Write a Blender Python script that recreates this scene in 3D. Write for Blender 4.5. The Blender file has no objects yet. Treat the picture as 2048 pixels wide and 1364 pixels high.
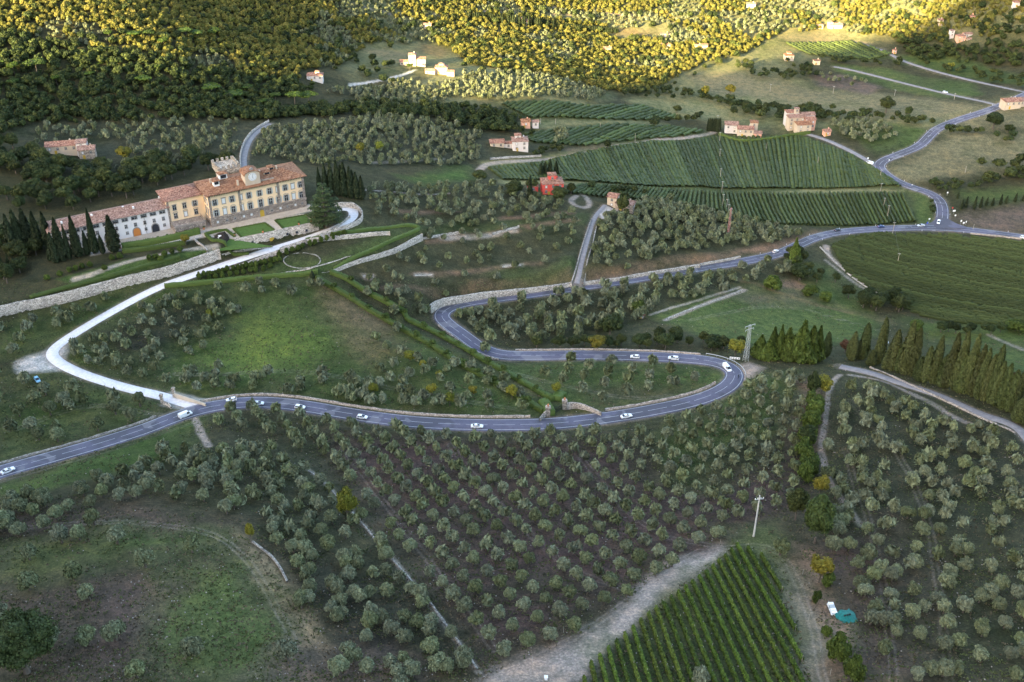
import bpy, math, random
import numpy as np
from mathutils import Vector, Matrix
R = math.radians
rng = np.random.default_rng(7); random.seed(7)
SC = bpy.context.scene
COL = SC.collection
# ------------------------------------------------------------------ camera
F_PX, PITCH, CAMZ = 2200.0, 32.0, 240.0
cam_d = bpy.data.cameras.new('camera'); cam = bpy.data.objects.new('camera', cam_d); COL.objects.link(cam)
cam_d.sensor_width = 36.0; cam_d.lens = 36.0 * F_PX / 2048.0
cam_d.clip_start = 1.0; cam_d.clip_end = 20000.0
cam.location = (0, 0, CAMZ); cam.rotation_euler = (R(90 - PITCH), 0, 0)
SC.camera = cam
# ------------------------------------------------------------------ light
SUN_EL = 13.0
SUN_AZ = (-0.66, -0.75)            # horizontal direction towards the sun
SC.view_settings.view_transform = 'Standard'; SC.view_settings.look = 'None'
SC.view_settings.exposure = 3.0; SC.view_settings.gamma = 1.0
W = bpy.data.worlds.new("World"); SC.world = W; W.use_nodes = True
nt = W.node_tree; bg = nt.nodes['Background']
sky = nt.nodes.new('ShaderNodeTexSky'); sky.sky_type = 'NISHITA'; sky.sun_disc = False
sky.sun_elevation = R(SUN_EL); sky.sun_rotation = math.atan2(SUN_AZ[0], SUN_AZ[1])
sky.altitude = 300; sky.air_density = 1.0; sky.dust_density = 3.8; sky.ozone_density = 0.65
nt.links.new(sky.outputs[0], bg.inputs[0]); bg.inputs[1].default_value = 0.125
sd = bpy.data.lights.new('sun', 'SUN'); sun = bpy.data.objects.new('sun', sd); COL.objects.link(sun)
sd.energy = 5.0; sd.angle = R(0.5); sd.color = (1.0, 0.78, 0.36)
ce = math.cos(R(SUN_EL)); n_ = math.hypot(*SUN_AZ)
sdir = Vector((SUN_AZ[0] / n_ * ce, SUN_AZ[1] / n_ * ce, math.sin(R(SUN_EL))))
sun.rotation_euler = sdir.to_track_quat('Z', 'Y').to_euler(); sun.location = (-300, -200, 500)

# ------------------------------------------------------------------ projection helpers
CP, SP = math.cos(R(PITCH)), math.sin(R(PITCH))
def rays(u, v):
    u = (np.asarray(u, float) - 1024) / F_PX; v = (np.asarray(v, float) - 682) / F_PX
    return np.stack([u, CP - v * SP, -SP - v * CP], -1)
# ------------------------------------------------------------------ terrain base: heights at known places of the valley
CT = """0,1364,40 0,1200,36 0,1080,32 200,1300,38 300,1150,34 420,1050,30 480,1200,33 500,1364,38 150,1020,28 330,960,22 0,1010,22
600,1150,25 650,1300,31 700,1000,12 800,1200,25 1000,1250,29 1000,1364,34 1000,1000,11 1000,920,5 1300,1000,9 1300,900,3 1300,1150,20
1500,1250,29 1500,1050,15 1700,1200,27 2048,1364,34 2048,1100,22 2048,930,13 1620,1000,11 1620,850,3 1850,850,6 1500,850,1 1700,760,0 1900,780,3
0,945,11 200,885,8 380,815,5 600,805,3 800,835,1 1000,850,0 1250,830,-2 1400,800,-3 1480,760,-4 1440,725,-5 1300,712,-7 1100,712,-10 1000,710,-11
930,680,-12 880,630,-14 950,600,-16 1150,570,-20 1400,535,-28 1560,508,-34 1650,470,-40 1870,453,-50 2040,470,-52 1890,400,-50 1800,370,-48 1750,330,-45 1860,270,-42 1980,215,-38 2040,190,-36
1200,770,-5 1700,600,-40 2000,550,-49 1800,500,-48 1500,620,-31 1300,600,-23 1200,670,-17 1600,680,-24 1900,640,-42 2000,720,-30 1450,690,-14 1750,690,-30
1150,500,-12 1000,450,-4 900,520,-6 1180,410,-14 1100,380,-14 1350,440,-26 1500,440,-38 1600,430,-45 1450,400,-42 1200,340,-28 1000,340,-17 1500,340,-48 1300,290,-36 1030,290,-19
1480,262,-48 1610,260,-46 850,350,-5 800,250,-5 650,260,2 850,410,1 770,430,8
110,515,16 345,468,16 425,455,16 613,413,16 450,380,16 300,400,17 150,400,19 0,400,23
500,650,2 500,750,1 650,650,3 700,730,1.5 645,545,7 850,680,1 1000,780,0 340,800,5 200,760,5.5 90,700,6.5 200,640,7 320,585,8.5 450,545,9.5 600,500,11 680,460,13.5 715,430,14.5
0,700,8 0,800,9 100,620,8 150,560,11 0,560,14
500,310,14 500,250,6 150,305,17 0,300,25 150,225,17 300,150,24 0,150,32 0,50,46 0,0,54 300,50,36 300,0,42 150,0,50 650,200,-4 630,157,0 400,15,27 540,85,9 640,130,2 610,50,5 720,110,-11
750,180,-14 850,140,-13 900,200,-18 1100,190,-20 1250,210,-36 1000,250,-22 800,60,-15 1000,100,-26 1000,0,-13 1200,50,-33 1200,0,-20 1400,100,-40 1400,0,-22 1600,60,-38 1600,120,-45 1800,100,-45 1700,200,-46 1500,200,-48
1900,60,-36 2048,100,-38 2048,0,-8 1800,0,-18 2000,300,-43 1950,400,-47 700,0,6 450,-10,28 1300,230,-42"""
ctrl = []
for t_ in CT.split():
    u, v, z = map(float, t_.split(','))
    d = rays(u, v); s = (z - CAMZ) / d[2]; ctrl.append((d[0] * s, d[1] * s, z))
for x, y, z in [(-900, 1500, 130), (0, 1700, 60), (900, 1700, 90), (1500, 1200, 40), (1200, 500, 0), (900, 100, 30), (400, -200, 50), (-300, -200, 60), (-500, 100, 45),
                (-520, 480, 38), (-3000, 3000, 250), (3000, 3000, 250), (0, 4500, 300), (3000, -1500, 100), (-3000, -1500, 100), (0, -2500, 80), (-600, 900, 70), (-200, 1300, 20), (350, 1350, 10), (-150, 60, 55), (150, 60, 50)]:
    ctrl.append((x, y, z))
ctrl = np.array(ctrl); SCL = 500.0
def tk(r2): return r2 * np.log(r2 + 1e-9) * 0.5
_A = ctrl[:, :2] / SCL; N_ = len(_A)
_K = tk(((_A[:, None] - _A[None]) ** 2).sum(-1)) + np.eye(N_) * 0.004
_Pm = np.hstack([np.ones((N_, 1)), _A]); _M = np.block([[_K, _Pm], [_Pm.T, np.zeros((3, 3))]])
_w = np.linalg.solve(_M, np.concatenate([ctrl[:, 2], np.zeros(3)]))
def H0(x, y):
    x = np.asarray(x, float); y = np.asarray(y, float); sh = x.shape; x = x.ravel() / SCL; y = y.ravel() / SCL
    out = _w[N_] + _w[N_ + 1] * x + _w[N_ + 2] * y
    for i in range(0, len(x), 40000):
        r2 = (x[i:i+40000, None] - _A[None, :, 0]) ** 2 + (y[i:i+40000, None] - _A[None, :, 1]) ** 2
        out[i:i+40000] += tk(r2) @ _w[:N_]
    return out.reshape(sh)
# smooth value noise
def vnoise(x, y, s, seed=0):
    x = np.asarray(x) / s; y = np.asarray(y) / s; xi = np.floor(x).astype(np.int64); yi = np.floor(y).astype(np.int64)
    fx = x - xi; fy = y - yi; fx = fx * fx * (3 - 2 * fx); fy = fy * fy * (3 - 2 * fy)
    def h(a, b):
        n = (a * 374761393 + b * 668265263 + seed * 974711) & 0x7fffffff
        n = ((n ^ (n >> 13)) * 1274126177) & 0x7fffffff
        return ((n ^ (n >> 16)) & 0xffff) / 65535.0
    return (h(xi, yi) * (1 - fx) + h(xi + 1, yi) * fx) * (1 - fy) + (h(xi, yi + 1) * (1 - fx) + h(xi + 1, yi + 1) * fx) * fy
RX0, RX1, RY0, RY1, RD = -640.0, 840.0, 80.0, 1330.0, 1.25
gx = np.arange(RX0, RX1, RD); gy = np.arange(RY0, RY1, RD)
cg = 4; gxc = gx[::cg]; gyc = gy[::cg]
def up(a, axis):                       # Catmull-Rom x4 upsampling
    a = np.moveaxis(a, axis, 0); p = np.concatenate([2*a[:1]-a[1:2], a, 2*a[-1:]-a[-2:-1], 3*a[-1:]-2*a[-2:-1]])
    o = []
    for k in range(cg):
        t = k / cg
        o.append(0.5 * (2*p[1:-2] + (-p[:-3] + p[2:-1]) * t + (2*p[:-3] - 5*p[1:-2] + 4*p[2:-1] - p[3:]) * t*t + (-p[:-3] + 3*p[1:-2] - 3*p[2:-1] + p[3:]) * t**3))
    r = np.stack(o, 1).reshape((-1,) + a.shape[1:]); return np.moveaxis(r, 0, axis)
_c = H0(*np.meshgrid(gxc, gyc, indexing='ij'))
RAST = up(up(_c, 0), 1)[:len(gx), :len(gy)]
GX, GY = np.meshgrid(gx, gy, indexing='ij')
RAST = RAST + (vnoise(GX, GY, 23, 3) - .5) * 1.0 + (vnoise(GX, GY, 9, 4) - .5) * .35
def H(x, y):
    x = np.asarray(x, float); y = np.asarray(y, float)
    fx = np.clip((x - RX0) / RD, 0, len(gx) - 1.001); fy = np.clip((y - RY0) / RD, 0, len(gy) - 1.001)
    i = fx.astype(int); j = fy.astype(int); a = fx - i; b = fy - j
    z = (RAST[i, j] * (1-a) + RAST[i+1, j] * a) * (1-b) + (RAST[i, j+1] * (1-a) + RAST[i+1, j+1] * a) * b
    return z
def HF(x, y):                          # anywhere, also outside the raster
    x = np.asarray(x, float); y = np.asarray(y, float); z = H(x, y)
    o = (x < RX0) | (x > gx[-1]) | (y < RY0) | (y > gy[-1])
    if o.any(): z = z.copy(); z[o] = H0(x[o], y[o])
    return z
TS = 150.0 * (2600 / 150.0) ** np.linspace(0, 1, 420)
def PW(u, v):                          # pixels -> world points on the ground
    u = np.atleast_1d(np.asarray(u, float)); v = np.atleast_1d(np.asarray(v, float)); D = rays(u, v); out = np.zeros((len(u), 3))
    for i in range(0, len(u), 2000):
        d = D[i:i+2000]; p = d[:, None, :] * TS[None, :, None]; g = p[..., 2] + CAMZ - H(p[..., 0], p[..., 1])
        k = np.argmax(g < 0, 1); k[k == 0] = len(TS) - 1
        lo = TS[k-1]; hi = TS[k]
        for _ in range(16):
            m = (lo + hi) / 2; q = d * m[:, None]; below = q[:, 2] + CAMZ < H(q[:, 0], q[:, 1]); hi = np.where(below, m, hi); lo = np.where(below, lo, m)
        q = d * hi[:, None]; out[i:i+2000] = np.stack([q[:, 0], q[:, 1], H(q[:, 0], q[:, 1])], -1)
    return out
def parse(s): return np.array([tuple(map(float, t.split(','))) for t in s.split()])
def PL(s):                             # pixel polyline -> world points
    a = parse(s) if isinstance(s, str) else np.asarray(s, float); return PW(a[:, 0], a[:, 1])
def smooth_line(p, step=2.0, it=3):    # Chaikin then resample
    p = np.asarray(p, float)
    for _ in range(it):
        a = p[:-1] * .75 + p[1:] * .25; b = p[:-1] * .25 + p[1:] * .75
        q = np.empty((2 * len(a), p.shape[1])); q[0::2] = a; q[1::2] = b; p = np.vstack([p[:1], q, p[-1:]])
    return resample(p, step)
def resample(p, step):
    p = np.asarray(p, float); d = np.r_[0, np.cumsum(np.linalg.norm(np.diff(p[:, :2], axis=0), axis=1))]
    n = max(2, int(d[-1] / step) + 1); t = np.linspace(0, d[-1], n)
    return np.stack([np.interp(t, d, p[:, k]) for k in range(p.shape[1])], -1)
def dist_line(x, y, pts, margin=30):   # distance, z along line, signed side (left +) ; inf outside the margin
    sh = np.shape(x); x = np.ravel(x); y = np.ravel(y); best = np.full(len(x), 1e9); zz = np.zeros(len(x)); sd_ = np.zeros(len(x))
    for k in range(0, len(pts) - 1, 8):
        seg = pts[k:k+9]; lo = seg[:, :2].min(0) - margin; hi = seg[:, :2].max(0) + margin
        idx = np.nonzero((x > lo[0]) & (x < hi[0]) & (y > lo[1]) & (y < hi[1]))[0]
        if len(idx) == 0: continue
        px, py = x[idx], y[idx]
        for a, b in zip(seg[:-1], seg[1:]):
            dx, dy = b[0]-a[0], b[1]-a[1]; L2 = dx*dx + dy*dy + 1e-9
            t = np.clip(((px-a[0])*dx + (py-a[1])*dy) / L2, 0, 1); ex = px - a[0] - t*dx; ey = py - a[1] - t*dy; d = np.hypot(ex, ey)
            m = d < best[idx]; ii = idx[m]; best[ii] = d[m]
            zz[ii] = a[2] + (b[2]-a[2]) * t[m] if len(a) > 2 else 0
            sd_[ii] = np.sign(dx * ey[m] - dy * ex[m])
    return best.reshape(sh), zz.reshape(sh), sd_.reshape(sh)
def inpoly(x, y, poly):
    x = np.asarray(x); y = np.asarray(y); c = np.zeros(x.shape, bool); n = len(poly)
    for i in range(n):
        x1, y1 = poly[i][:2]; x2, y2 = poly[(i+1) % n][:2]
        c ^= ((y1 > y) != (y2 > y)) & (x < (x2-x1) * (y-y1) / (y2-y1+1e-12) + x1)
    return c
def sm(e0, e1, x): t = np.clip((x-e0) / (e1-e0), 0, 1); return t*t*(3-2*t)

# ------------------------------------------------------------------ steps, pads and road beds cut into the raster
def raster_sel(pts, m):
    lo = pts[:, :2].min(0) - m; hi = pts[:, :2].max(0) + m
    i0, i1 = max(0, int((lo[0]-RX0)/RD)), max(0, min(len(gx), int((hi[0]-RX0)/RD)+1)); j0, j1 = max(0, int((lo[1]-RY0)/RD)), max(0, min(len(gy), int((hi[1]-RY0)/RD)+1))
    return slice(i0, i1), slice(j0, j1)
STEPS = {}
def step(name, s, h0, h1, side=1, reach=30):       # ground behind the line stands higher by h (tapers away over reach)
    p = resample(PL(s), 2.0); n = len(p); hh = np.linspace(h0, h1, n); p[:, 2] = hh
    e = min(4, n // 3); p[0, 2] = p[0, 2]; sl = raster_sel(p, reach + 5)
    d, h, sd_ = dist_line(GX[sl], GY[sl], p, reach + 5)
    RAST[sl] += np.where((sd_ == side) & (d < 1e8), h * (1 - sm(0.4 * reach, reach, d)), 0)
    STEPS[name] = (p[:, :2].copy(), hh)
def pad(poly, z, feather=6):
    sl = raster_sel(poly, feather + 3); X, Y = GX[sl], GY[sl]; ins = inpoly(X, Y, poly)
    pp = np.c_[np.vstack([poly[:, :2], poly[:1, :2]]), np.zeros(len(poly) + 1)]
    d, _, _ = dist_line(X, Y, resample(pp, 3), feather + 5); w = np.where(ins, 1, 1 - sm(0, feather, d)); RAST[sl] = RAST[sl] * (1-w) + z * w
ROADS = {}
def road_bed(name, s, width, feather=6, zs=25, pts=None):
    p = smooth_line(PL(s) if pts is None else pts, 2.0)
    k = max(3, int(zs / 2)) | 1; z = np.pad(p[:, 2], k//2, mode='edge'); p[:, 2] = np.convolve(z, np.ones(k)/k, 'valid')
    sl = raster_sel(p, width + feather + 3); d, z, _ = dist_line(GX[sl], GY[sl], p, width + feather + 5)
    w = np.where(d < 1e8, 1 - sm(width/2 + .6, width/2 + .6 + feather, d), 0); RAST[sl] = RAST[sl] * (1-w) + (z - .12) * w
    ROADS[name] = (p, width)
step('w_big', "-40,640 0,631 43,621 150,598 211,581 282,563 340,548 400,527 440,514", 4.5, 5.0, 1, 26)
step('w_bank', "664,543 704,527 750,514 788,503 842,478", 1.5, 3.5, 1, 14)
step('w_road', "857,618 866,613 884,608 973,596 1060,583 1141,570", 4.5, 2.2, 1, 30)
step('w_road2', "1165,567 1240,557 1310,545 1397,533", 2.0, 2.0, 1, 25)
step('w_drop', "620,1000 560,1130 590,1200 640,1290", 0.1, 0.1, 1, 5)
# villa platform, in a frame along its facade
VZ = 16.0
V0 = np.array([-137.9, 457.0]); vang = R(29.0); VD = np.array([math.cos(vang), math.sin(vang)]); VN = np.array([-VD[1], VD[0]])
def vl(a, b): return V0 + VD * a + VN * b          # a along the facade, b behind it
_q = rays(425, 455); V0 = (_q * ((VZ - CAMZ) / _q[2]))[:2]
_q = rays(613, 413); _e = (_q * ((VZ - CAMZ) / _q[2]))[:2] - V0; VL = float(np.hypot(*_e)); VD = _e / VL; VN = np.array([-VD[1], VD[0]]); vang = math.atan2(VD[1], VD[0])
pad(np.array([vl(-78, -13), vl(-2, -13), vl(-2, -6), vl(VL + 3, -6), vl(VL + 8, 26), vl(-78, 22)]), VZ, 7)
def _onvz(px):
    a = parse(px); d = rays(a[:, 0], a[:, 1]); t = (VZ - CAMZ) / d[:, 2]; return d[:, :2] * t[:, None]
_gw = _onvz("462,480 500,475 540,466 556,462 575,457 600,453 640,444"); _nf = -VN
_t = np.gradient(_gw, axis=0); _t /= np.linalg.norm(_t, axis=1)[:, None]; _o = np.c_[_t[:, 1], -_t[:, 0]]
pad(np.vstack([_gw + _o * .5, (_gw + _o * 9)[::-1]]), 11.6, 3)
pad(np.vstack([_gw - _o * .1, _onvz("642,436 606,427 540,438 440,457")]), VZ - .45, .4)
MAIN = "-60,966 0,944 100,915 200,887 290,858 345,836 400,818 455,808 520,803 600,810 700,828 800,842 900,849 1000,850 1100,848 1200,838 1300,822 1380,805 1430,788 1462,768 1472,748 1458,733 1420,722 1350,715 1250,711 1150,710 1060,712 1000,710 960,695 925,670 895,648 880,630 895,616 940,603 1040,591 1160,574 1280,556 1400,536 1500,521 1560,507 1600,488 1630,474 1680,463 1760,457 1850,455 1920,458 1980,465 2060,476 2120,486"
road_bed('main', MAIN, 7.0)
road_bed('north', "1880,456 1884,440 1886,420 1880,400 1860,385 1820,374 1785,358 1757,336 1762,322 1800,308 1840,292 1860,270 1875,256 1920,238 1980,220 2040,194 2080,176", 7.0)
road_bed('drive', "392,812 350,800 318,790 262,778 200,760 150,742 112,722 100,704 125,682 185,645 250,608 320,572 400,545 480,518 560,493 630,472 680,452 706,436 708,422 690,415 665,418", 4.2, 4, 15)
road_bed('lane', "1153,572 1158,545 1166,510 1177,470 1186,440 1196,424 1210,412", 2.0, 3)
road_bed('back_lane', "488,338 486,322 490,300 498,280 515,262 540,248", 3.0, 4)
road_bed('farm_lane', "1757,334 1720,312 1690,296 1650,278 1615,268", 3.2, 4)
road_bed('side_lane', "2060,880 2030,850 1960,828 1880,790 1800,765 1740,745 1680,735", 3.0, 4)
road_bed('field_lane', "1668,133 1700,139 1760,154 1830,172 1900,189 1990,208", 2.6, 3)
road_bed('hill_lane', "1700,82 1740,92 1775,104 1800,120 1860,140 1960,165 2100,195", 2.8, 3)
def P(u, v): return PW([u], [v])[0]
def proj(p):
    p = np.asarray(p, float); d = p - np.array([0, 0, CAMZ]); Fd = d[..., 1]*CP - d[..., 2]*SP; Ud = d[..., 1]*SP + d[..., 2]*CP
    return 1024 + F_PX * d[..., 0] / Fd, 682 - F_PX * Ud / Fd
def hpx(p, vtop):                      # height of a vertical thing standing at p whose top shows at row vtop
    d = np.asarray(p) - np.array([0, 0, CAMZ]); Fd = d[1]*CP - d[2]*SP; Ud = d[1]*SP + d[2]*CP; v = (vtop - 682) / F_PX
    return -(Ud + v * Fd) / (CP - v * SP)
def ppm(p): d = np.asarray(p) - np.array([0, 0, CAMZ]); return F_PX / (d[1]*CP - d[2]*SP)   # pixels per metre there
# ------------------------------------------------------------------ materials
MATS = {}
def newmat(name):
    m = bpy.data.materials.new(name); m.use_nodes = True; n = m.node_tree; b = n.nodes['Principled BSDF']; b.inputs['Roughness'].default_value = .85
    b.inputs['Specular IOR Level'].default_value = .25; MATS[name] = m; return m, n, b
def nn(n, typ, **k):
    o = n.nodes.new(typ)
    for a, b in k.items():
        if a in o.inputs: o.inputs[a].default_value = b
        else: setattr(o, a, b)
    return o
def ramp(n, src, stops, interp='LINEAR'):
    r = n.nodes.new('ShaderNodeValToRGB'); r.color_ramp.interpolation = interp; e = r.color_ramp.elements
    while len(e) < len(stops): e.new(.5)
    for el, (p, c) in zip(e, stops): el.position = p; el.color = (*c, 1) if len(c) == 3 else c
    n.links.new(src, r.inputs[0]); return r.outputs[0]
def mixc(n, a, b, fac, mode='MIX'):
    m = n.nodes.new('ShaderNodeMix'); m.data_type = 'RGBA'; m.blend_type = mode
    for sck, val in ((m.inputs[0], fac), (m.inputs[6], a), (m.inputs[7], b)):
        if hasattr(val, 'is_linked') or isinstance(val, bpy.types.NodeSocket): n.links.new(val, sck)
        else: sck.default_value = val if not isinstance(val, tuple) else ((*val, 1) if len(val) == 3 else val)
    return m.outputs[2]
def noise(n, vec, scale, detail=3, rough=.55):
    o = nn(n, 'ShaderNodeTexNoise', Scale=scale, Detail=detail, Roughness=rough); n.links.new(vec, o.inputs['Vector']); return o.outputs[0]
def bump(n, b, h, strength, dist):
    o = nn(n, 'ShaderNodeBump', Strength=strength, Distance=dist); n.links.new(h, o.inputs['Height']); n.links.new(o.outputs[0], b.inputs['Normal'])
def simple(name, c, rough=.8, metal=0., var=.0, vscale=1.5, bmp=0.):
    m, n, b = newmat(name); b.inputs['Roughness'].default_value = rough; b.inputs['Metallic'].default_value = metal
    if var:
        tc = n.nodes.new('ShaderNodeTexCoord'); f = noise(n, tc.outputs['Object'], vscale, 5, .65)
        r = ramp(n, f, [(.25, tuple(x*(1-var) for x in c)), (.75, tuple(min(1, x*(1+var)) for x in c))]); n.links.new(r, b.inputs['Base Color'])
        if bmp: bump(n, b, f, .6, bmp)
    else: b.inputs['Base Color'].default_value = (*c, 1)
    return m
def leaf(name, c1, c2, c3=None, trans=.25):
    m, n, b = newmat(name); b.inputs['Roughness'].default_value = .6; b.inputs['Specular IOR Level'].default_value = .15
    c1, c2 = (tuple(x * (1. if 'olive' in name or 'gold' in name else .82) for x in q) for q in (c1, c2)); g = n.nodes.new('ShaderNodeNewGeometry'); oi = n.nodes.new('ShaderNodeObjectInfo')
    a = ramp(n, g.outputs['Random Per Island'], [(0., tuple(x*.62 for x in c1)), (.55, c1), (1., tuple(x*1.45 for x in c1))])
    d = ramp(n, g.outputs['Random Per Island'], [(0., tuple(x*.62 for x in c2)), (.55, c2), (1., tuple(x*1.45 for x in c2))])
    c = mixc(n, a, d, oi.outputs['Random'])
    hs = n.nodes.new('ShaderNodeHueSaturation'); n.links.new(c, hs.inputs['Color'])
    mr = nn(n, 'ShaderNodeMapRange'); mu = nn(n, 'ShaderNodeMath', operation='MULTIPLY'); n.links.new(oi.outputs['Random'], mu.inputs[0]); mu.inputs[1].default_value = 7.31
    fr = nn(n, 'ShaderNodeMath', operation='FRACT'); n.links.new(mu.outputs[0], fr.inputs[0]); n.links.new(fr.outputs[0], mr.inputs[0]); mr.inputs[3].default_value = .72; mr.inputs[4].default_value = 1.3
    n.links.new(mr.outputs[0], hs.inputs['Value']); n.links.new(hs.outputs[0], b.inputs['Base Color'])
    if trans:
        t = n.nodes.new('ShaderNodeBsdfTranslucent'); n.links.new(hs.outputs[0], t.inputs[0]); mx = n.nodes.new('ShaderNodeMixShader'); mx.inputs[0].default_value = trans
        n.links.new(b.outputs[0], mx.inputs[1]); n.links.new(t.outputs[0], mx.inputs[2]); n.links.new(mx.outputs[0], n.nodes['Material Output'].inputs[0])
    return m
def stone(name, c, scale=1.6, dark=.35, joint=(.12, .1, .08)):
    m, n, b = newmat(name); b.inputs['Roughness'].default_value = .9
    tc = n.nodes.new('ShaderNodeTexCoord'); mp = nn(n, 'ShaderNodeMapping'); mp.inputs['Scale'].default_value = (1, 1, 1.8); n.links.new(tc.outputs['Object'], mp.inputs[0])
    v = nn(n, 'ShaderNodeTexVoronoi', Scale=scale); n.links.new(mp.outputs[0], v.inputs['Vector'])
    e = nn(n, 'ShaderNodeTexVoronoi', Scale=scale); e.feature = 'DISTANCE_TO_EDGE'; n.links.new(mp.outputs[0], e.inputs['Vector'])
    sep = n.nodes.new('ShaderNodeSeparateColor'); n.links.new(v.outputs['Color'], sep.inputs[0])
    cc = ramp(n, sep.outputs[0], [(0, tuple(x*dark for x in c)), (.35, tuple(x*.75 for x in c)), (.8, c), (1, tuple(min(.9, x*1.25) for x in c))])
    w = noise(n, tc.outputs['Object'], .35, 5, .7); cc = mixc(n, cc, tuple(x*.42 for x in c), ramp(n, w, [(.5, (0, 0, 0)), (.72, (.8, .8, .8))]))
    cc = mixc(n, joint, cc, ramp(n, e.outputs[0], [(.02, (0, 0, 0)), (.08, (1, 1, 1))])); n.links.new(cc, b.inputs['Base Color'])
    bump(n, b, e.outputs[0], .7, .15); return m
def plaster(name, c, stain=.25):
    m, n, b = newmat(name); tc = n.nodes.new('ShaderNodeTexCoord'); mp = nn(n, 'ShaderNodeMapping'); mp.inputs['Scale'].default_value = (1, 1, .25); n.links.new(tc.outputs['Object'], mp.inputs[0])
    f = noise(n, mp.outputs[0], .7, 6, .7); g = noise(n, tc.outputs['Object'], .18, 3)
    a = ramp(n, f, [(.3, tuple(x*(1-stain) for x in c)), (.6, c)]); a = mixc(n, a, tuple(x*.8 for x in c), ramp(n, g, [(.45, (0, 0, 0)), (.7, (.7, .7, .7))])); n.links.new(a, b.inputs['Base Color']); return m
def tiles(name, c1, c2, c3):
    m, n, b = newmat(name); b.inputs['Roughness'].default_value = .9; tc = n.nodes.new('ShaderNodeTexCoord')
    v = nn(n, 'ShaderNodeTexVoronoi', Scale=2.2); n.links.new(tc.outputs['Object'], v.inputs['Vector']); sep = n.nodes.new('ShaderNodeSeparateColor'); n.links.new(v.outputs['Color'], sep.inputs[0])
    a = ramp(n, sep.outputs[0], [(0, tuple(x*.45 for x in c1)), (.3, c1), (.7, c2), (1, c3)])
    f = noise(n, tc.outputs['Object'], .45, 5, .7); a = mixc(n, a, tuple(x*.5 for x in c1), ramp(n, f, [(.5, (0, 0, 0)), (.75, (.75, .75, .75))])); n.links.new(a, b.inputs['Base Color'])
    bump(n, b, sep.outputs[0], .6, .12); return m
# ground
m, n, b = newmat('ground_soil_and_grass'); b.inputs['Roughness'].default_value = .95; b.inputs['Specular IOR Level'].default_value = .1
at = n.nodes.new('ShaderNodeVertexColor'); at.layer_name = 'Col'; tc = n.nodes.new('ShaderNodeTexCoord')
big = noise(n, tc.outputs['Object'], .035, 6, .7); mid = noise(n, tc.outputs['Object'], .28, 5, .7); fin = noise(n, tc.outputs['Object'], 1.5, 4, .75)
c = mixc(n, at.outputs[0], ramp(n, big, [(.3, (.5, .62, .42)), (.5, (1, 1, 1)), (.7, (1.4, 1.2, 1.05))]), .75, 'MULTIPLY')
c = mixc(n, c, ramp(n, mid, [(.3, (.5, .55, .5)), (.5, (1, 1, 1)), (.72, (1.6, 1.45, 1.3))]), .7, 'MULTIPLY')
c = mixc(n, c, ramp(n, fin, [(.3, (.4, .45, .4)), (.52, (1, 1, 1)), (.7, (2.0, 1.9, 1.7))]), .75, 'MULTIPLY')
n.links.new(c, b.inputs['Base Color']); bump(n, b, fin, .55, .5)
M_GROUND = m
m, n, b = newmat('asphalt'); tc = n.nodes.new('ShaderNodeTexCoord'); f = noise(n, tc.outputs['Object'], .5, 6, .75); g = noise(n, tc.outputs['Object'], .06, 3)
a = ramp(n, f, [(.3, (.085, .082, .112)), (.7, (.122, .117, .158))]); a = mixc(n, a, (.07, .07, .085), ramp(n, g, [(.5, (0, 0, 0)), (.56, (.8, .8, .8))])); g2 = noise(n, tc.outputs['Object'], .11, 2); a = mixc(n, a, (.17, .165, .185), ramp(n, g2, [(.6, (0, 0, 0)), (.62, (.7, .7, .7))])); n.links.new(a, b.inputs['Base Color']); b.inputs['Roughness'].default_value = .8; M_ASPH = m
m, n, b = newmat('pale_gravel'); tc = n.nodes.new('ShaderNodeTexCoord'); f = noise(n, tc.outputs['Object'], .9, 7, .8)
n.links.new(ramp(n, f, [(.3, (.5, .47, .46)), (.6, (.72, .69, .68))]), b.inputs['Base Color']); M_GRAV = m
m, n, b = newmat('worn_lane'); tc = n.nodes.new('ShaderNodeTexCoord'); f = noise(n, tc.outputs['Object'], .6, 7, .8)
n.links.new(ramp(n, f, [(.3, (.15, .14, .145)), (.65, (.27, .25, .25))]), b.inputs['Base Color']); M_LANE = m
M_PAINT = simple('white_road_paint', (.46, .46, .48), .7, var=.25, vscale=.8)
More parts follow.
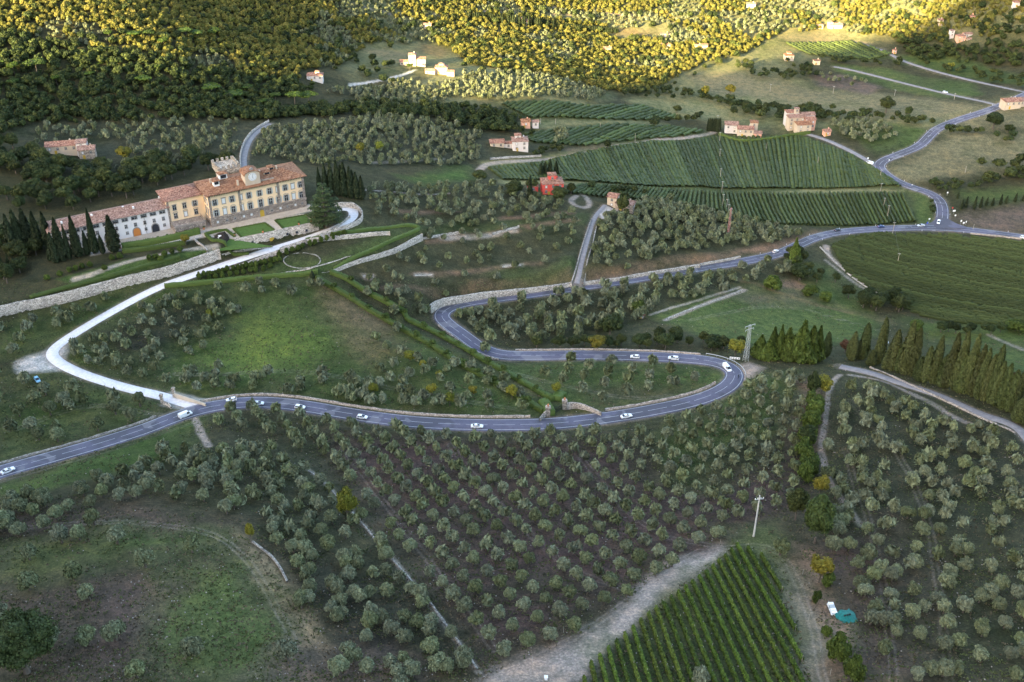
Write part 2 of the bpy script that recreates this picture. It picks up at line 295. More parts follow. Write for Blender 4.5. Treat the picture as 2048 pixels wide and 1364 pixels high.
# ------------------------------------------------------------------ mesh helpers
class MB:
    def __init__(s): s.v = []; s.f = []; s.n = 0
    def add(s, v, f):
        v = np.asarray(v, float).reshape(-1, 3); s.v.append(v); s.f += [tuple(i + s.n for i in q) for q in f]; s.n += len(v); return s
    def box(s, c, d, rot=0., taper=1.):       # centre of the base, size, rotation, top scale
        x, y, z = d[0]/2, d[1]/2, d[2]; t = taper
        v = np.array([(-x, -y, 0), (x, -y, 0), (x, y, 0), (-x, y, 0), (-x*t, -y*t, z), (x*t, -y*t, z), (x*t, y*t, z), (-x*t, y*t, z)])
        cs, sn = math.cos(rot), math.sin(rot); v[:, :2] = np.c_[v[:, 0]*cs - v[:, 1]*sn, v[:, 0]*sn + v[:, 1]*cs]
        return s.add(v + np.array(c), [(3, 2, 1, 0), (4, 5, 6, 7), (0, 1, 5, 4), (1, 2, 6, 5), (2, 3, 7, 6), (3, 0, 4, 7)])
    def tube(s, a, b, r0, r1=None, k=8, cap=True):
        a = np.array(a, float); b = np.array(b, float); r1 = r0 if r1 is None else r1; d = b - a; d /= np.linalg.norm(d) + 1e-9
        u = np.cross(d, (0, 0, 1)); u = np.array([1., 0, 0]) if np.linalg.norm(u) < 1e-4 else u / np.linalg.norm(u); w = np.cross(d, u)
        t = np.linspace(0, 2*math.pi, k, endpoint=False)[:, None]; ring = np.cos(t)*u + np.sin(t)*w
        f = [(i, (i+1) % k, k + (i+1) % k, k + i) for i in range(k)]
        if cap: f += [tuple(range(k))[::-1], tuple(range(k, 2*k))]
        return s.add(np.vstack([a + ring*r0, b + ring*r1]), f)
    def ball(s, c, r, nu=10, nv=6, jit=0.):
        r = np.array(r if hasattr(r, '__len__') else (r, r, r), float); v = []
        for j in range(1, nv):
            for i in range(nu):
                p, q = math.pi*j/nv, 2*math.pi*i/nu; v.append((math.sin(p)*math.cos(q), math.sin(p)*math.sin(q), math.cos(p)))
        v += [(0, 0, 1), (0, 0, -1)]; v = np.array(v); 
        if jit: v *= 1 + rng.uniform(-jit, jit, (len(v), 1))
        f = [(a*nu+i, (a+1)*nu+i, (a+1)*nu+(i+1) % nu, a*nu+(i+1) % nu) for a in range(nv-2) for i in range(nu)]; t = (nv-1)*nu
        f += [(t, i, (i+1) % nu) for i in range(nu)] + [(t+1, (nv-2)*nu+(i+1) % nu, (nv-2)*nu+i) for i in range(nu)]
        return s.add(v*r + np.array(c), f)
    def prism(s, poly, z0, z1):
        p = np.asarray(poly, float)[:, :2]; k = len(p)
        return s.add(np.vstack([np.c_[p, np.full(k, z0)], np.c_[p, np.full(k, z1)]]), [tuple(range(k))[::-1], tuple(range(k, 2*k))] + [(i, (i+1) % k, k+(i+1) % k, k+i) for i in range(k)])
    def mesh(s, name, mat=None, smooth=False):
        me = bpy.data.meshes.new(name); v = np.vstack(s.v) if s.v else np.zeros((0, 3)); me.from_pydata(v.tolist(), [], s.f)
        if mat: me.materials.append(mat)
        if smooth: me.polygons.foreach_set('use_smooth', [True]*len(me.polygons))
        me.update(); return me
    def build(s, name, mat, parent=None, smooth=False, loc=None): return mkobj(name, s.mesh(name, mat, smooth), parent, loc)
def mkobj(name, me, parent=None, loc=None):
    o = bpy.data.objects.new(name, me); COL.objects.link(o)
    if parent is not None: o.parent = parent
    if loc is not None: o.location = loc
    return o
def fastmesh(name, v, quads, mat=None, tris=None, smooth=False):
    me = bpy.data.meshes.new(name); nq = len(quads) if quads is not None else 0; ntr = len(tris) if tris is not None else 0
    me.vertices.add(len(v)); me.vertices.foreach_set('co', np.asarray(v, np.float32).ravel())
    idx = np.concatenate([np.asarray(quads, np.int32).ravel() if nq else np.zeros(0, np.int32), np.asarray(tris, np.int32).ravel() if ntr else np.zeros(0, np.int32)])
    me.loops.add(len(idx)); me.loops.foreach_set('vertex_index', idx); me.polygons.add(nq + ntr)
    st = np.concatenate([np.arange(nq)*4, nq*4 + np.arange(ntr)*3]).astype(np.int32); me.polygons.foreach_set('loop_start', st)
    if smooth: me.polygons.foreach_set('use_smooth', np.ones(nq + ntr, bool))
    me.update(calc_edges=True)
    if mat: me.materials.append(mat)
    return me
def tag(o, label=None, cat=None, group=None, kind=None):
    if label: o['label'] = label
    if cat: o['category'] = cat
    if group: o['group'] = group
    if kind: o['kind'] = kind
    return o
def struct(o): o['kind'] = 'structure'; return o
def empty(name, loc, rz=0., label=None, cat=None, group=None):
    o = bpy.data.objects.new(name, None); COL.objects.link(o); o.location = loc; o.rotation_euler = (0, 0, rz); o.empty_display_size = .5; return tag(o, label, cat, group)
def copy_tree(o, parent=None):
    c = o.copy(); COL.objects.link(c)
    if parent is not None: c.parent = parent; c.matrix_parent_inverse = o.matrix_parent_inverse
    for ch in o.children: copy_tree(ch, c)
    return c
# ------------------------------------------------------------------ ground sheet
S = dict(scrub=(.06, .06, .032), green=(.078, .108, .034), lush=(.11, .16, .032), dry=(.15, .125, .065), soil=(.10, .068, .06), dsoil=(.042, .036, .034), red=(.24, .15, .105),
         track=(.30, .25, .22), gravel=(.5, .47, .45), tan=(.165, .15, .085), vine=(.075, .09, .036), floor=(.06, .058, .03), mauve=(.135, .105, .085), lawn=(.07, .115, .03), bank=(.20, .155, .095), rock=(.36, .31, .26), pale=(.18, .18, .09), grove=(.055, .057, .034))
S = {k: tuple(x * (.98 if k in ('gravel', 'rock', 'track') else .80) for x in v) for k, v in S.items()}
ZONES = [  # colour, strength, feather (m), outline in pixels
 ('pale', .8, 15, "640,-80 1000,-90 1400,-90 1800,-90 2200,-80 2200,60 1800,60 1600,130 1280,190 1100,160 900,130 720,160 640,130"), ('floor', 1, 15, "-200,-80 640,-80 720,60 660,180 640,240 0,250 -200,300"),  # sunlight of the far slopes put into paler ground; left woods stay dark
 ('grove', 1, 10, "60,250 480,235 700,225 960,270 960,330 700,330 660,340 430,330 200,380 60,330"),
 ('pale', 1, 6, "800,180 930,130 1230,190 1180,215 1000,205 820,210"),
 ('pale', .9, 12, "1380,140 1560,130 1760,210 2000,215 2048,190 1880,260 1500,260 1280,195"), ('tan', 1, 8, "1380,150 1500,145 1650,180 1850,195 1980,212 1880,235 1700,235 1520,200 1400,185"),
 ('mauve', 1, 4, "1620,150 1700,150 1760,175 1730,190 1690,180 1640,170"), ('green', .8, 4, "1665,128 1760,135 1950,165 1960,190 1880,195 1740,165 1670,140"), ('green', .9, 4, "1780,112 2100,180 2100,160 1900,105"),
 ('pale', 1, 4, "1290,187 1500,195 1520,225 1400,240 1330,235 1250,200"), ('pale', 1, 4, "1010,250 1300,243 1330,247 1320,258 1090,260"),
 ('tan', 1, 6, "1800,330 1850,300 1890,265 2100,270 2100,330 2000,345 1900,350 1810,362 1780,345"), ('tan', .8, 6, "1890,240 1960,225 2100,215 2100,255 1950,262"),
 ('mauve', .9, 8, "1910,430 1980,415 2100,400 2100,470 1960,462"), ('green', .7, 6, "1920,385 2100,360 2100,395 1950,410"),
 ('green', .9, 6, "1800,372 1850,385 1872,410 1865,445 1830,448"), ('green', .8, 5, "1660,250 1740,240 1850,262 1840,290 1790,310 1740,300"),
 ('vine', 1, 3, "975,330 1100,312 1300,280 1420,270 1590,268 1700,310 1760,340 1800,375 1600,378 1200,368 1000,362"), ('pale', 1, 2, "1000,368 1200,372 1500,384 1800,384 1810,378 1600,378 1200,366 1000,360"),
 ('vine', 1, 3, "1140,375 1400,382 1805,388 1832,448 1700,454 1560,452 1440,428 1300,402"), ('vine', 1, 3, "1040,265 1330,250 1420,262 1330,280 1160,292 1060,285"), ('vine', 1, 3, "990,205 1180,212 1280,208 1370,235 1200,242 1050,238"),
 ('pale', 1, 3, "960,322 1060,315 1300,278 1330,283 1060,325 975,332"), ('red', .5, 3, "1130,300 1220,288 1240,292 1140,306"),
 ('vine', 1, 3, "1660,490 1740,468 2100,478 2100,660 1900,650 1760,595 1690,545"), ('vine', 1, 3, "1570,85 1700,82 1790,108 1740,122 1620,110"), ('tan', 1, 4, "1560,75 1640,60 1720,72 1700,84 1600,90"), ('dry', 1, 4, "840,85 900,100 880,115 830,100"), ('dry', 1, 4, "1200,60 1320,58 1330,72 1230,76"), ('tan', .9, 4, "730,95 830,105 850,125 770,120"),
 ('lawn', .8, 6, "860,345 940,335 950,362 840,368 790,350"), ('lawn', .5, 6, "700,450 1160,430 1165,445 900,462 720,470"),
 ('green', .6, 6, "1000,540 1140,525 1150,560 1020,575"), ('red', .6, 1.5, "842,478 900,466 1040,456 1042,462 930,476 845,488"), ('red', .7, 1.5, "1040,450 1140,436 1160,440 1060,458"), ('rock', .7, 1, "870,470 1035,458 1035,464 880,480"),
 ('red', .6, 1.5, "820,548 900,540 1080,520 1080,526 900,548 830,554"), ('rock', .8, 1, "830,548 865,548 865,553 830,553"), ('rock', .8, 1, "1005,530 1045,527 1045,532 1005,534"), ('rock', .7, 1, "724,548 748,550 748,560 726,560"), ('red', .5, 2, "720,575 860,585 860,600 720,585"),
 ('red', .6, 1.5, "780,420 920,418 920,425 790,428"), ('red', .6, 1.5, "1000,432 1150,422 1150,427 1000,440"), ('rock', .5, 1, "690,378 900,386 900,388 690,381"), ('rock', .5, 1, "740,322 890,316 890,320 742,327"),
 ('red', .7, 3, "1170,566 1260,548 1400,528 1500,508 1600,485 1640,468 1640,462 1580,478 1480,500 1380,516 1260,536 1170,550"), ('red', .45, 3, "870,605 960,585 1140,560 1140,550 960,572 870,592"),
 ('green', 1, 5, "1300,630 1400,595 1500,570 1590,560 1700,600 1780,650 1700,680 1500,690 1370,655"), ('mauve', .6, 10, "1440,590 1600,568 1630,600 1500,610"), ('red', .7, 2, "1555,562 1590,558 1625,575 1620,580 1570,575"), ('dry', .6, 3, "1660,600 1780,640 1790,650 1770,650 1660,608"),
 ('green', .8, 8, "1620,530 1660,540 1740,600 1730,620 1640,590"), ('green', .9, 8, "1850,690 2100,690 2100,790 1960,740"), ('lush', .5, 6, "1800,640 2100,660 2100,690 1850,680"),
 ('green', .85, 8, "0,660 120,620 320,560 640,560 780,670 740,760 640,770 400,790 330,780 130,740 120,690 0,720"), ('lush', .55, 10, "420,720 520,640 640,650 690,690 600,740"), ('dsoil', .7, 8, "170,660 360,590 470,590 440,660 330,700 220,720"), ('grove', .5, 8, "130,740 330,700 330,770 200,755"),
 ('dry', .85, 4, "622,560 650,566 700,610 770,650 795,680 770,740 700,700 670,660 640,600"), ('red', .45, 5, "630,565 655,575 760,650 700,640"), ('green', .8, 8, "800,650 1000,760 1100,820 1060,830 800,820 560,790 640,760 740,765 790,690"),
 ('green', .9, 6, "960,716 1350,722 1440,738 1450,758 1410,790 1290,815 1190,820 1110,800 1000,745"), ('dry', .5, 6, "1000,750 1060,760 1120,780 1100,800 1030,775"), ('soil', .4, 6, "1150,770 1400,770 1350,800 1180,812"),
 ('green', .6, 8, "-60,800 300,790 360,805 0,930"), ('lush', .25, 8, "-40,760 100,740 240,790 100,830"), ('lawn', .75, 5, "-40,985 220,900 395,838 405,870 330,920 150,965 0,1010"),
 ('soil', .9, 10, "640,880 900,880 1200,890 1420,960 1560,940 1600,1010 1440,1090 1280,1170 1100,1290 980,1345 800,1120 640,940"), ('green', .85, 6, "1380,830 1500,760 1600,745 1640,800 1560,850 1440,900 1350,930 1330,880"), ('green', .7, 7, "1350,900 1440,890 1420,980 1340,960"), ('soil', .6, 6, "1580,760 1640,760 1620,960 1560,940"),
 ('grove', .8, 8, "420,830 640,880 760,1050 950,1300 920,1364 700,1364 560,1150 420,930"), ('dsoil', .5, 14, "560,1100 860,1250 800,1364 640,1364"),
 ('soil', .5, 10, "0,1010 300,1000 500,1040 530,1150 620,1364 -60,1400 -60,1100"), ('green', .8, 8, "0,1090 180,1060 330,1060 480,1080 470,1100 250,1120 100,1160 0,1160"), ('green', .8, 8, "330,1120 500,1130 560,1250 560,1364 300,1364"), ('soil', .6, 8, "180,1200 330,1180 300,1364 120,1364"), ('bank', 1, 3, "478,1060 545,1110 565,1135 600,1200 650,1290 600,1290 545,1200"), ('mauve', .7, 6, "560,1280 760,1300 900,1364 500,1364"),
 ('track', .85, 3, "940,1380 1000,1340 1120,1290 1230,1230 1300,1160 1380,1110 1440,1090 1450,1102 1400,1140 1330,1195 1260,1270 1150,1364 1100,1400"), ('pale', .7, 6, "1170,1364 1290,1260 1400,1160 1440,1110 1560,1070 1600,1100 1660,1250 1700,1400 1620,1400 1600,1250 1470,1100"), ('green', .5, 5, "1440,1060 1560,1040 1590,1090 1480,1085"), ('track', .5, 5, "1570,1130 1600,1150 1650,1290 1670,1400 1630,1400 1600,1260"),
 ('vine', .8, 3, "1475,1085 1555,1130 1600,1260 1620,1400 1150,1400 1290,1240 1400,1150"),
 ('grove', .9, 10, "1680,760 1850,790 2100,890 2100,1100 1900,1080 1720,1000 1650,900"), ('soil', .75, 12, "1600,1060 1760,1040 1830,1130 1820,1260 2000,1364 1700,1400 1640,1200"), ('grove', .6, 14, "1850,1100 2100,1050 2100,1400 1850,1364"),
 ('red', .7, 3, "1600,1085 1640,1095 1660,1160 1670,1260 1700,1364 1680,1364 1630,1200 1595,1130"), ('red', .5, 4, "1600,760 1640,760 1635,900 1600,860"),
 ('lawn', .9, 1, "110,560 250,520 440,500 445,508 340,524 160,572"), ('gravel', .9, 1, "170,497 340,468 420,448 640,405 640,420 560,440 430,468 360,483 250,500 180,512"), ('dsoil', .9, 1, "420,475 455,463 498,488 440,490"), ('gravel', .9, 2, "36,728 60,712 100,700 128,684 135,700 120,725 140,738 110,742 60,745 40,748"),
 ('gravel', .8, 3, "330,812 345,788 420,800 400,822"), ('track', .9, 2, "1455,740 1500,725 1530,735 1490,760 1470,770"), ('gravel', .9, 1, "1195,430 1210,412 1240,420 1205,440"), ('green', .8, 3, "520,540 560,515 660,515 740,480 830,462 830,470 700,520 640,548 500,558")]
LINES = [ # colour, strength, half width m, pixels
 ('track', .8, 1.2, "385,835 395,850 405,870 418,893"), ('rock', .5, .8, "598,930 640,955 720,1040 760,1090 850,1190 900,1260 960,1345"), ('track', .7, 1.0, "1680,750 1662,770 1650,830 1640,900 1655,960 1690,1010 1720,1050"),
 ('track', .7, 1.3, "1700,750 1760,760 1830,790 1900,830 1950,850"), ('track', .9, 1.5, "1652,492 1655,510 1690,540 1730,570 1765,590"), ('track', .7, 1.0, "1650,520 1700,560 1730,578"), 
 ('track', .8, 1.2, "1330,640 1400,610 1490,580"), ('dry', .8, 1.5, "1480,560 1510,565 1600,600 1700,625"), ('rock', .9, 1.4, "150,560 240,528 330,505 430,492"), ('track', .8, 2.0, "960,340 975,325 1060,322 1150,312 1290,282 1420,268 1430,262"), ('pale', .8, 2, "1000,205 1150,214 1290,213 1390,236"), ('track', .7, 1.2, "700,5 800,30 1000,20 1150,30"), ('track', .8, 1.5, "1100,10 1200,22 1300,30"), ('gravel', .8, 1.4, "700,170 760,160 800,152 830,140"),
 ('track', .8, 1.4, "1160,385 1180,400 1175,418 1150,412 1140,402 1155,392"), ('rock', .7, .8, "1300,630 1360,610 1480,575"), ('track', .6, 1.4, "2048,700 2000,680 1980,670"), ('dsoil', .7, .7, "650,566 800,655 950,745 1100,832")]
ang_f = np.linspace(-R(39), R(39), 780); ang_c = np.linspace(R(39), 2*math.pi - R(39), 92)[1:-1]
ANG = np.concatenate([ang_f, ang_c]); dep = np.linspace(R(62), R(11.5), 900); rr = 225 / np.tan(dep)
RR = np.concatenate([np.linspace(4, rr[0]-6, 16), rr, rr[-1] * (9000 / rr[-1]) ** (np.linspace(0, 1, 46)[1:])])
AA, RG = np.meshgrid(ANG, RR, indexing='ij'); TX = (np.sin(AA) * RG).ravel(); TY = (np.cos(AA) * RG).ravel()
TZ = HF(TX, TY)
far_ = np.hypot(TX, TY); TZ = TZ + sm(1500, 4000, far_) * (vnoise(TX, TY, 900, 9) * 160)
na, nr = len(ANG), len(RR); I, J = np.meshgrid(np.arange(na), np.arange(nr-1), indexing='ij'); I2 = (I+1) % na
quads = np.stack([I*nr+J, I*nr+J+1, I2*nr+J+1, I2*nr+J], -1).reshape(-1, 4)
colr = np.tile(np.array(S['scrub']), (len(TX), 1))
wx = TX + (vnoise(TX, TY, 14, 21) - .5) * 9 + (vnoise(TX, TY, 4, 22) - .5) * 3; wy = TY + (vnoise(TX, TY, 14, 23) - .5) * 9 + (vnoise(TX, TY, 4, 24) - .5) * 3
patch = .55 * vnoise(TX, TY, 17, 31) + .3 * vnoise(TX, TY, 6, 32) + .15 * vnoise(TX, TY, 2, 33)
def paint(cn, st, feather, poly):
    lo = poly[:, :2].min(0) - feather - 8; hi = poly[:, :2].max(0) + feather + 8
    ii = np.nonzero((TX > lo[0]) & (TX < hi[0]) & (TY > lo[1]) & (TY < hi[1]))[0]
    if not len(ii): return
    k = min(1., feather / 6.0); x = TX[ii] + (wx[ii] - TX[ii]) * k; y = TY[ii] + (wy[ii] - TY[ii]) * k
    ins = inpoly(x, y, poly); pp = np.c_[np.vstack([poly[:, :2], poly[:1, :2]]), np.zeros(len(poly)+1)]; d, _, _ = dist_line(x, y, pp, feather + 4)
    w = np.where(ins, .5 + .5 * sm(0, feather, d), .5 - .5 * sm(0, feather, d)) * st
    w = np.clip(w * (1 + (patch[ii] - .5) * 1.1 * min(1, feather / 4) * (1 if st < 1 else .6)), 0, 1)[:, None]; colr[ii] = colr[ii] * (1-w) + np.array(S[cn]) * w
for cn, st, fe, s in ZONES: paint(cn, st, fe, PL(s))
for cn, st, hw, s in LINES:
    p = smooth_line(PL(s), 3.0, 2); d, _, _ = dist_line(TX + (wx-TX)*.15, TY + (wy-TY)*.15, p, 8); w = (1 - sm(hw*.6, hw*1.5, d))[:, None] * st; colr = colr * (1-w) + np.array(S[cn]) * w
for s in ("1000,1352 1120,1292 1230,1225 1310,1150 1400,1100", "350,748 600,738 760,772 1050,822", "965,730 1100,765 1250,800 1340,790", "1450,1095 1560,1088 1612,1200 1650,1364", "0,1062 200,1042 430,1062 510,1130 590,1290", "0,965 200,908 380,848", "690,900 850,1110 990,1300", "900,890 1100,1120 1250,1180", "1140,890 1300,1070 1420,1090", "1380,640 1560,600 1760,660", "1700,800 1850,960 1900,1364", "1690,900 1760,1100 1790,1364", "30,860 180,800 320,830"):
    p = smooth_line(PL(s), 3.0, 2); d, _, _ = dist_line(TX + (wx-TX)*.08, TY + (wy-TY)*.08, p, 4); w = (np.exp(-((d-.85)/.32)**2) * (.35 + .5*vnoise(TX, TY, 9, 88)))[:, None]; colr = colr * (1-w) + (colr*.6 + np.array(S['track'])*.45) * w
colr *= (1 + (vnoise(TX, TY, 60, 41)[:, None] - .5) * .3)
for nm, (p, wd) in ROADS.items():     # verges
    d, _, _ = dist_line(TX, TY, p, 10); w = ((1 - sm(wd/2, wd/2 + 2.2, d)) * .55)[:, None]; colr = colr * (1-w) + np.array(S['track']) * .7 * w
me = fastmesh('ground', np.stack([TX, TY, TZ], -1), quads, M_GROUND, smooth=True)
ca = me.color_attributes.new('Col', 'FLOAT_COLOR', 'POINT'); ca.data.foreach_set('color', np.c_[np.clip(colr, 0, 1), np.ones(len(colr))].astype(np.float32).ravel())
ground = struct(mkobj('ground', me))
# ------------------------------------------------------------------ unseen hill added behind the viewer, its crest shaped to shade the near valley
az = np.array(SUN_AZ) / np.hypot(*SUN_AZ); TEL = math.tan(R(SUN_EL)); wdir = np.array([-az[1], az[0]]); A0 = -420.0
bp = parse("-100,150 0,150 200,158 330,168 450,175 600,176 750,192 900,212 1050,206 1230,200 1330,165 1430,130 1560,118 1700,108 1780,95 1800,60 1900,20 1950,0")
bw = PW(bp[:, 0], bp[:, 1]); ww = bw[:, :2] @ wdir; aa = bw[:, :2] @ (-az); hh = bw[:, 2] + (aa - A0) * TEL
o_ = np.argsort(ww); ww, hh = ww[o_], hh[o_]
print('crest', list(zip(ww.round(), hh.round())))
wl = np.linspace(-1500, 900, 160); cz = np.interp(wl, np.r_[-1500, ww[0]-300, ww, ww[-1]+60, ww[-1]+220, 500, 900], np.r_[120, hh[0]-15, hh, hh[-1]+45, hh[-1]+30, 190, 120])
cz += (vnoise(wl, wl*0, 12, 5) - .5) * 5
hv = []
for dA, f in [(-700, 0), (-420, .3), (-200, .68), (-80, .9), (0, 1.), (60, .9), (130, .66), (210, .33), (270, .0)]:
    xy = wl[:, None] * wdir[None] + (A0 + dA) * (-az)[None]; base = HF(xy[:, 0], xy[:, 1]) - 4; hv.append(np.c_[xy, base + (cz + 5.0 - base) * f + (0 if f == 1 else 1) * (vnoise(xy[:, 0], xy[:, 1], 60, 6) - .5) * 14 * (f > 0)])
hv = np.stack(hv, 1); a_, b_ = hv.shape[:2]; I, J = np.meshgrid(np.arange(a_-1), np.arange(b_-1), indexing='ij'); q = np.stack([I*b_+J, I*b_+J+1, (I+1)*b_+J+1, (I+1)*b_+J], -1).reshape(-1, 4)
me = fastmesh('hills', hv.reshape(-1, 3), q, None, smooth=True); M_HILL = simple('shading_hillside', (.05, .06, .028), .95, var=.5, vscale=.08); me.materials.append(M_HILL); struct(mkobj('hills', me))
# ------------------------------------------------------------------ roads
def normals2(p): t = np.gradient(p[:, :2], axis=0); t /= np.linalg.norm(t, axis=1)[:, None] + 1e-9; return np.c_[-t[:, 1], t[:, 0]]
def ribbon(name, p, width, mat, dz=0., off=0., parent=None, thick=None):
    nrm = normals2(p); k = 1 if thick is None else 1; w = width/2; rows = []
    for o in (-w - (.4 if thick else 0), -w, w, w + (.4 if thick else 0)) if thick else (-w, w):
        z = p[:, 2] + dz - (thick if thick and abs(o) > w + .1 else 0); rows.append(np.c_[p[:, :2] + nrm * (o + off), z])
    v = np.stack(rows, 1); a, b = v.shape[:2]; I, J = np.meshgrid(np.arange(a-1), np.arange(b-1), indexing='ij'); q = np.stack([I*b+J, (I+1)*b+J, (I+1)*b+J+1, I*b+J+1], -1).reshape(-1, 4)
    return mkobj(name, fastmesh(name, v.reshape(-1, 3), q, mat), parent)
for nm, mat, dz in (('main', M_ASPH, .10), ('north', M_ASPH, .104), ('drive', M_GRAV, .09), ('lane', M_LANE, .085), ('back_lane', M_LANE, .08), ('farm_lane', M_LANE, .095), ('side_lane', M_LANE, .09), ('field_lane', M_LANE, .09), ('hill_lane', M_LANE, .094)):
    p, w = ROADS[nm]; struct(ribbon('road', p, w, mat, dz, thick=.35))
# junction apron
jp = PL("1838,449 1862,446 1876,436 1880,425 1890,425 1896,438 1912,448 1935,457 1925,459 1880,457 1850,456"); c_ = jp.mean(0)
zj = HF(jp[:, 0], jp[:, 1]).mean() + .24
struct(MB().add(np.c_[jp[:, :2], np.full(len(jp), zj)], [tuple(range(len(jp)))[::-1]]).build('road', M_ASPH))
def marks(p, w, name='road_marking'):
    nrm = normals2(p)
    def put(o, wd, sel=None, nm=name):
        q_ = p.copy(); q_[:, :2] += nrm * o
        return q_
    for s in (-1, 1): struct(ribbon(name, p, .18, M_PAINT, .125, off=s * (w/2 - .45)))
    c = resample(p, 1.0); mb = MB(); nr_ = normals2(c)
    for i in range(0, len(c)-9, 10):
        seg = c[i:i+9]; nn_ = nr_[i:i+9]
        v = np.vstack([np.c_[seg[:, :2] - nn_*.06, seg[:, 2]+.125], np.c_[seg[:, :2] + nn_*.06, seg[:, 2]+.125]]); k = len(seg); mb.add(v, [(j, j+1, k+j+1, k+j) for j in range(k-1)])
    struct(mb.build(name, M_PAINT))
marks(*ROADS['main'])
_n = ROADS['north'][0]; marks(_n[np.hypot(*(_n[:, :2] - _n[0, :2]).T) > 14], 7.0)
# ------------------------------------------------------------------ foliage
L_OLIVE = leaf('olive_leaves', (.155, .17, .108), (.125, .145, .066), trans=.05); L_OAK = leaf('oak_leaves', (.038, .058, .02), (.065, .078, .024), trans=.15); L_PINE = leaf('pine_needles', (.075, .125, .022), (.06, .10, .025))
L_CYP = leaf('cypress_leaves', (.028, .042, .018), (.038, .05, .022), trans=.1); L_CYPG = leaf('young_cypress_leaves', (.062, .082, .026), (.075, .085, .03), trans=.1)
L_YEL = leaf('autumn_leaves', (.26, .22, .035), (.17, .20, .03)); L_BUSH = leaf('bush_leaves', (.105, .145, .03), (.08, .115, .026)); L_CED = leaf('cedar_needles', (.09, .13, .05), (.09, .13, .05), trans=.1)
L_VINE = leaf('vine_leaves', (.085, .14, .022), (.11, .145, .026)); L_HEDGE = leaf('box_hedge_leaves', (.075, .115, .026), (.085, .12, .028), trans=.1); L_BROWN = leaf('dead_leaves', (.12, .06, .035), (.14, .08, .04))
L_WOOD = leaf('woodland_leaves', (.028, .045, .016), (.06, .078, .022), trans=.12); L_SUNWOOD = leaf('golden_woodland_leaves', (.12, .13, .03), (.20, .18, .048), trans=.3); L_MIDV = leaf('far_vine_leaves', (.058, .082, .024), (.075, .095, .028), trans=.15)  # golden leaves have sunlight put into their colour; woodland_leaves stays darker for shade
BARK = simple('bark', (.10, .085, .07), .95, var=.4, vscale=3)
def cards(c, nrm, size, rg, up=.0, aspect=1.0):
    n = len(c); nrm = nrm + rg.normal(0, .55, (n, 3)); nrm /= np.linalg.norm(nrm, axis=1)[:, None] + 1e-9
    t = rg.normal(0, 1, (n, 3)); t[:, 2] += up; t -= nrm * (t * nrm).sum(1)[:, None]; t /= np.linalg.norm(t, axis=1)[:, None] + 1e-9; b = np.cross(nrm, t)
    s = size * rg.uniform(.6, 1.35, n)[:, None]; a = s * aspect; bend = nrm * s * .25
    v = np.stack([c - t*a*.5 - b*s*.28, c - t*a*.1 + b*s*.5 + bend, c + t*a*.62 + b*s*.12, c + t*a*.1 - b*s*.5 + bend*.5], 1)
    return v.reshape(-1, 3)
def lobed(n, rx, rz, cz, nl, size, rg, lobe=.5, flat=False, aspect=1.0, up=0., shell=.72):
    th = rg.uniform(0, 2*math.pi, nl); ph = np.arccos(rg.uniform(-.55, 1, nl)); r = rg.uniform(.45, .72, nl)
    L = np.c_[np.sin(ph)*np.cos(th)*r*rx, np.sin(ph)*np.sin(th)*r*rx, np.cos(ph)*r*rz]; lr = rg.uniform(.75, 1.2, nl) * lobe
    L = np.vstack([L, [[0, 0, 0]]]); lr = np.r_[lr, .8]
    k = rg.integers(0, nl+1, n); d = rg.normal(0, 1, (n, 3)); d /= np.linalg.norm(d, axis=1)[:, None]
    d[:, 2] = np.where((d[:, 2] < -.35) & (rg.random(n) < .6), -d[:, 2], d[:, 2])
    rad = rg.uniform(shell, 1.05, n) * lr[k]; p = L[k] + d * rad[:, None] * np.array([rx, rx, rz]); 
    # drop cards buried deep inside other lobes
    keep = np.ones(n, bool)
    for j in range(nl+1):
        q = (p - L[j]) / (np.array([rx, rx, rz]) * lr[j]); keep &= ~((np.linalg.norm(q, axis=1) < .68) & (k != j))
    p, d = p[keep], d[keep]; v = cards(p + [0, 0, cz], d, size, rg, up, aspect)
    # small dark-inside cores so that the sky does not show through everywhere
    core = MB()
    for c, r_ in zip(L, lr): core.ball(c + [0, 0, cz], (rx*r_*.72, rx*r_*.72, rz*r_*.72), 6, 4, .12)
    cv = np.vstack(core.v); return v, cv, core.f
def crown_mesh(name, mat, v, cv=None, cf=None):
    q = np.arange(len(v)).reshape(-1, 4); vv = v
    if cv is not None: vv = np.vstack([v, cv]); q4 = [f for f in cf if len(f) == 4]; q3 = [f for f in cf if len(f) == 3]; q = np.vstack([q, np.array(q4) + len(v)]) if q4 else q; tr = np.array(q3) + len(v)
    else: tr = None
    return fastmesh(name, vv, q, mat, tris=tr)
def trunk_mesh(h, r, spread, k=5, lean=0., seed=0):
    rg = np.random.default_rng(seed); mb = MB(); top = np.array([rg.uniform(-.1, .1)*h, rg.uniform(-.1, .1)*h, h]); mb.tube((0, 0, -.4), top*.5, r*1.3, r, 7); mb.tube(top*.5, top, r, r*.75, 7)
    for i in range(k):
        a = 2*math.pi*(i + rg.uniform(-.3, .3))/k; e = top + np.array([math.cos(a)*spread, math.sin(a)*spread, spread*rg.uniform(.7, 1.3)]); m_ = (top + e)/2 + [0, 0, spread*.12]; mb.tube(top*.93, m_, r*.6, r*.4, 5); mb.tube(m_, e, r*.4, r*.15, 5)
    return mb.mesh('trunk', BARK)
PROTO = {}   # kind -> list of (trunk mesh, crown mesh, low crown mesh)
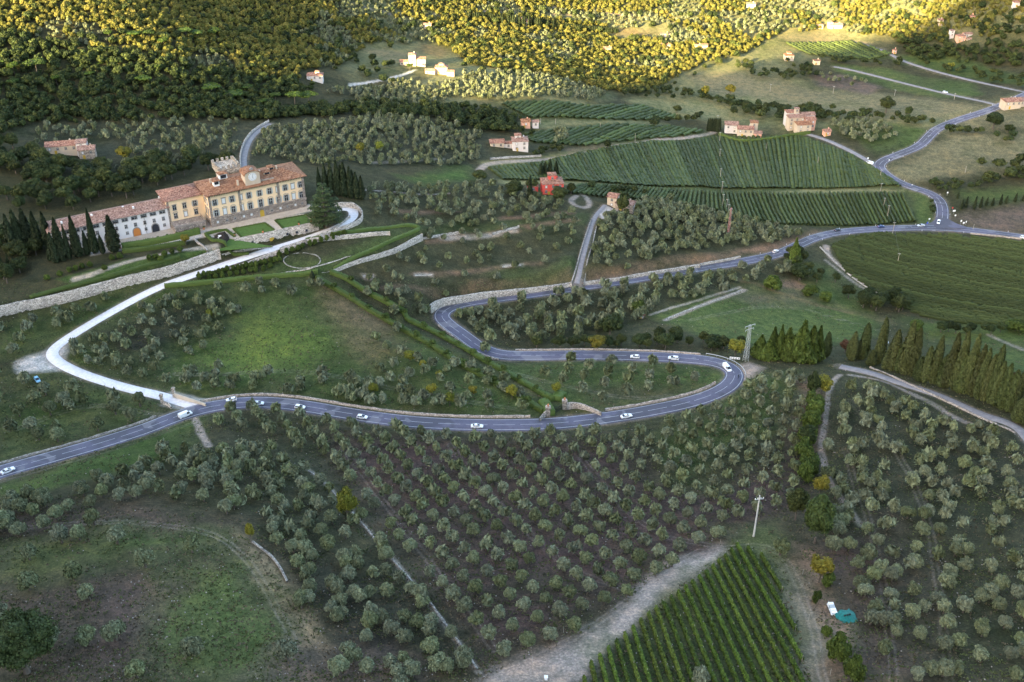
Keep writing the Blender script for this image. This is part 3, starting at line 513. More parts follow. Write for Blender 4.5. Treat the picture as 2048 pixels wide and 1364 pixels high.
def proto(kind, nvar, mat, n, nlow, rx, rz, cz, nl, size, lobe, th, tr, **kw):
    out = []
    for i in range(nvar):
        rg = np.random.default_rng(hash(kind) % 1000 + i if False else sum(map(ord, kind)) + i * 17)
        sx = rg.uniform(.88, 1.12); v, cv, cf = lobed(n, rx*sx, rz, cz, nl, size, rg, lobe, **kw); hi = crown_mesh('crown', mat, v, cv, cf)
        rg = np.random.default_rng(900 + i + sum(map(ord, kind))); v, cv, cf = lobed(nlow, rx*sx, rz, cz, max(4, nl//2), size * (n/nlow)**.5 * .8, rg, lobe, **kw); lo = crown_mesh('tree', mat, v, cv, cf)
        out.append((trunk_mesh(th, tr, rx*.45, seed=i), hi, lo))
    PROTO[kind] = out
proto('olive_tree', 10, L_OLIVE, 3000, 190, 2.2, 1.95, 2.65, 24, .27, .33, 1.3, .22, aspect=2.2, up=3.2, shell=.6)
proto('broadleaf_tree', 7, L_OAK, 3600, 200, 3.4, 2.8, 4.2, 24, .36, .36, 2.2, .25)
proto('bush', 5, L_BUSH, 2400, 120, 1.9, 1.5, 1.35, 16, .26, .4, .4, .1)
proto('yellow_tree', 4, L_YEL, 1500, 100, 2.0, 2.0, 2.9, 16, .24, .36, 1.3, .12)
proto('stone_pine', 4, L_PINE, 1100, 170, 4.2, 1.15, 7.2, 14, .6, .45, 6.2, .26)
proto('round_topiary', 3, L_HEDGE, 600, 80, .95, .95, .95, 3, .28, .8, .3, .08)
proto('woodland_oak', 6, L_WOOD, 700, 200, 2.5, 2.4, 2.6, 13, .5, .42, 1.5, .2)
proto('golden_oak', 6, L_SUNWOOD, 700, 200, 2.2, 2.3, 2.5, 13, .46, .42, 1.5, .2)  # lit copy of woodland_oak with the brightness in its leaf colour
def conical(name, mat, n, h, r, size, seed, sharp=.8, layers=0, base=.03, dead=0):
    rg = np.random.default_rng(seed); t = rg.random(n); t = base + (1-base) * t; a = rg.uniform(0, 2*math.pi, n)
    prof = lambda t: np.minimum(1, (t/ .16) ** .5) * np.maximum(0, 1 - np.clip((t-.16)/.84, 0, 1) ** (1/sharp) * 1.0) ** sharp
    rad = r * prof(t) * (1 + .16*np.sin(a*3 + seed) + .12*np.sin(a*5 + t*9)) * rg.uniform(.82, 1.06, n)
    p = np.c_[np.cos(a)*rad, np.sin(a)*rad, t*h]; d = np.c_[np.cos(a), np.sin(a), np.full(n, .35)]; v = cards(p, d, size, rg, up=3., aspect=1.8)
    mb = MB(); ks = np.linspace(base, .97, 9)
    for i in range(8): mb.tube((0, 0, ks[i]*h), (0, 0, ks[i+1]*h), max(.04, r*.8*prof(ks[i])), max(.03, r*.8*prof(ks[i+1])), 8, cap=(i in (0, 7)))
    cv = np.vstack(mb.v); cf = [f for f in mb.f if len(f) == 4]; return crown_mesh(name, mat, v, cv, cf + [f[:3] for f in mb.f if len(f) > 4][:0] + [(0, 1, 2)])
def tr_straight(h, r): return MB().tube((0, 0, -.4), (0, 0, h), r, r*.5, 7).mesh('trunk', BARK)
PROTO['cypress'] = [(tr_straight(1.6, .2), conical('crown', L_CYP, 1700, 14, 1.65, .5, i, sharp=.75), conical('tree', L_CYP, 160, 14, 1.6, 1.3, i)) for i in range(4)]
PROTO['green_cypress'] = [(tr_straight(1.6, .2), conical('crown', L_CYPG, 3400, 14, 1.75, .36, 10+i, sharp=.6), conical('tree', L_CYPG, 160, 14, 1.9, 1.3, i)) for i in range(4)]
PROTO['fir_tree'] = [(tr_straight(1.6, .25), conical('crown', L_BUSH, 1900, 10, 3.2, .6, 30+i, sharp=1.0), conical('tree', L_BUSH, 160, 10, 3.2, 1.3, i)) for i in range(3)]
def cedar():
    rg = np.random.default_rng(4); V = []; mb = MB(); H_ = 16; mb.tube((0, 0, -.5), (0, 0, H_*.96), .5, .06, 8)
    for L in range(9):
        z = 2.4 + L * 1.5; R_ = (7.4 * (1 - (z/H_)**1.4) + .6); nb = 8 if L < 8 else 5
        for k in range(nb):
            a = 2*math.pi*(k + rg.uniform(-.35, .35))/nb + L*.5; rl = R_ * rg.uniform(.7, 1.08); e = np.array([math.cos(a)*rl, math.sin(a)*rl, z + rl*.06]); mb.tube((0, 0, z-.5), e, .13, .03, 4)
            m_ = int(95 * rl / 5) + 12; t = rg.uniform(.25, 1.03, m_)**.8; side = rg.normal(0, .17, m_) * rl * (1.1 - .3*t)
            p = np.c_[np.cos(a)*rl*t - np.sin(a)*side, np.sin(a)*rl*t + np.cos(a)*side, z - .1 + rl*t*.06 + rg.uniform(-.08, .18, m_)]; V.append(cards(p, np.tile([0, 0, 2.2], (m_, 1)), .5, rg))
    return mb.mesh('trunk', BARK), crown_mesh('crown', L_CED, np.vstack(V))
def place_tree(kind, p, s, sz=None, label='', cat='tree', group=None, name=None, rot=None):
    tr, hi, lo = PROTO[kind][rng.integers(len(PROTO[kind]))]
    e = empty(name or kind, p, rng.uniform(0, 6.28) if rot is None else rot, label, cat, group); e.scale = (s, s, s if sz is None else sz)
    mkobj('trunk', tr, e); c = mkobj('crown', hi, e); return e
PCOL = {}
def proto_col(kind, part=2, key=None):
    k = (kind, part)
    if k not in PCOL:
        c = bpy.data.collections.new('protos_' + kind)
        for i, t in enumerate(PROTO[kind]):
            o = bpy.data.objects.new(f'{kind}_{i:02d}', t[part]); c.objects.link(o)
        PCOL[k] = (c, len(PROTO[kind]))
    return PCOL[k]
def instancer(name, kind, pts, sc, label, cat, part=2):      # one uncountable mass of far trees
    if len(pts) == 0: return
    col_, nv = proto_col(kind, part); n = len(pts); me = bpy.data.meshes.new(name); me.vertices.add(n); me.vertices.foreach_set('co', np.asarray(pts, np.float32).ravel())
    a = me.attributes.new('sc', 'FLOAT', 'POINT'); a.data.foreach_set('value', np.asarray(sc, np.float32))
    a = me.attributes.new('rz', 'FLOAT', 'POINT'); a.data.foreach_set('value', rng.uniform(0, 6.28, n).astype(np.float32))
    a = me.attributes.new('ix', 'INT', 'POINT'); a.data.foreach_set('value', rng.integers(0, nv, n).astype(np.int32))
    o = mkobj(name, me); ng = bpy.data.node_groups.new('scatter', 'GeometryNodeTree'); ng.interface.new_socket('Geometry', in_out='INPUT', socket_type='NodeSocketGeometry'); ng.interface.new_socket('Geometry', in_out='OUTPUT', socket_type='NodeSocketGeometry')
    N = ng.nodes; gi = N.new('NodeGroupInput'); go = N.new('NodeGroupOutput'); ci = N.new('GeometryNodeCollectionInfo'); ci.inputs[0].default_value = col_; ci.inputs['Separate Children'].default_value = True; ci.inputs['Reset Children'].default_value = True
    ip = N.new('GeometryNodeInstanceOnPoints'); ip.inputs['Pick Instance'].default_value = True
    def att(nm, dt): q = N.new('GeometryNodeInputNamedAttribute'); q.data_type = dt; q.inputs[0].default_value = nm; return [s for s in q.outputs if s.enabled][0]
    cx = N.new('ShaderNodeCombineXYZ'); L = ng.links; L.new(att('rz', 'FLOAT'), cx.inputs[2]); e2r = N.new('FunctionNodeEulerToRotation'); L.new(cx.outputs[0], e2r.inputs[0])
    L.new(gi.outputs[0], ip.inputs['Points']); L.new(ci.outputs[0], ip.inputs['Instance']); L.new(att('ix', 'INT'), ip.inputs['Instance Index']); L.new(e2r.outputs[0], ip.inputs['Rotation']); L.new(att('sc', 'FLOAT'), ip.inputs['Scale']); L.new(ip.outputs[0], go.inputs[0])
    md = o.modifiers.new('scatter', 'NODES'); md.node_group = ng; return tag(o, label, cat, None, 'stuff')
# ------------------------------------------------------------------ scattering
EXCL = [PL(s) for s in ("640,130 640,165 660,170 665,150", "790,110 920,120 925,165 860,170 780,160", "1555,100 1605,100 1605,128 1555,128", "1560,70 1640,60 1760,78 1800,110 1760,124 1640,112 1540,92", "830,80 905,98 885,118 790,112", "1195,58 1325,55 1335,74 1225,78", "725,92 850,108 856,128 765,122", "1640,45 1690,45 1690,68 1640,68", "1900,60 1960,60 1960,96 1890,96", "1700,78 1800,100 1830,125 1810,128 1740,100", "1620,120 1655,120 1655,138 1620,138", "1030,38 1070,38 1070,56 1030,56", "1490,5 1520,5 1520,22 1490,22", "600,140 665,140 665,172 600,172",
    "80,285 255,285 255,325 80,325", "985,265 1110,265 1110,312 985,312", "1030,240 1080,240 1080,262 1030,262", "1065,345 1150,345 1150,398 1065,398", "1200,380 1270,380 1270,430 1200,430", "1440,240 1535,240 1535,285 1440,285", "1585,225 1645,225 1645,275 1585,275", "540,200 700,190 720,212 560,225",
    "90,440 100,600 340,545 440,515 640,470 740,440 700,400 620,330 420,310 300,380 100,420", "1495,640 1510,640 1510,735 1485,735")]
ROADSEG = [(p, w) for p, w in ROADS.values()] + [(smooth_line(PL("1668,133 1760,155 1900,190 1990,210"), 3), 3), (smooth_line(PL("1710,86 1770,98 1800,118 1860,140 1960,165 2100,195"), 3), 3.5), (smooth_line(PL("700,170 760,160 800,152 830,140"), 3), 3)]
def keep_free(xy, clear=2.0, excl=True):
    k = np.ones(len(xy), bool)
    for p, w in ROADSEG: d, _, _ = dist_line(xy[:, 0], xy[:, 1], p, w + clear + 3); k &= d > w/2 + clear
    if excl:
        for e in EXCL: k &= ~inpoly(xy[:, 0], xy[:, 1], e)
    return k
def scatter(s, spacing, ang=0., jit=.3, drop=.0, clear=2.2, dirpx=None, excl=True, sx=None):
    poly = PL(s)
    if dirpx: q = PL(dirpx); ang = math.atan2(q[1][1]-q[0][1], q[1][0]-q[0][0])
    c, sn = math.cos(ang), math.sin(ang); lo = poly[:, :2].min(0); hi = poly[:, :2].max(0); ctr = (lo+hi)/2; r = np.hypot(*(hi-lo))/2 + spacing
    a = np.arange(-r, r, spacing); b = np.arange(-r, r, sx or spacing); A, B = np.meshgrid(a, b, indexing='ij'); A = A.ravel() + rng.normal(0, jit, A.size)*spacing; B = B.ravel() + rng.normal(0, jit, B.size)*(sx or spacing)
    xy = np.c_[ctr[0] + A*c - B*sn, ctr[1] + A*sn + B*c]; xy = xy[inpoly(xy[:, 0], xy[:, 1], poly)]
    if drop: xy = xy[rng.random(len(xy)) > drop]
    xy = xy[keep_free(xy, clear, excl)]; return np.c_[xy, H(xy[:, 0], xy[:, 1])]
def band(s, width, spacing, clear=2.0, excl=False):
    p = smooth_line(PL(s), spacing*.5, 2); n = int(len(p) * .5 * max(1, width/spacing)); i = rng.integers(0, len(p), n); xy = p[i, :2] + rng.uniform(-.5, .5, (n, 2)) * width
    ok = []
    for q in xy:
        if all((q[0]-o[0])**2 + (q[1]-o[1])**2 > (spacing*.55)**2 for o in ok): ok.append(q)
    xy = np.array(ok); xy = xy[keep_free(xy, clear, excl)]; return np.c_[xy, H(xy[:, 0], xy[:, 1])]
POOL = {}
def pool(kind, pts, r0, r1, label, group): POOL.setdefault(kind, []).extend([(p, rng.uniform(r0, r1), label, group) for p in pts])
def pxs(s): return PL(s)
# olives, zone by zone (scale 1 = crown 4.9 m wide)
O = 'olive_tree'
pool(O, scatter("430,835 470,812 560,818 700,852 850,870 1000,875 1200,868 1330,848 1420,825 1500,775 1560,745 1610,760 1600,900 1590,1010 1500,1040 1440,1075 1290,1175 1190,1240 1020,1345 975,1335 860,1180 760,1050 640,930 560,880 440,860", 7.0, dirpx="640,950 950,1330", jit=.04, drop=.03, clear=1.0), .86, 1.12, 'rounded silvery olive tree in the ploughed grove below the winding road', 'olive trees in the ploughed central grove')
pool(O, scatter("380,905 560,900 610,945 740,1050 940,1310 940,1375 690,1375 610,1240 560,1110 500,1010 380,960", 5.6, jit=.25, drop=.05, clear=1.2, dirpx="640,950 950,1330"), .85, 1.15, 'dusky olive tree crowded in the dense grove left of the low dividing wall', 'olive trees in the dense left grove')
pool(O, scatter("-20,1020 150,985 330,900 390,905 400,960 520,1000 470,1035 300,990 100,1060 -20,1090", 6.4, jit=.25, drop=.05), .9, 1.15, 'grey-green olive tree in the belt between the left road verge and the brown field', 'olive trees in the belt below the left road')
pool(O, scatter("1685,770 1780,790 1960,860 2060,910 2060,1375 1770,1375 1720,1240 1700,1120 1650,1040 1650,900 1665,800", 6.7, jit=.3, drop=.06, clear=1.2), .85, 1.12, 'loose-crowned olive tree in the dim grove right of the bush row', 'olive trees in the right hand grove')
pool(O, pxs("100,1290 1,1240 190,1050 125,1085 60,1120 235,1085 292,1135 385,1105 150,1160 60,1180 180,1200 180,1290 60,1000 232,1280 275,1355 388,1310 575,1320 160,1080 680,1350 10,1060") , 1.15, 1.4, 'lone olive tree scattered on the brown and green field at lower left', 'olive trees scattered on the lower left field')
pool(O, pxs("1560,1110 1665,1105 1735,1120 1760,1150 1670,1060 1740,1250 1400,1370"), 1.1, 1.35, 'larger olive tree standing near the tall round cypress', 'olive trees near the round cypress')
pool(O, pxs("1143,727 1223,730 1303,733 1178,740 1136,747 1262,745 1343,748 1090,753 1214,752 1170,761 1300,759 1124,767 1255,766 1346,773 1208,776 1298,781 1164,786 1251,792 1204,804 1389,764"), .98, 1.15, 'neat round olive tree on the green lawn inside the road bend', 'olive trees on the lawn inside the road bend')
pool(O, pxs("793,665 752,685 775,700 803,712 835,725 790,735 760,745 865,735 850,750 820,755 910,735 895,750 942,740 970,705 978,755 975,770 880,765 900,785 940,770 935,800 975,800 1008,765 1005,785 1038,795 1045,820 850,800 820,790 808,770 780,765 760,775 735,785 728,800 742,810 830,812 800,790 700,760 715,775 720,800 870,815 922,815 980,820"), .85, 1.05, 'olive tree on the grass slope beside the hedged avenue', 'olive trees beside the hedged avenue')
pool(O, scatter("350,740 420,735 560,750 640,748 740,770 820,800 1000,820 700,812 600,795 540,785 420,790 360,790", 6.6, jit=.22, drop=.1, clear=3.0), .85, 1.1, 'olive tree in the strip between the meadow and the road wall', 'olive trees between meadow and road wall')
pool(O, scatter("130,705 200,660 320,600 400,580 640,562 650,590 480,600 480,640 420,680 440,700 330,735 340,770 200,755", 6.3, jit=.25, drop=.12), .85, 1.1, 'dark olive tree on the bank above the meadow inside the white drive', 'olive trees inside the white drive')
pool(O, scatter("-20,655 60,640 200,600 300,580 160,660 100,690 40,720 -20,770", 8, jit=.25, drop=.05), .95, 1.2, 'olive tree between the big retaining wall and the white drive', 'olive trees under the retaining wall')
pool(O, scatter("-20,790 30,760 160,770 300,800 300,830 200,870 60,900 -20,930", 9.5, jit=.22), 1.1, 1.35, 'broad olive tree on the lawn above the left road', 'olive trees above the left road')
pool(O, scatter("1172,445 1205,430 1260,425 1330,400 1440,430 1560,455 1610,470 1560,490 1450,500 1250,545 1172,552", 5.4, jit=.28, drop=.06), .82, 1.1, 'olive tree on the crowded hillside above the upper road', 'olive trees above the upper road')
pool(O, scatter("700,445 860,455 1160,435 1150,550 1000,575 870,595 790,590 700,560 720,545 850,490 845,465", 8.0, jit=.35, drop=.25, clear=3), .6, .95, 'small olive tree on the stony terraces left of the walled lane', 'olive trees on the stony terraces')
pool(O, scatter("740,372 880,375 960,368 1050,390 1150,425 1140,440 1000,448 860,455 750,440 720,420", 5.8, jit=.3, drop=.12), .75, 1.0, 'olive tree on the terrace below the red house', 'olive trees below the red house')
pool(O, scatter("700,560 790,590 860,600 850,640 800,640 740,600", 5.5, jit=.3, drop=.15, clear=1), .9, 1.1, 'olive tree beside the uphill bend of the road', 'olive trees beside the uphill bend')
pool(O, scatter("905,625 1000,603 1160,585 1400,548 1560,522 1600,545 1490,575 1300,625 1260,650 1180,680 1040,690 980,690", 6.8, jit=.28, drop=.08, clear=1.5), 1.0, 1.3, 'tall olive tree in the hollow between the two road legs', 'olive trees in the hollow between the road legs')
pool(O, scatter("60,250 300,240 480,245 485,300 470,335 300,345 200,370 80,330", 6.2, jit=.25, drop=.2, sx=4.8), .65, .9, 'olive tree', 'x')
pool(O, scatter("515,262 700,240 840,250 960,270 960,320 900,335 740,332 640,332 505,330", 4.9, jit=.25, drop=.08), .65, .9, 'olive tree', 'x')
pool(O, scatter("690,178 800,165 930,145 1060,150 1140,165 1215,192 1190,206 1000,205 920,198 850,215 700,215 650,185", 4.6, jit=.22, drop=.05), .72, .95, 'olive tree', 'x')
pool(O, scatter("640,262 760,232 900,245 930,262 760,262", 5, jit=.3, drop=.2), .7, .95, 'olive tree', 'x')
pool(O, scatter("1655,248 1720,240 1790,258 1800,275 1740,290 1690,275", 5, jit=.25, drop=.1), .8, 1.0, 'olive tree', 'x')
pool(O, scatter("1060,15 1300,25 1420,80 1340,90 1200,50 1080,35", 4.6, jit=.2, drop=.05), .65, .85, 'olive tree', 'x')
pool(O, scatter("650,0 780,0 800,30 700,40", 4.6, jit=.2), .65, .85, 'olive tree', 'x')
pool(O, scatter("1400,30 1560,20 1620,60 1500,75", 4.8, jit=.25, drop=.1), .65, .85, 'olive tree', 'x')
pool(O, scatter("1640,150 1720,158 1750,170 1700,175 1650,165", 6, jit=.15, drop=.35), .7, .9, 'olive tree', 'x')
pool(O, scatter("985,305 1100,300 1150,270 1110,260 1090,290 1000,292", 4.6, jit=.25), .9, 1.1, 'olive tree', 'x')
pool(O, scatter("1280,400 1440,438 1400,450 1240,425", 5, jit=.2), .9, 1.1, 'olive tree', 'x')
print('olives', len(POOL[O]))
# woodland (one mass) far away
Wd = []; Gd = []
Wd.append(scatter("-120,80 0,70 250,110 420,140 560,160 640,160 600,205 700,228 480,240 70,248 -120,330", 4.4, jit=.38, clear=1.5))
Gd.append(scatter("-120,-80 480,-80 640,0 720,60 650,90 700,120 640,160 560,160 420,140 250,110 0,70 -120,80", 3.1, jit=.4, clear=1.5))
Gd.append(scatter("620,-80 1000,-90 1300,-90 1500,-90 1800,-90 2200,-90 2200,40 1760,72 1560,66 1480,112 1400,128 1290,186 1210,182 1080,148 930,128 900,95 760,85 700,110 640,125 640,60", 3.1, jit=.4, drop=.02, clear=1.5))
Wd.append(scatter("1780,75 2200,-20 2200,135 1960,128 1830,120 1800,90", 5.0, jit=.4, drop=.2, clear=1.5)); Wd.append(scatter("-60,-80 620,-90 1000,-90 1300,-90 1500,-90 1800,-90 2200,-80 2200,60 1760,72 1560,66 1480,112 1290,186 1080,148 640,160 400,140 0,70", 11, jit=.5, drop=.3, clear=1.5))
Wd.append(scatter("470,215 700,205 900,210 1060,240 1050,262 960,262 880,240 700,232 480,245", 4.4, jit=.35))
# natural clearings in the lit hillside
OLX = []
def clear_(a): n_ = .6*vnoise(a[:, 0], a[:, 1], 38, 77) + .4*vnoise(a[:, 0], a[:, 1], 13, 78); uu, vv = proj(a); k = (n_ < .61) | (vv > 140) | (uu < 640) & (n_ < .74); OLX.append(a[~k][::2]); return a[k]
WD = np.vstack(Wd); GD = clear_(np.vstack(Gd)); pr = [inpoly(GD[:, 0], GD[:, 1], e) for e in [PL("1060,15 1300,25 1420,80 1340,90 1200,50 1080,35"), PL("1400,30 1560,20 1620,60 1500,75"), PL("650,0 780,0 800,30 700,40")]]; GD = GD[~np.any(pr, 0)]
print('woodland', len(WD), len(GD)); OX = OLX[0]; instancer('olive_groves', O, OX, rng.uniform(.5, .8, len(OX)), 'silvery olive terraces in the clearings of the sunlit woods', 'olive grove')
instancer('woodland', 'woodland_oak', WD, rng.uniform(.6, 1.3, len(WD)), 'woodland given a darker leaf tone on the shaded slopes behind the palace and at far right', 'woodland', 1)
instancer('woodland', 'golden_oak', GD, rng.uniform(.42, 1.02, len(GD)), 'woodland on the sunlit far hills with golden light put into its leaf colour', 'woodland', 1)
# the same woods and groves carry on beyond what the photograph shows
X_, Y_ = np.meshgrid(np.arange(-620, 830, 7.5), np.arange(150, 1320, 7.5)); q = np.c_[X_.ravel(), Y_.ravel()] + rng.normal(0, 2.6, (X_.size, 2)); q = np.c_[q, H(q[:, 0], q[:, 1])]; uu, vv = proj(q); out_ = (uu < -140) | (uu > 2190) | (vv < -95); q = q[out_ & keep_free(q[:, :2], 3)]; uu = proj(q)[0]; vv = proj(q)[1]
wd_ = (vv < -90) | ((uu < -100) & (vv < 420)); instancer('woodland', 'woodland_oak', q[wd_], rng.uniform(1.0, 1.7, wd_.sum()), 'evergreen woodland continuing over the surrounding hills', 'woodland'); wl_ = ~wd_ & (rng.random(len(q)) < .7); instancer('olive_groves', O, q[wl_], rng.uniform(.8, 1.1, wl_.sum()), 'olive groves continuing on either side of the valley', 'olive grove')
B = 'broadleaf_tree'
for s, w, sp, r0, r1, lab, grp in [
    ("1000,700 1100,702 1250,694 1350,684 1470,700", 14, 5.0, .6, .95, 'leafy green tree in the thicket above the road hairpin', 'trees in the thicket above the hairpin'),
    ("1490,222 1560,236 1640,232", 26, 5.0, .8, 1.15, 'tree', 'x'), ("1640,240 1760,232 1830,250 1900,262 2040,285", 10, 5, .6, .9, 'tree', 'x'), ("1250,187 1340,184 1450,204 1520,226", 12, 5, .6, .9, 'tree', 'x'),
    ("1480,130 1530,155 1640,158 1590,130", 14, 5, .6, .9, 'tree', 'x'), ("1650,122 1760,132 1820,128", 8, 5, .6, .9, 'tree', 'x'), ("1860,372 1900,380 1980,362 2060,352", 9, 4.5, .55, .8, 'tree', 'x'), ("1990,350 2060,340", 22, 5.5, .9, 1.2, 'tree', 'x'), ("1870,400 1868,440", 7, 4, .5, .75, 'tree', 'x'),
    ("1290,245 1340,246 1410,235", 5, 5, .6, .9, 'tree', 'x'), ("960,262 1020,262 1060,268", 10, 5, .6, .9, 'tree', 'x'), ("1060,380 1020,388", 6, 5, .8, 1.1, 'dark tree beside the red house', 'trees beside the red house'),
    ("1720,600 1760,612 1820,630", 16, 5.0, .95, 1.3, 'dark broadleaf tree in the copse below the oval vineyard', 'trees in the copse below the oval vineyard'), ("1860,660 1960,668 2060,662", 6, 5, .6, .9, 'low dark tree on the lower edge of the oval vineyard', 'trees on the lower vineyard edge'),
    ("1570,500 1600,525 1590,550 1660,575", 14, 5, .7, 1.0, 'dark tree in the clump beside the upper road bend', 'trees beside the upper road bend'), ("1540,690 1600,700", 10, 5, .6, .8, 'dark tree behind the fir trees', 'trees behind the firs'),
    ("-10,330 100,345 200,365 320,350 420,335", 22, 6.5, 1.0, 1.5, 'large dark oak in the wood behind the palace wing', 'oaks in the wood behind the palace'), ("-20,400 60,400 160,398 300,372", 22, 6.5, 1.0, 1.5, 'large dark oak in the wood behind the palace wing', 'oaks in the wood behind the palace'),
    ("-10,470 40,500 20,560", 20, 6.5, 1.1, 1.5, 'big dark evergreen oak at the left end of the long retaining wall', 'oaks left of the retaining wall'), ("-20,300 30,320 60,360", 26, 7, 1.0, 1.4, 'large dark oak in the wood behind the palace wing', 'oaks in the wood behind the palace'),
    ("1190,382 1300,392", 5, 5, .5, .8, 'low tree between the red house and the stone barn', 'trees between the red house and stone barn'), ("1265,420 1240,400", 6, 5, .7, 1, 'dark tree beside the stone barn', 'trees beside the stone barn'), ("1120,300 1070,312", 6, 4, .6, .8, 'tree', 'x')]:
    pool(B, band(s, w, sp), r0, r1, lab, grp)
for s, sp, r0, r1 in [("1800,120 2048,150 2048,185 1960,160 1850,135", 7, .6, .9), ("1230,192 1290,188 1400,205 1330,200", 6, .5, .8)]: pool(B, scatter(s, sp, jit=.4, drop=.3), r0, r1, 'tree', 'x')
print('broad', len(POOL[B]))
def emit(kind, nmax, name_far, label_far, cat_far):
    L = POOL[kind]; size = np.array([ppm(p) * s for p, s, _, _ in L]); uv = np.array([proj(p) for p, *_ in L]); vis = (uv[:, 0] > -40) & (uv[:, 0] < 2090) & (uv[:, 1] > -30) & (uv[:, 1] < 1420)
    size = np.where(vis, size, 0); order = np.argsort(-size); far = []
    for r_, i in enumerate(order):
        p, s, lab, grp = L[i]
        if r_ < nmax and grp != 'x' and vis[i]: place_tree(kind, tuple(p), s, label=lab, group=grp)
        else: far.append((p, s))
    if far: instancer(name_far, kind, np.array([f[0] for f in far]), np.array([f[1] for f in far]), label_far, cat_far)
emit(O, 300, 'olive_groves', 'distant olive groves covering the middle and far slopes', 'olive grove')
emit(B, 200, 'far_trees', 'scattered dark trees and copses between the far fields', 'trees')

# grass tufts, weeds and small stones over the near ground
def tuft(seed, mat, n=9, h=.45, w=.5):
    rg = np.random.default_rng(seed); c = np.c_[rg.normal(0, w*.5, (n, 2)), np.full(n, h*.4)]; a = rg.uniform(0, 6.28, n); return fastmesh('tuft', cards(c, np.c_[np.cos(a), np.sin(a), np.full(n, .3)], h, rg, up=3, aspect=1.6), np.arange(4*n).reshape(-1, 4), mat)
L_GR = leaf('grass_blades', (.09, .12, .042), (.11, .125, .05), trans=0); L_DRY = leaf('dry_grass_blades', (.16, .13, .08), (.12, .10, .065), trans=0); M_STN = simple('field_stone', (.30, .27, .24), .9, var=.3)
PROTO['grass'] = [(None, None, tuft(i, L_GR)) for i in range(4)]; PROTO['dry_grass'] = [(None, None, tuft(20+i, L_DRY)) for i in range(4)]; PROTO['stone'] = [(None, None, MB().ball((0, 0, .1), (.22, .18, .14), 6, 4, .25).mesh('stone', M_STN)) for i in range(3)]
_trk = [PL(z[3]) for z in ZONES if z[0] in ('track', 'gravel')]
def tufts(kind, n, v0, v1, smin, smax, lab, cat, seed, thr):
    u = rng.uniform(-20, 2068, n); v = v0 + (v1-v0)*rng.random(n)**.9; p = PW(u, v); nz = .5*vnoise(p[:, 0], p[:, 1], 11, seed) + .5*vnoise(p[:, 0], p[:, 1], 3, seed+1); k = (nz + rng.normal(0, .08, n) > thr) & keep_free(p[:, :2], .3, False)
    for t in _trk: k &= ~inpoly(p[:, 0], p[:, 1], t)
    p = p[k]; instancer('grass' if 'grass' in kind else 'stones', kind, p, rng.uniform(smin, smax, len(p)), lab, cat)
tufts('grass', 50000, 560, 1380, .25, .6, 'grass tufts and weeds over the groves and meadows', 'grass', 51, .48); tufts('dry_grass', 36000, 560, 1380, .22, .55, 'dry straw-coloured grass over the groves and fields', 'dry grass', 61, .52); tufts('stone', 4000, 560, 1380, .4, 1.1, 'small pale stones strewn over the near ground', 'stones', 71, .58)
# ------------------------------------------------------------------ explicit trees
def tree_px(kind, u, vb, vt, wpx, label, group=None, cat='tree', name=None):
    p = P(u, vb); h = hpx(p, vt); me = PROTO[kind][0][1]; zs = max(v.co.z for v in me.vertices) if kind not in HT else HT[kind]; HT[kind] = zs
    rx = RXN[kind]; s = (wpx / ppm(p)) / (2 * rx); tr, hi, lo = PROTO[kind][rng.integers(len(PROTO[kind]))]
    e = empty(name or kind, tuple(p), rng.uniform(0, 6.28), label, cat, group); e.scale = (s, s, h / zs); mkobj('trunk', tr, e); mkobj('crown', hi, e); return e
HT = {'cypress': 14, 'green_cypress': 14, 'fir_tree': 10}; RXN = {'cypress': 1.6, 'green_cypress': 1.8, 'fir_tree': 3.0, 'olive_tree': 2.45, 'broadleaf_tree': 3.6, 'bush': 2.0, 'yellow_tree': 2.1, 'stone_pine': 4.3, 'round_topiary': .95}
G = 'dark cypresses in front of the white wing'
for u, vb, vt, w in [(229, 503, 432, 23), (192, 508, 419, 15), (206, 507, 470, 11), (158, 515, 432, 18), (126, 521, 437, 20), (140, 519, 450, 10), (112, 525, 466, 16), (176, 510, 462, 12), (100, 500, 425, 18), (80, 498, 424, 18), (60, 496, 418, 22), (42, 500, 420, 20), (28, 505, 430, 18)]:
    tree_px('cypress', u, vb, vt, w, 'tall dark cypress in the row before the white palace wing', G)
for u, vb, vt in [(4, 545, 502), (20, 540, 508), (30, 535, 512), (40, 530, 512), (12, 556, 515), (100, 522, 495)]: tree_px('cypress', u, vb, vt, 7, 'slim young cypress left of the garden terrace', 'slim cypresses left of the terrace')
for u, vb, vt, w in [(652, 388, 328, 12), (664, 390, 325, 14), (677, 392, 322, 15), (690, 394, 326, 16), (702, 396, 334, 15), (714, 398, 345, 14), (724, 399, 352, 13), (640, 386, 335, 10), (684, 384, 330, 14), (706, 388, 340, 14)]:
    tree_px('cypress', u, vb, vt, w, 'dark cypress in the clump behind the cedar', 'cypresses behind the cedar')
tree_px('cypress', 625, 556, 541, 8, 'small dark cypress at the head of the hedged avenue')
tree_px('cypress', 1060, 400, 352, 10, 'narrow cypress standing against the red house'); 
for u, vb, vt in [(1100, 345, 318), (1112, 345, 322), (1090, 345, 324), (1082, 346, 326)]: tree_px('cypress', u, vb+6, vt, 10, 'dark cypress behind the red house', 'cypresses behind the red house')
for k in range(12): tree_px('cypress', 1415 + k*2.2 + rng.uniform(-.5, .5), 262 + k*.2, 236, 4.5, 'dark cypress in the tight block left of the white farmhouse', 'cypress block left of the farmhouse')
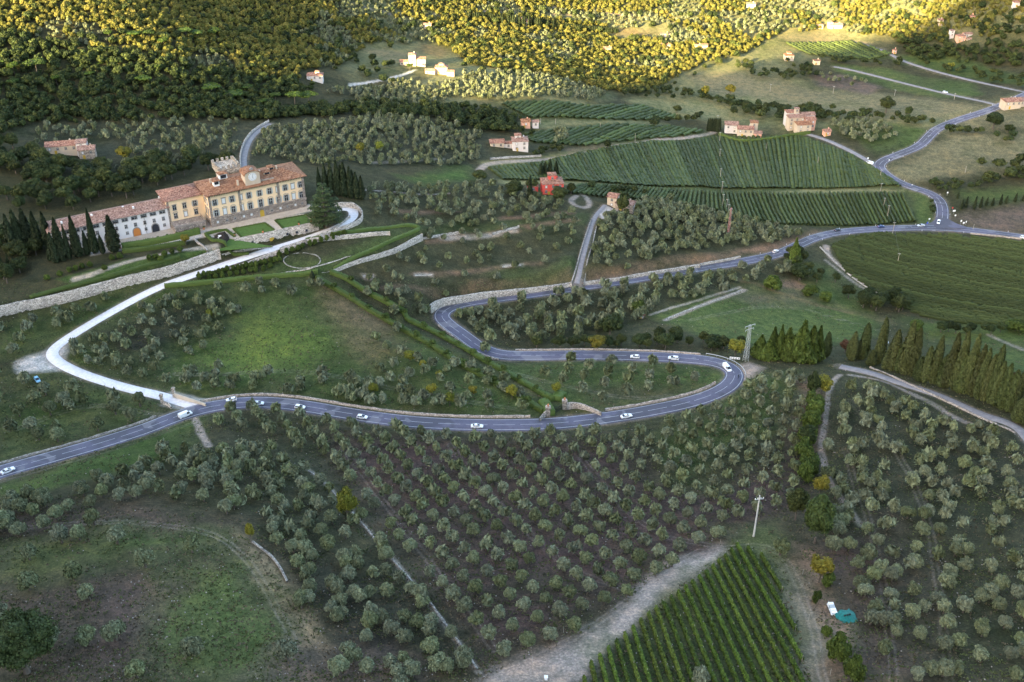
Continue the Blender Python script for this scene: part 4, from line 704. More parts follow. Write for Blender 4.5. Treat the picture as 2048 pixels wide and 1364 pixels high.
for u, vb, vt in [(1915, 397, 382), (1922, 419, 399), (1931, 416, 393), (1948, 419, 392), (1960, 416, 393), (1972, 412, 394), (1984, 412, 395), (2000, 410, 388), (2012, 407, 391), (2030, 404, 386), (2046, 402, 388)]: tree_px('cypress', u, vb, vt, 6, 'small cypress in the line along the far right lane', 'cypresses along the far right lane')
G = 'bright cypress row at the right'; o0 = 1348
for k, (u, vt, vb, w) in enumerate([(1035, 655, 820, 60), (1075, 700, 812, 50), (1100, 605, 815, 62), (1150, 760, 850, 55), (1190, 572, 845, 62), (1240, 760, 870, 60), (1270, 645, 880, 72), (1310, 720, 890, 60), (1340, 595, 905, 68), (1385, 635, 915, 66), (1425, 800, 940, 60), (1460, 740, 950, 60), (1510, 680, 960, 64), (1560, 790, 975, 70), (1590, 663, 985, 66), (1640, 658, 1000, 68), (1665, 790, 1010, 70), (1700, 672, 1020, 68), (1745, 733, 1035, 66), (1775, 755, 1050, 66), (1810, 790, 1060, 62), (1840, 733, 1070, 64), (1870, 830, 1085, 66), (1905, 842, 1105, 66), (1950, 880, 1120, 68), (1980, 890, 1130, 60), (885, 655, 800, 52)]):
    tree_px('green_cypress', o0 + u/2.926, 440 + vb/2.926, 440 + vt/2.926, w/2.926, 'olive green cypress in the long row beside the side lane', G)
for u, vt, vb, w in [(2010, 1040, 1180, 80), (2050, 1060, 1200, 60)]: tree_px('green_cypress', o0 + u/2.926, 440 + vb/2.926, 440 + vt/2.926, w/2.926, 'stubby cypress at the right edge beyond the row', 'stubby cypresses at the right edge')
for u, vt, vb, w in [(500, 690, 800, 80), (570, 645, 800, 70), (610, 632, 805, 55), (655, 650, 810, 90), (690, 690, 820, 90), (735, 610, 825, 110), (790, 640, 825, 100), (830, 640, 820, 70), (545, 720, 815, 80)]:
    tree_px('fir_tree', o0 + u/2.926, 440 + vb/2.926, 440 + (vt-12)/2.926, w*1.3/2.926, 'bushy green fir in the clump beside the lattice pylon', 'firs beside the lattice pylon')
# the tall round cypress, bush row, yellow trees
PROTO['round_cypress'] = [(tr_straight(1.5, .4), crown_mesh('crown', leaf('round_cypress_leaves', (.07, .10, .03), (.075, .11, .03), trans=.1), *lobed(12000, 3.5, 5.9, 6.3, 40, .27, np.random.default_rng(5), .34, up=3., aspect=1.8)), None)]; HT['round_cypress'] = 12; RXN['round_cypress'] = 3.5
tree_px('round_cypress', 1629, 1086, 990, 64, 'huge egg-shaped cypress standing alone near the small vineyard')
for kd, u, vb, vt, w, lab, c in [('yellow_tree', 1642, 788, 752, 48, 'bright yellow-green tree at the top of the bush row', 'tree'), ('broadleaf_tree', 1622, 800, 745, 34, 'green tree behind the bright yellow-green one', 'tree'), ('bush', 1628, 838, 800, 44, 'topmost rounded bush in the row down to the big cypress', 'bush'), ('bush', 1618, 862, 822, 46, 'second rounded bush in the row down to the big cypress', 'bush'), ('broadleaf_tree', 1612, 895, 850, 44, 'third bush in the row, taller and darker', 'bush'),
    ('bush', 1618, 935, 900, 44, 'lit green bush above the yellow one in the row', 'bush'), ('bush', 1604, 915, 875, 40, 'dark bush squeezed between two greener ones in the row', 'bush'), ('bush', 1608, 965, 925, 40, 'bush just above the small yellow tree', 'bush'), ('yellow_tree', 1638, 992, 952, 40, 'small golden yellow tree above the egg-shaped cypress', 'tree'), ('broadleaf_tree', 1590, 1040, 975, 54, 'dark tree touching the egg-shaped cypress on its left', 'tree'),
    ('yellow_tree', 1637, 1165, 1112, 54, 'loose yellow-green tree below the egg-shaped cypress', 'tree'), ('bush', 1655, 1170, 1145, 30, 'pale scrubby bush beside the vineyard edge', 'bush'), ('bush', 1632, 1205, 1180, 20, 'thin upright shrub at the vineyard corner', 'bush'), ('bush', 1675, 1320, 1265, 54, 'leafy bush near the lower right of the vineyard', 'bush'), ('bush', 1702, 1362, 1310, 50, 'bright leafy bush lowest beside the vineyard', 'bush'), ('bush', 1652, 1270, 1250, 24, 'small shrub left of the white trailer', 'bush'),
    ('bush', 1626, 818, 782, 42, 'bush squeezed under the bright yellow-green tree', 'bush'), ('bush', 1612, 890, 850, 40, 'pale green bush in the middle of the row', 'bush'), ('bush', 1616, 950, 915, 40, 'bright bush low in the row, above the golden tree', 'bush'), ('yellow_tree', 697, 1042, 978, 54, 'vivid yellow-green tree beside the low dividing wall', 'tree'), ('yellow_tree', 503, 1085, 1045, 20, 'bright green shrub at the head of the field bank', 'bush'), ('yellow_tree', 1112, 790, 765, 24, 'sparse yellow tree left on the lawn near the stone gate', 'tree'),
    ('yellow_tree', 1024, 797, 770, 28, 'yellow leaved tree closest to the foot of the avenue', 'tree'), ('yellow_tree', 820, 722, 702, 26, 'yellow leaved tree highest on the avenue slope', 'tree'), ('yellow_tree', 846, 738, 720, 16, 'small yellow tree just below the highest one', 'tree'), ('yellow_tree', 879, 758, 741, 16, 'small yellow tree halfway down the avenue slope', 'tree'), ('yellow_tree', 864, 790, 768, 26, 'yellow tree between olives left of the avenue', 'tree'), ('yellow_tree', 900, 812, 785, 26, 'yellow tree nearest the road wall', 'tree'), ('yellow_tree', 946, 790, 772, 20, 'thin yellow tree beside three olives', 'tree'), ('yellow_tree', 748, 790, 766, 24, 'yellow tree furthest left on the slope', 'tree'),
    ('yellow_tree', 421, 640, 618, 18, 'yellowing tree among the olives above the meadow', 'tree'), ('yellow_tree', 372, 490, 468, 22, 'bright lime tree at the corner of the garden terrace', 'tree'), ('yellow_tree', 250, 322, 292, 36, 'yellowing tree beside the hillside farm', 'tree'), ('yellow_tree', 721, 308, 285, 22, 'bright green tree left in the upper olive grove', 'tree'), ('yellow_tree', 760, 305, 282, 20, 'bright green tree right in the upper olive grove', 'tree'),
    ('broadleaf_tree', 1220, 672, 628, 48, 'round dark tree among olives in the hollow', 'tree'), ('bush', 1278, 625, 600, 32, 'light green bush left of the small red-roofed shed', 'bush'), ('broadleaf_tree', 1630, 225, 200, 30, 'tree', 'x'), ('broadleaf_tree', 1772, 225, 194, 38, 'lone spreading tree on the wide brown field', 'tree'), ('broadleaf_tree', 1815, 235, 212, 20, 'smaller tree right of the lone spreading tree', 'tree'), ('broadleaf_tree', 1699, 246, 230, 24, 'round dark tree beside the hamlet grove', 'tree'), ('broadleaf_tree', 1985, 258, 224, 46, 'large rounded tree below the house at the right edge', 'tree'), ('broadleaf_tree', 2018, 265, 248, 24, 'small round tree right of the large rounded one', 'tree'),
    ('yellow_tree', 1410, 195, 170, 20, 'pale yellow tree left in the far hedge line', 'tree'), ('yellow_tree', 1460, 192, 168, 24, 'yellow-green tree right in the far hedge line', 'tree'), ('yellow_tree', 1900, 142, 124, 16, 'pale green tree under the far white villa', 'tree'), ('broadleaf_tree', 1215, 300, 278, 16, 'single tree on the bank between two vineyards', 'tree'), ('broadleaf_tree', 1309, 253, 236, 24, 'tree on the edge of the far strip field', 'tree'), ('broadleaf_tree', 1354, 226, 210, 20, 'lone round tree on the pale far field', 'tree'), ('broadleaf_tree', 960, 362, 340, 30, 'brownish tree at the left tip of the big vineyard', 'tree'),
    ('broadleaf_tree', 1029, 392, 362, 38, 'leafy tree left of the red house', 'tree'), ('broadleaf_tree', 1118, 402, 374, 36, 'rounded tree in front of the red house', 'tree'), ('broadleaf_tree', 1142, 388, 365, 26, 'green tree right of the red house', 'tree'), ('fir_tree', 1587, 525, 478, 26, 'dark conifer at the edge of the upper road', 'tree'), ('broadleaf_tree', 1600, 560, 530, 44, 'dark round tree below the upper road bend', 'tree'), ('broadleaf_tree', 1245, 430, 392, 30, 'dark tree behind the stone barn', 'tree'),
    ('bush', 1545, 580, 550, 40, 'pale green bamboo clump at the field corner', 'bush'), ('bush', 1620, 590, 570, 34, 'reed clump beside the green field', 'bush'), ('bush', 1650, 600, 582, 34, 'reed clump further right beside the green field', 'bush'), ('bush', 1832, 660, 640, 36, 'silvery reed clump below the dark copse', 'bush'), ('bush', 2030, 662, 640, 44, 'silvery reed clump at the right edge', 'bush'), ('broadleaf_tree', 1690, 705, 680, 30, 'rust brown dying tree left of the cypress row', 'tree'), ('bush', 2020, 770, 745, 24, 'rusty bush at the end of the cypress row', 'bush'),
    ('broadleaf_tree', 1330, 700, 665, 40, 'bright green tree in the thicket above the hairpin', 'tree'), ('yellow_tree', 1195, 700, 672, 40, 'lime green bush low in the thicket', 'bush'), ('yellow_tree', 1470, 712, 678, 44, 'lime green bush left of the lattice pylon', 'bush'), ('broadleaf_tree', 745, 560, 545, 18, 'x', 'x')]:
    if cat_ := (c != 'x') and lab != 'x': tree_px(kd, u, vb, vt, w, lab, None, c, name=('bush' if c == 'bush' else kd))
BROWN = [o for o in COL.objects if str(o.get('label', '')).startswith(('rust', 'rusty'))]
for o in BROWN:
    for c_ in o.children:
        if c_.name.startswith('crown'): c_.data = c_.data.copy(); c_.data.materials[0] = L_BROWN
p = P(55, 1345); e = empty('broadleaf_tree', tuple(p), 0, 'very large dark evergreen tree filling the lower left corner', 'tree'); e.scale = (2.75, 2.75, 2.5)
hi = crown_mesh('crown', L_OAK, *lobed(14000, 3.4, 2.8, 4.2, 46, .17, np.random.default_rng(8), .27)); tr = PROTO['broadleaf_tree'][2][0]; mkobj('trunk', tr, e); mkobj('crown', hi, e)
tk_, ck_ = cedar(); p = P(652, 452); e = empty('cedar_tree', tuple(p), .4, 'wide layered cedar with flat green tiers at the palace corner', 'tree'); k_ = hpx(p, 360)/16; e.scale = (82/ppm(p)/15.4,)*2 + (k_,); mkobj('trunk', tk_, e); mkobj('crown', ck_, e)
for k, (u, vb, vt, w) in enumerate([(75, 152, 118, 40), (30, 150, 125, 26), (115, 170, 150, 20), (30, 178, 158, 26), (290, 172, 152, 36), (425, 190, 168, 36), (470, 200, 182, 40), (493, 185, 170, 30), (590, 212, 184, 34), (618, 212, 184, 34), (552, 205, 186, 26), (525, 215, 198, 22), (300, 82, 60, 26), (270, 80, 62, 30), (372, 75, 56, 32), (395, 80, 60, 26), (430, 78, 56, 30), (330, 98, 75, 24), (220, 80, 62, 20), (318, 148, 128, 16), (180, 158, 142, 20), (40, 120, 112, 20), (10, 136, 118, 20), (200, 130, 125, 14), (820, 140, 128, 16), (1010, 128, 118, 22), (1040, 132, 122, 20), (1075, 134, 124, 20)]):
    tree_px('stone_pine', u, vb, vt, w, 'umbrella pine with a bright flat crown rising from the hill woods', 'umbrella pines in the hill woods', name='stone_pine')
for k in range(38):
    f = k/37; tree_px('cypress', 935 + 175*f + rng.uniform(-2, 2), 38 + 20*f + rng.uniform(-3, 3), 22 + 14*f, 5, 'cypress in the sunlit grove round the far hilltop house', 'cypresses round the far hilltop house')
for k in range(30): f = k/29; tree_px('cypress', 1125 + 110*f, 58 + 8*f + rng.uniform(-1, 1), 46 + 9*f, 4.5, 'cypress in the sunlit avenue right of the far hilltop house', 'far sunlit cypress avenue')
# ------------------------------------------------------------------ vineyards
def row_mesh(a, b, hw, ht, stepm, rg, leafy=0):
    L = np.hypot(*(b-a)[:2]); n = max(3, int(L/stepm)); t = np.linspace(0, 1, n)[:, None]; c = a[:2] + (b-a)[:2]*t; d = (b-a)[:2]/L; nr_ = np.array([-d[1], d[0]]); z = H(c[:, 0], c[:, 1])
    w = hw*rg.uniform(.6, 1.35, n); h = ht*rg.uniform(.65, 1.2, n); gap = rg.random(n) < .045; h[gap] *= .35; o = rg.normal(0, .08, n); c = c + nr_*o[:, None]
    R_ = [np.c_[c - nr_*(w*s)[:, None], z + h*k + j] for s, k, j in ((1., .12, 0), (1.05, .72, 0), (.25, 1., 0), (-.95, .75, 0), (-1., .12, 0))]
    v = np.stack(R_, 1); I, J = np.meshgrid(np.arange(n-1), np.arange(4), indexing='ij'); q = np.stack([I*5+J, I*5+J+1, (I+1)*5+J+1, (I+1)*5+J], -1).reshape(-1, 4); v = v.reshape(-1, 3)
    if leafy:
        m_ = int(L*leafy); tt = rg.random(m_); ang = rg.uniform(-.3, math.pi+.3, m_); cc = np.c_[a[:2] + (b-a)[:2]*tt[:, None] + nr_*(np.cos(ang)*hw*rg.uniform(.8, 1.5, m_))[:, None], H(*(a[:2] + (b-a)[:2]*tt[:, None]).T) + .35 + np.abs(np.sin(ang))*ht*rg.uniform(.6, 1.0, m_)]
        cv = cards(cc, np.c_[nr_[0]*np.cos(ang), nr_[1]*np.cos(ang), np.sin(ang)], .42, rg); q = np.vstack([q, np.arange(len(cv)).reshape(-1, 4) + len(v)]); v = np.vstack([v, cv])
    return v, q
def along(pts, t):
    d = np.r_[0, np.cumsum(np.linalg.norm(np.diff(pts[:, :2], axis=0), axis=1))]; x = t*d[-1]; return np.array([np.interp(x, d, pts[:, k]) for k in range(3)])
def vine_between(A, Bp, n, label, group, kind='rows', mat=L_MIDV, hw=.32, ht=1.6, stepm=1.6, leafy=0, posts=False):
    Ap, Bq = PL(A), PL(Bp); rg = np.random.default_rng(n); segs = []
    for i in range(n):
        a = along(Ap, i/(n-1)); b = along(Bq, i/(n-1))
        if np.hypot(*(a-b)[:2]) > 4: segs.append((a, b))
    return segs
def clip_rows(s, dirpx, spacing):
    poly = PL(s); q = PL(dirpx); d = (q[1]-q[0])[:2]; d /= np.hypot(*d); nr_ = np.array([-d[1], d[0]]); w = poly[:, :2] @ nr_; segs = []
    for c in np.arange(w.min()+.5, w.max(), spacing):
        ts = []
        for i in range(len(poly)):
            p1, p2 = poly[i, :2], poly[(i+1) % len(poly), :2]; a, b = p1@nr_ - c, p2@nr_ - c
            if (a > 0) != (b > 0): ts.append((p1 + (p2-p1)*a/(a-b)) @ d)
        ts.sort()
        for t0, t1 in zip(ts[::2], ts[1::2]):
            if t1 - t0 > 4: segs.append((d*t0 + nr_*c, d*t1 + nr_*c))
    return segs
def emit_rows(segs, label, group, mat, hw=.32, ht=1.6, stepm=1.6, leafy=0, each=True):
    rg = np.random.default_rng(len(segs)); V = []; Q = []; n = 0
    for a, b in segs:
        v, q = row_mesh(np.asarray(a), np.asarray(b), hw, ht, stepm, rg, leafy)
        if each: o = mkobj('vine_row', fastmesh('vine_row', v, q, mat)); tag(o, label, 'vine row', group)
        else: V.append(v); Q.append(q + n); n += len(v)
    if not each: tag(mkobj('vineyard', fastmesh('vineyard', np.vstack(V), np.vstack(Q), mat)), label, 'vineyard', None, 'stuff')
segs = clip_rows("1478,1088 1550,1128 1565,1190 1600,1290 1612,1400 1150,1400 1180,1330 1290,1235 1400,1155", "1467,1095 1605,1345", 2.55)
emit_rows(segs, 'leafy green vine row of the small vineyard in the foreground', 'vine rows of the foreground vineyard', L_VINE, .34, 1.5, .5, 26)
mb = MB(); M_POST = simple('weathered_post', (.36, .33, .29), .8, var=.2)
post = MB().tube((0, 0, -.3), (0, 0, 2.1), .05, .045, 6).mesh('vine_post', M_POST)
for a, b in segs:
    a, b = np.array(a), np.array(b); L = np.hypot(*(b-a)); k = max(1, int(L/9))
    for i in range(k+1):
        q = a + (b-a)*i/k; o = mkobj('vine_post', post, loc=(q[0], q[1], float(H(q[0], q[1])))); tag(o, 'slim grey stake holding the vines of the foreground vineyard', 'post', 'stakes of the foreground vineyard')
A_ = vine_between("1165,371 1300,378 1375,381 1500,385 1640,388 1803,387", "1125,386 1215,397 1345,404 1440,424 1560,450 1700,453 1830,445", 80, '', '')
emit_rows(A_, 'dark vine row of the striped vineyard above the junction road', 'vine rows of the striped vineyard', L_MIDV, .7, 1.9, 1.0)
emit_rows(vine_between("980,336 1060,329 1180,304 1300,284 1430,274 1590,270 1700,310 1770,352", "1010,360 1100,361 1250,370 1400,374 1560,377 1700,377 1785,372 1800,374", 104, '', ''), 'vine row of the broad vineyard below the farmhouses', 'vine rows of the broad vineyard', L_MIDV, 1.15, 1.6, 1.0)
emit_rows(clip_rows("1662,492 1700,475 1760,466 1900,470 2100,486 2140,640 1960,650 1860,640 1760,592 1690,545", "1700,520 2000,590", 3.0), 'curving vine row of the oval vineyard below the junction', 'vine rows of the oval vineyard', leaf('dark_vine_leaves', (.05, .07, .024), (.06, .08, .027), trans=.1), .45, 1.8, .9, 2)
far = clip_rows("1045,268 1330,252 1415,262 1330,276 1165,292 1065,286", "1100,288 1150,268", 3.0) + clip_rows("1000,207 1180,213 1280,210 1368,235 1200,240 1060,237", "1100,235 1150,212", 3.2) + clip_rows("1572,86 1700,83 1788,108 1740,120 1622,109", "1600,90 1640,108", 3.2)
emit_rows(far, 'far vineyards between the tracks and on the sunlit slope', '', L_MIDV, 1.35, 1.6, 1.2, each=False)
# ------------------------------------------------------------------ hedges
def hedge(name, s, w, h, label, jit=.12, pts=None, mat=L_HEDGE, leafy=5, smooth=True):
    p = smooth_line(PL(s) if pts is None else pts, .8, 2) if smooth else resample(PL(s) if pts is None else pts, .8); rg = np.random.default_rng(len(p)); nr_ = normals2(p); n = len(p); z = HF(p[:, 0], p[:, 1]); j = lambda: rg.normal(0, jit, n)
    R_ = [np.c_[p[:, :2] + nr_*((w/2)*s_ + j()*.5)[:, None], z + h*k + (j() if k > .2 else 0)] for s_, k in ((-1, -.1), (-1, .85), (-.6, 1), (.6, 1), (1, .85), (1, -.1))]
    v = np.stack(R_, 1).reshape(-1, 3); I, J = np.meshgrid(np.arange(n-1), np.arange(5), indexing='ij'); q = np.stack([I*6+J, (I+1)*6+J, (I+1)*6+J+1, I*6+J+1], -1).reshape(-1, 4); q = np.vstack([q, [[0, 1, 2, 3]], [[0, 3, 4, 5]], [[6*n-3, 6*n-4, 6*n-5, 6*n-6]], [[6*n-1, 6*n-2, 6*n-3, 6*n-6]]])
    m_ = int(n*.8*leafy*(w+h)/2); i = rg.integers(0, n, m_); sd_ = rg.uniform(-1, 1, m_); k = rg.uniform(.2, 1.03, m_); top = rg.random(m_) < .5
    c = np.where(top[:, None], np.c_[p[i, :2] + nr_[i]*(sd_*w/2)[:, None], z[i] + h*1.02], np.c_[p[i, :2] + nr_[i]*(np.sign(sd_)*w*.52)[:, None], z[i] + h*k]); nn_ = np.where(top[:, None], [[0, 0, 1.]], np.c_[nr_[i]*np.sign(sd_)[:, None], np.full(m_, .3)]); cv = cards(c, nn_, .38, rg)
    q = np.vstack([q, np.arange(len(cv)).reshape(-1, 4) + len(v)]); v = np.vstack([v, cv]); return tag(mkobj(name, fastmesh(name, v, q, mat)), label, 'hedge')
HL = "634,558 700,596 800,656 900,716 1000,773 1075,818 1088,826"; HR = "662,546 700,562 800,622 900,681 1000,740 1060,776 1108,802"
hedge('hedge', HL, 2.2, 1.9, 'long clipped hedge along the left side of the grassy avenue'); hedge('hedge', HR, 2.2, 1.9, 'long clipped hedge along the right side of the grassy avenue')
for nm, s in (('left', HL), ('right', HR)):
    pts = resample(smooth_line(PL(s), 2), 9.5)
    for q in pts[1:-1]: place_tree('round_topiary', (q[0], q[1], float(H(q[0], q[1])) + .5), rng.uniform(1.15, 1.6), label=f'clipped round bush rising from the {nm} avenue hedge', cat='topiary', group=f'round bushes of the {nm} avenue hedge')
hedge('hedge', "330,575 400,568 500,558 580,552 636,546", 2.0, 1.6, 'dark hedge topping the wall above the meadow olives')
hedge('hedge', "668,540 704,518 750,500 790,480 836,462 838,455 815,452 760,458 700,468 612,482", 1.6, 1.3, 'green hedge looping round the walled bastion terrace')
hedge('hedge', "1438,270 1470,283 1500,285 1570,275 1620,268", 1.6, 2.2, 'dark hedge in front of the white farmhouses')
hedge('hedge', "1100,832 1092,815 1085,808", 4, 2.5, 'bulky hedge clump left of the stone gate'); hedge('hedge', "1112,802 1118,795 1124,790", 4, 2.2, 'bulky hedge clump right of the stone gate')
hedge('hedge', "245,497 300,489 345,480 400,466", 2.2, 2.6, 'tall clipped hedge below the forecourt of the white wing', jit=.05); hedge('hedge', "246,505 300,500 372,488", 2.0, 1.8, 'lower clipped hedge beneath the tall one', jit=.05)
hedge('hedge', "60,597 160,569 250,545 330,522 360,514", 2.0, 1.0, 'flat green hedge along the top of the big retaining wall', jit=.05)
for u0, v0, u1, v1, k in [(560, 512, 690, 470, 12), (400, 556, 560, 522, 18), (420, 560, 540, 538, 10)]:
    for i in range(k):
        f = i/(k-1); tree_px('bush', u0 + (u1-u0)*f + rng.uniform(-2, 2), v0 + (v1-v0)*f + rng.uniform(-2, 2), v0 + (v1-v0)*f - 11 - rng.uniform(0, 3), 12, 'dark laurel bush on the terraces below the drive', 'laurel bushes below the drive', 'bush')
for u, v in [(300, 520), (312, 518), (330, 512), (345, 508), (322, 522), (360, 503), (140, 545), (152, 541), (165, 537), (120, 552), (210, 540), (95, 560), (180, 534), (225, 520), (240, 517)]: tree_px('bush', u, v, v-12, 14, 'leafy garden shrub on the terrace above the big wall', 'shrubs on the garden terrace', 'bush')
# ------------------------------------------------------------------ walls
ST_PALE = stone('pale_rubble_stone', (.55, .49, .42), 1.5); ST_GREY = stone('grey_rubble_stone', (.36, .33, .29), 1.6); ST_WARM = stone('warm_wall_stone', (.48, .40, .33), 1.7); ST_RUST = stone('rusticated_stone', (.36, .30, .26), 1.1, .6)
def wall(s, h, th=.7, mat=ST_PALE, label='', name='stone_wall', foot=.8, pts=None, hs=None, rough=.08, batter=0., step_=1.6, cat='wall', group=None, parent=None, smooth=True):
    p = PL(s) if pts is None else np.asarray(pts, float); p = smooth_line(p, step_, 2) if smooth else resample(p, step_); n = len(p); rg = np.random.default_rng(n)
    nr_ = normals2(p); z = HF(p[:, 0], p[:, 1]) if p.shape[1] < 4 else p[:, 2]
    z = np.minimum(z, np.minimum(HF(p[:, 0] + nr_[:, 0]*1.5, p[:, 1] + nr_[:, 1]*1.5), HF(p[:, 0] - nr_[:, 0]*1.5, p[:, 1] - nr_[:, 1]*1.5)))
    hh = (np.linspace(*h, n) if isinstance(h, tuple) else np.full(n, float(h))); k = np.ones(5)/5; zt = z + hh; zt = np.convolve(np.pad(zt, 2, mode='edge'), k, 'valid') + rg.normal(0, rough, n)
    R_ = [np.c_[p[:, :2] + nr_*(s_*th/2 - b)[:, None] if False else p[:, :2] + nr_*(s_*th/2), zz] for s_, b, zz in ((-1 - batter, 0, z-foot), (-1, 0, zt), (1, 0, zt), (1 + 0, 0, z-foot))]
    v = np.stack(R_, 1).reshape(-1, 3); I, J = np.meshgrid(np.arange(n-1), np.arange(3), indexing='ij'); q = np.stack([I*4+J, (I+1)*4+J, (I+1)*4+J+1, I*4+J+1], -1).reshape(-1, 4); q = np.vstack([q, [[3, 2, 1, 0]], [[4*n-4, 4*n-3, 4*n-2, 4*n-1]]])
    o = mkobj(name, fastmesh(name, v, q, mat), parent)
    return tag(o, label, cat, group) if label else o
def stepwall(key, extra, mat, label, th=.8):
    xy, hh = STEPS[key]; nrm = normals2(xy); pts = xy - nrm*0.9; wall(None, (float(hh[0])+extra, float(hh[-1])+extra), th, mat, label, pts=pts, smooth=False)
stepwall('w_big', .4, ST_PALE, 'long high retaining wall of pale rubble below the palace garden'); stepwall('w_bank', .5, ST_PALE, 'tall pale bastion wall under the looping hedge'); stepwall('w_road', .1, ST_PALE, 'high stone retaining wall round the uphill bend of the road'); stepwall('w_road2', .0, ST_PALE, 'low retaining wall along the straight upper road')
MP, MW = ROADS['main']; mn = normals2(MP); mu, mv = proj(MP)
def side(i0, i1, off): q = MP[i0:i1].copy(); q[:, :2] += mn[i0:i1]*off; return q
def near_i(u, v): return int(np.argmin((mu-u)**2 + (mv-v)**2))
s_ = 1 if (mn[near_i(700, 828)][1] > 0) else -1
def rwall(u0, v0, u1, v1, off, h, mat, label, th=.55, **k): a, b = sorted((near_i(u0, v0), near_i(u1, v1))); return wall(None, h, th, mat, label, pts=side(a, b, off)[:, :2], **k)
rwall(-30, 955, 338, 838, 4.6*s_, .9, ST_GREY, 'low grey stone wall along the upper side of the left road')
rwall(412, 815, 1075, 849, 4.8*s_, 1.0, ST_WARM, 'low stone wall between the meadow and the road'); rwall(1215, 837, 1455, 770, 4.6*s_, 1.1, ST_WARM, 'curving low stone wall round the lawn inside the bend')
rwall(885, 645, 1000, 711, 4.3*s_, .9, ST_WARM, 'narrow parapet on the outer side of the downhill bend'); rwall(1020, 711, 1400, 719, -4.3*s_ if False else 4.3*(1 if mn[near_i(1150,710)][1] > 0 else -1), .9, ST_WARM, 'pale parapet wall above the road before the hairpin')
# guard rail at the hairpin
M_RAIL = simple('galvanised_rail', (.5, .5, .5), .45, .6); a, b = near_i(1395, 718), near_i(1470, 748); q = side(min(a, b), max(a, b), 4.4*(1 if mn[near_i(1430, 724)][1] > 0 else -1)); mb = MB(); e = empty('guard_rail', tuple(q[0]), 0, 'metal guard rail on the outside of the hairpin', 'guard rail')
for k in range(len(q)-1): A = q[k] - q[0]; B_ = q[k+1] - q[0]; mb.tube(A + [0, 0, .75], B_ + [0, 0, .75], .12, .12, 4, cap=False)
mb.build('rail', M_RAIL, e); mb = MB()
for k in range(0, len(q), 2): A = q[k]-q[0]; mb.box(A + [0, 0, -.3], (.1, .1, 1.1))
mb.build('rail_post', M_RAIL, e)
wall("600,932 640,957 720,1042 760,1092 850,1192 900,1262 955,1340", .7, .6, ST_GREY, 'low grey dividing wall running down between two olive groves', rough=.12)
wall("505,1085 540,1110 560,1135 575,1165", 1.1, .6, ST_GREY, 'short crumbling wall at the edge of the brown field')
for s, h, m_, lab in [("700,436 668,462 640,473 600,487 560,500", 1.2, ST_PALE, 'parapet wall on the valley side of the white drive'), ("606,492 560,507 520,520 490,529 450,541", (3.2, 1.0), ST_PALE, 'stone face holding up the lower edge of the drive'), ("611,488 650,482 700,477 780,470", (2.6, 2.0), ST_PALE, 'pale wall behind the laurel bushes on the terrace'),
    ("664,418 700,414 716,420 727,432 722,447 700,456 672,468 640,480", 3.0, ST_PALE, 'curved bastion wall where the drive turns behind the cedar'), ("413,505 440,503 500,499 545,495", (2.6, .8), ST_PALE, 'tapering wall under the triangular lawn'), ("388,478 400,490 415,504", 1.0, ST_PALE, 'short sloping parapet left of the triangular lawn'),
    ("500,556 540,551 600,541 630,536 700,512 760,492", .6, ST_PALE, 'thin pale kerb wall winding along the terraces'), ("664,541 640,545 600,549 520,557", 1.0, ST_GREY, 'mossy wall beneath the meadow hedge'),
    ("1141,571 1150,545 1160,510 1172,470 1183,440", 1.0, ST_GREY, 'left wall of the walled lane'), ("1168,567 1172,535 1184,490 1194,450", 1.0, ST_GREY, 'right wall of the walled lane'), ("842,478 880,472 930,466", 1.6, ST_PALE, 'pale terrace wall right of the bastion'), ("985,470 1030,458 1038,455", 1.4, ST_PALE, 'broken terrace wall under the red house slope'), ("1005,535 1042,531", 1.0, ST_PALE, 'short ruined wall on the terraces'), ("726,556 748,554", 1.6, ST_PALE, 'square ruined wall fragment below the bastion'), ("830,551 865,551", .8, ST_PALE, 'small ruined wall left on the terraces'),
    ("980,319 1030,316 1082,313", 1.3, ST_PALE, 'garden wall in front of the white house with a turret'), ("482,338 480,318 484,298 494,276 512,258 538,244", 1.4, ST_PALE, 'pale wall along the lane climbing behind the palace'), ("690,381 780,384 900,388", .5, ST_GREY, 'thin dry wall on the upper terrace'), ("1640,495 1665,520 1700,552 1740,580", .7, ST_PALE, 'low wall beside the track round the oval vineyard'), ("1740,736 1800,762 1880,798 1960,836 2030,866", .7, ST_WARM, 'low pale wall between the cypress row and the side lane'), ("1940,468 2000,473 2060,481", .8, ST_WARM, 'pale roadside wall at the right of the junction'), ("1330,640 1400,612 1485,580", .6, ST_PALE, 'dry stone wall along the green field'), ("1400,532 1440,525 1480,517", 1.5, ST_PALE, 'pale roadside wall fragment on the upper road')]:
    wall(s, h, .6, m_, lab)
# oval garden wall
c0 = P(604, 521); ring = [(604 + 37*math.cos(t), 521 - 15.5*math.sin(t)) for t in np.linspace(0, 2*math.pi, 40)]; wall(ring, .4, .45, ST_GREY, 'oval wall enclosing the sunken lawn below the drive', smooth=False, step_=1.2)
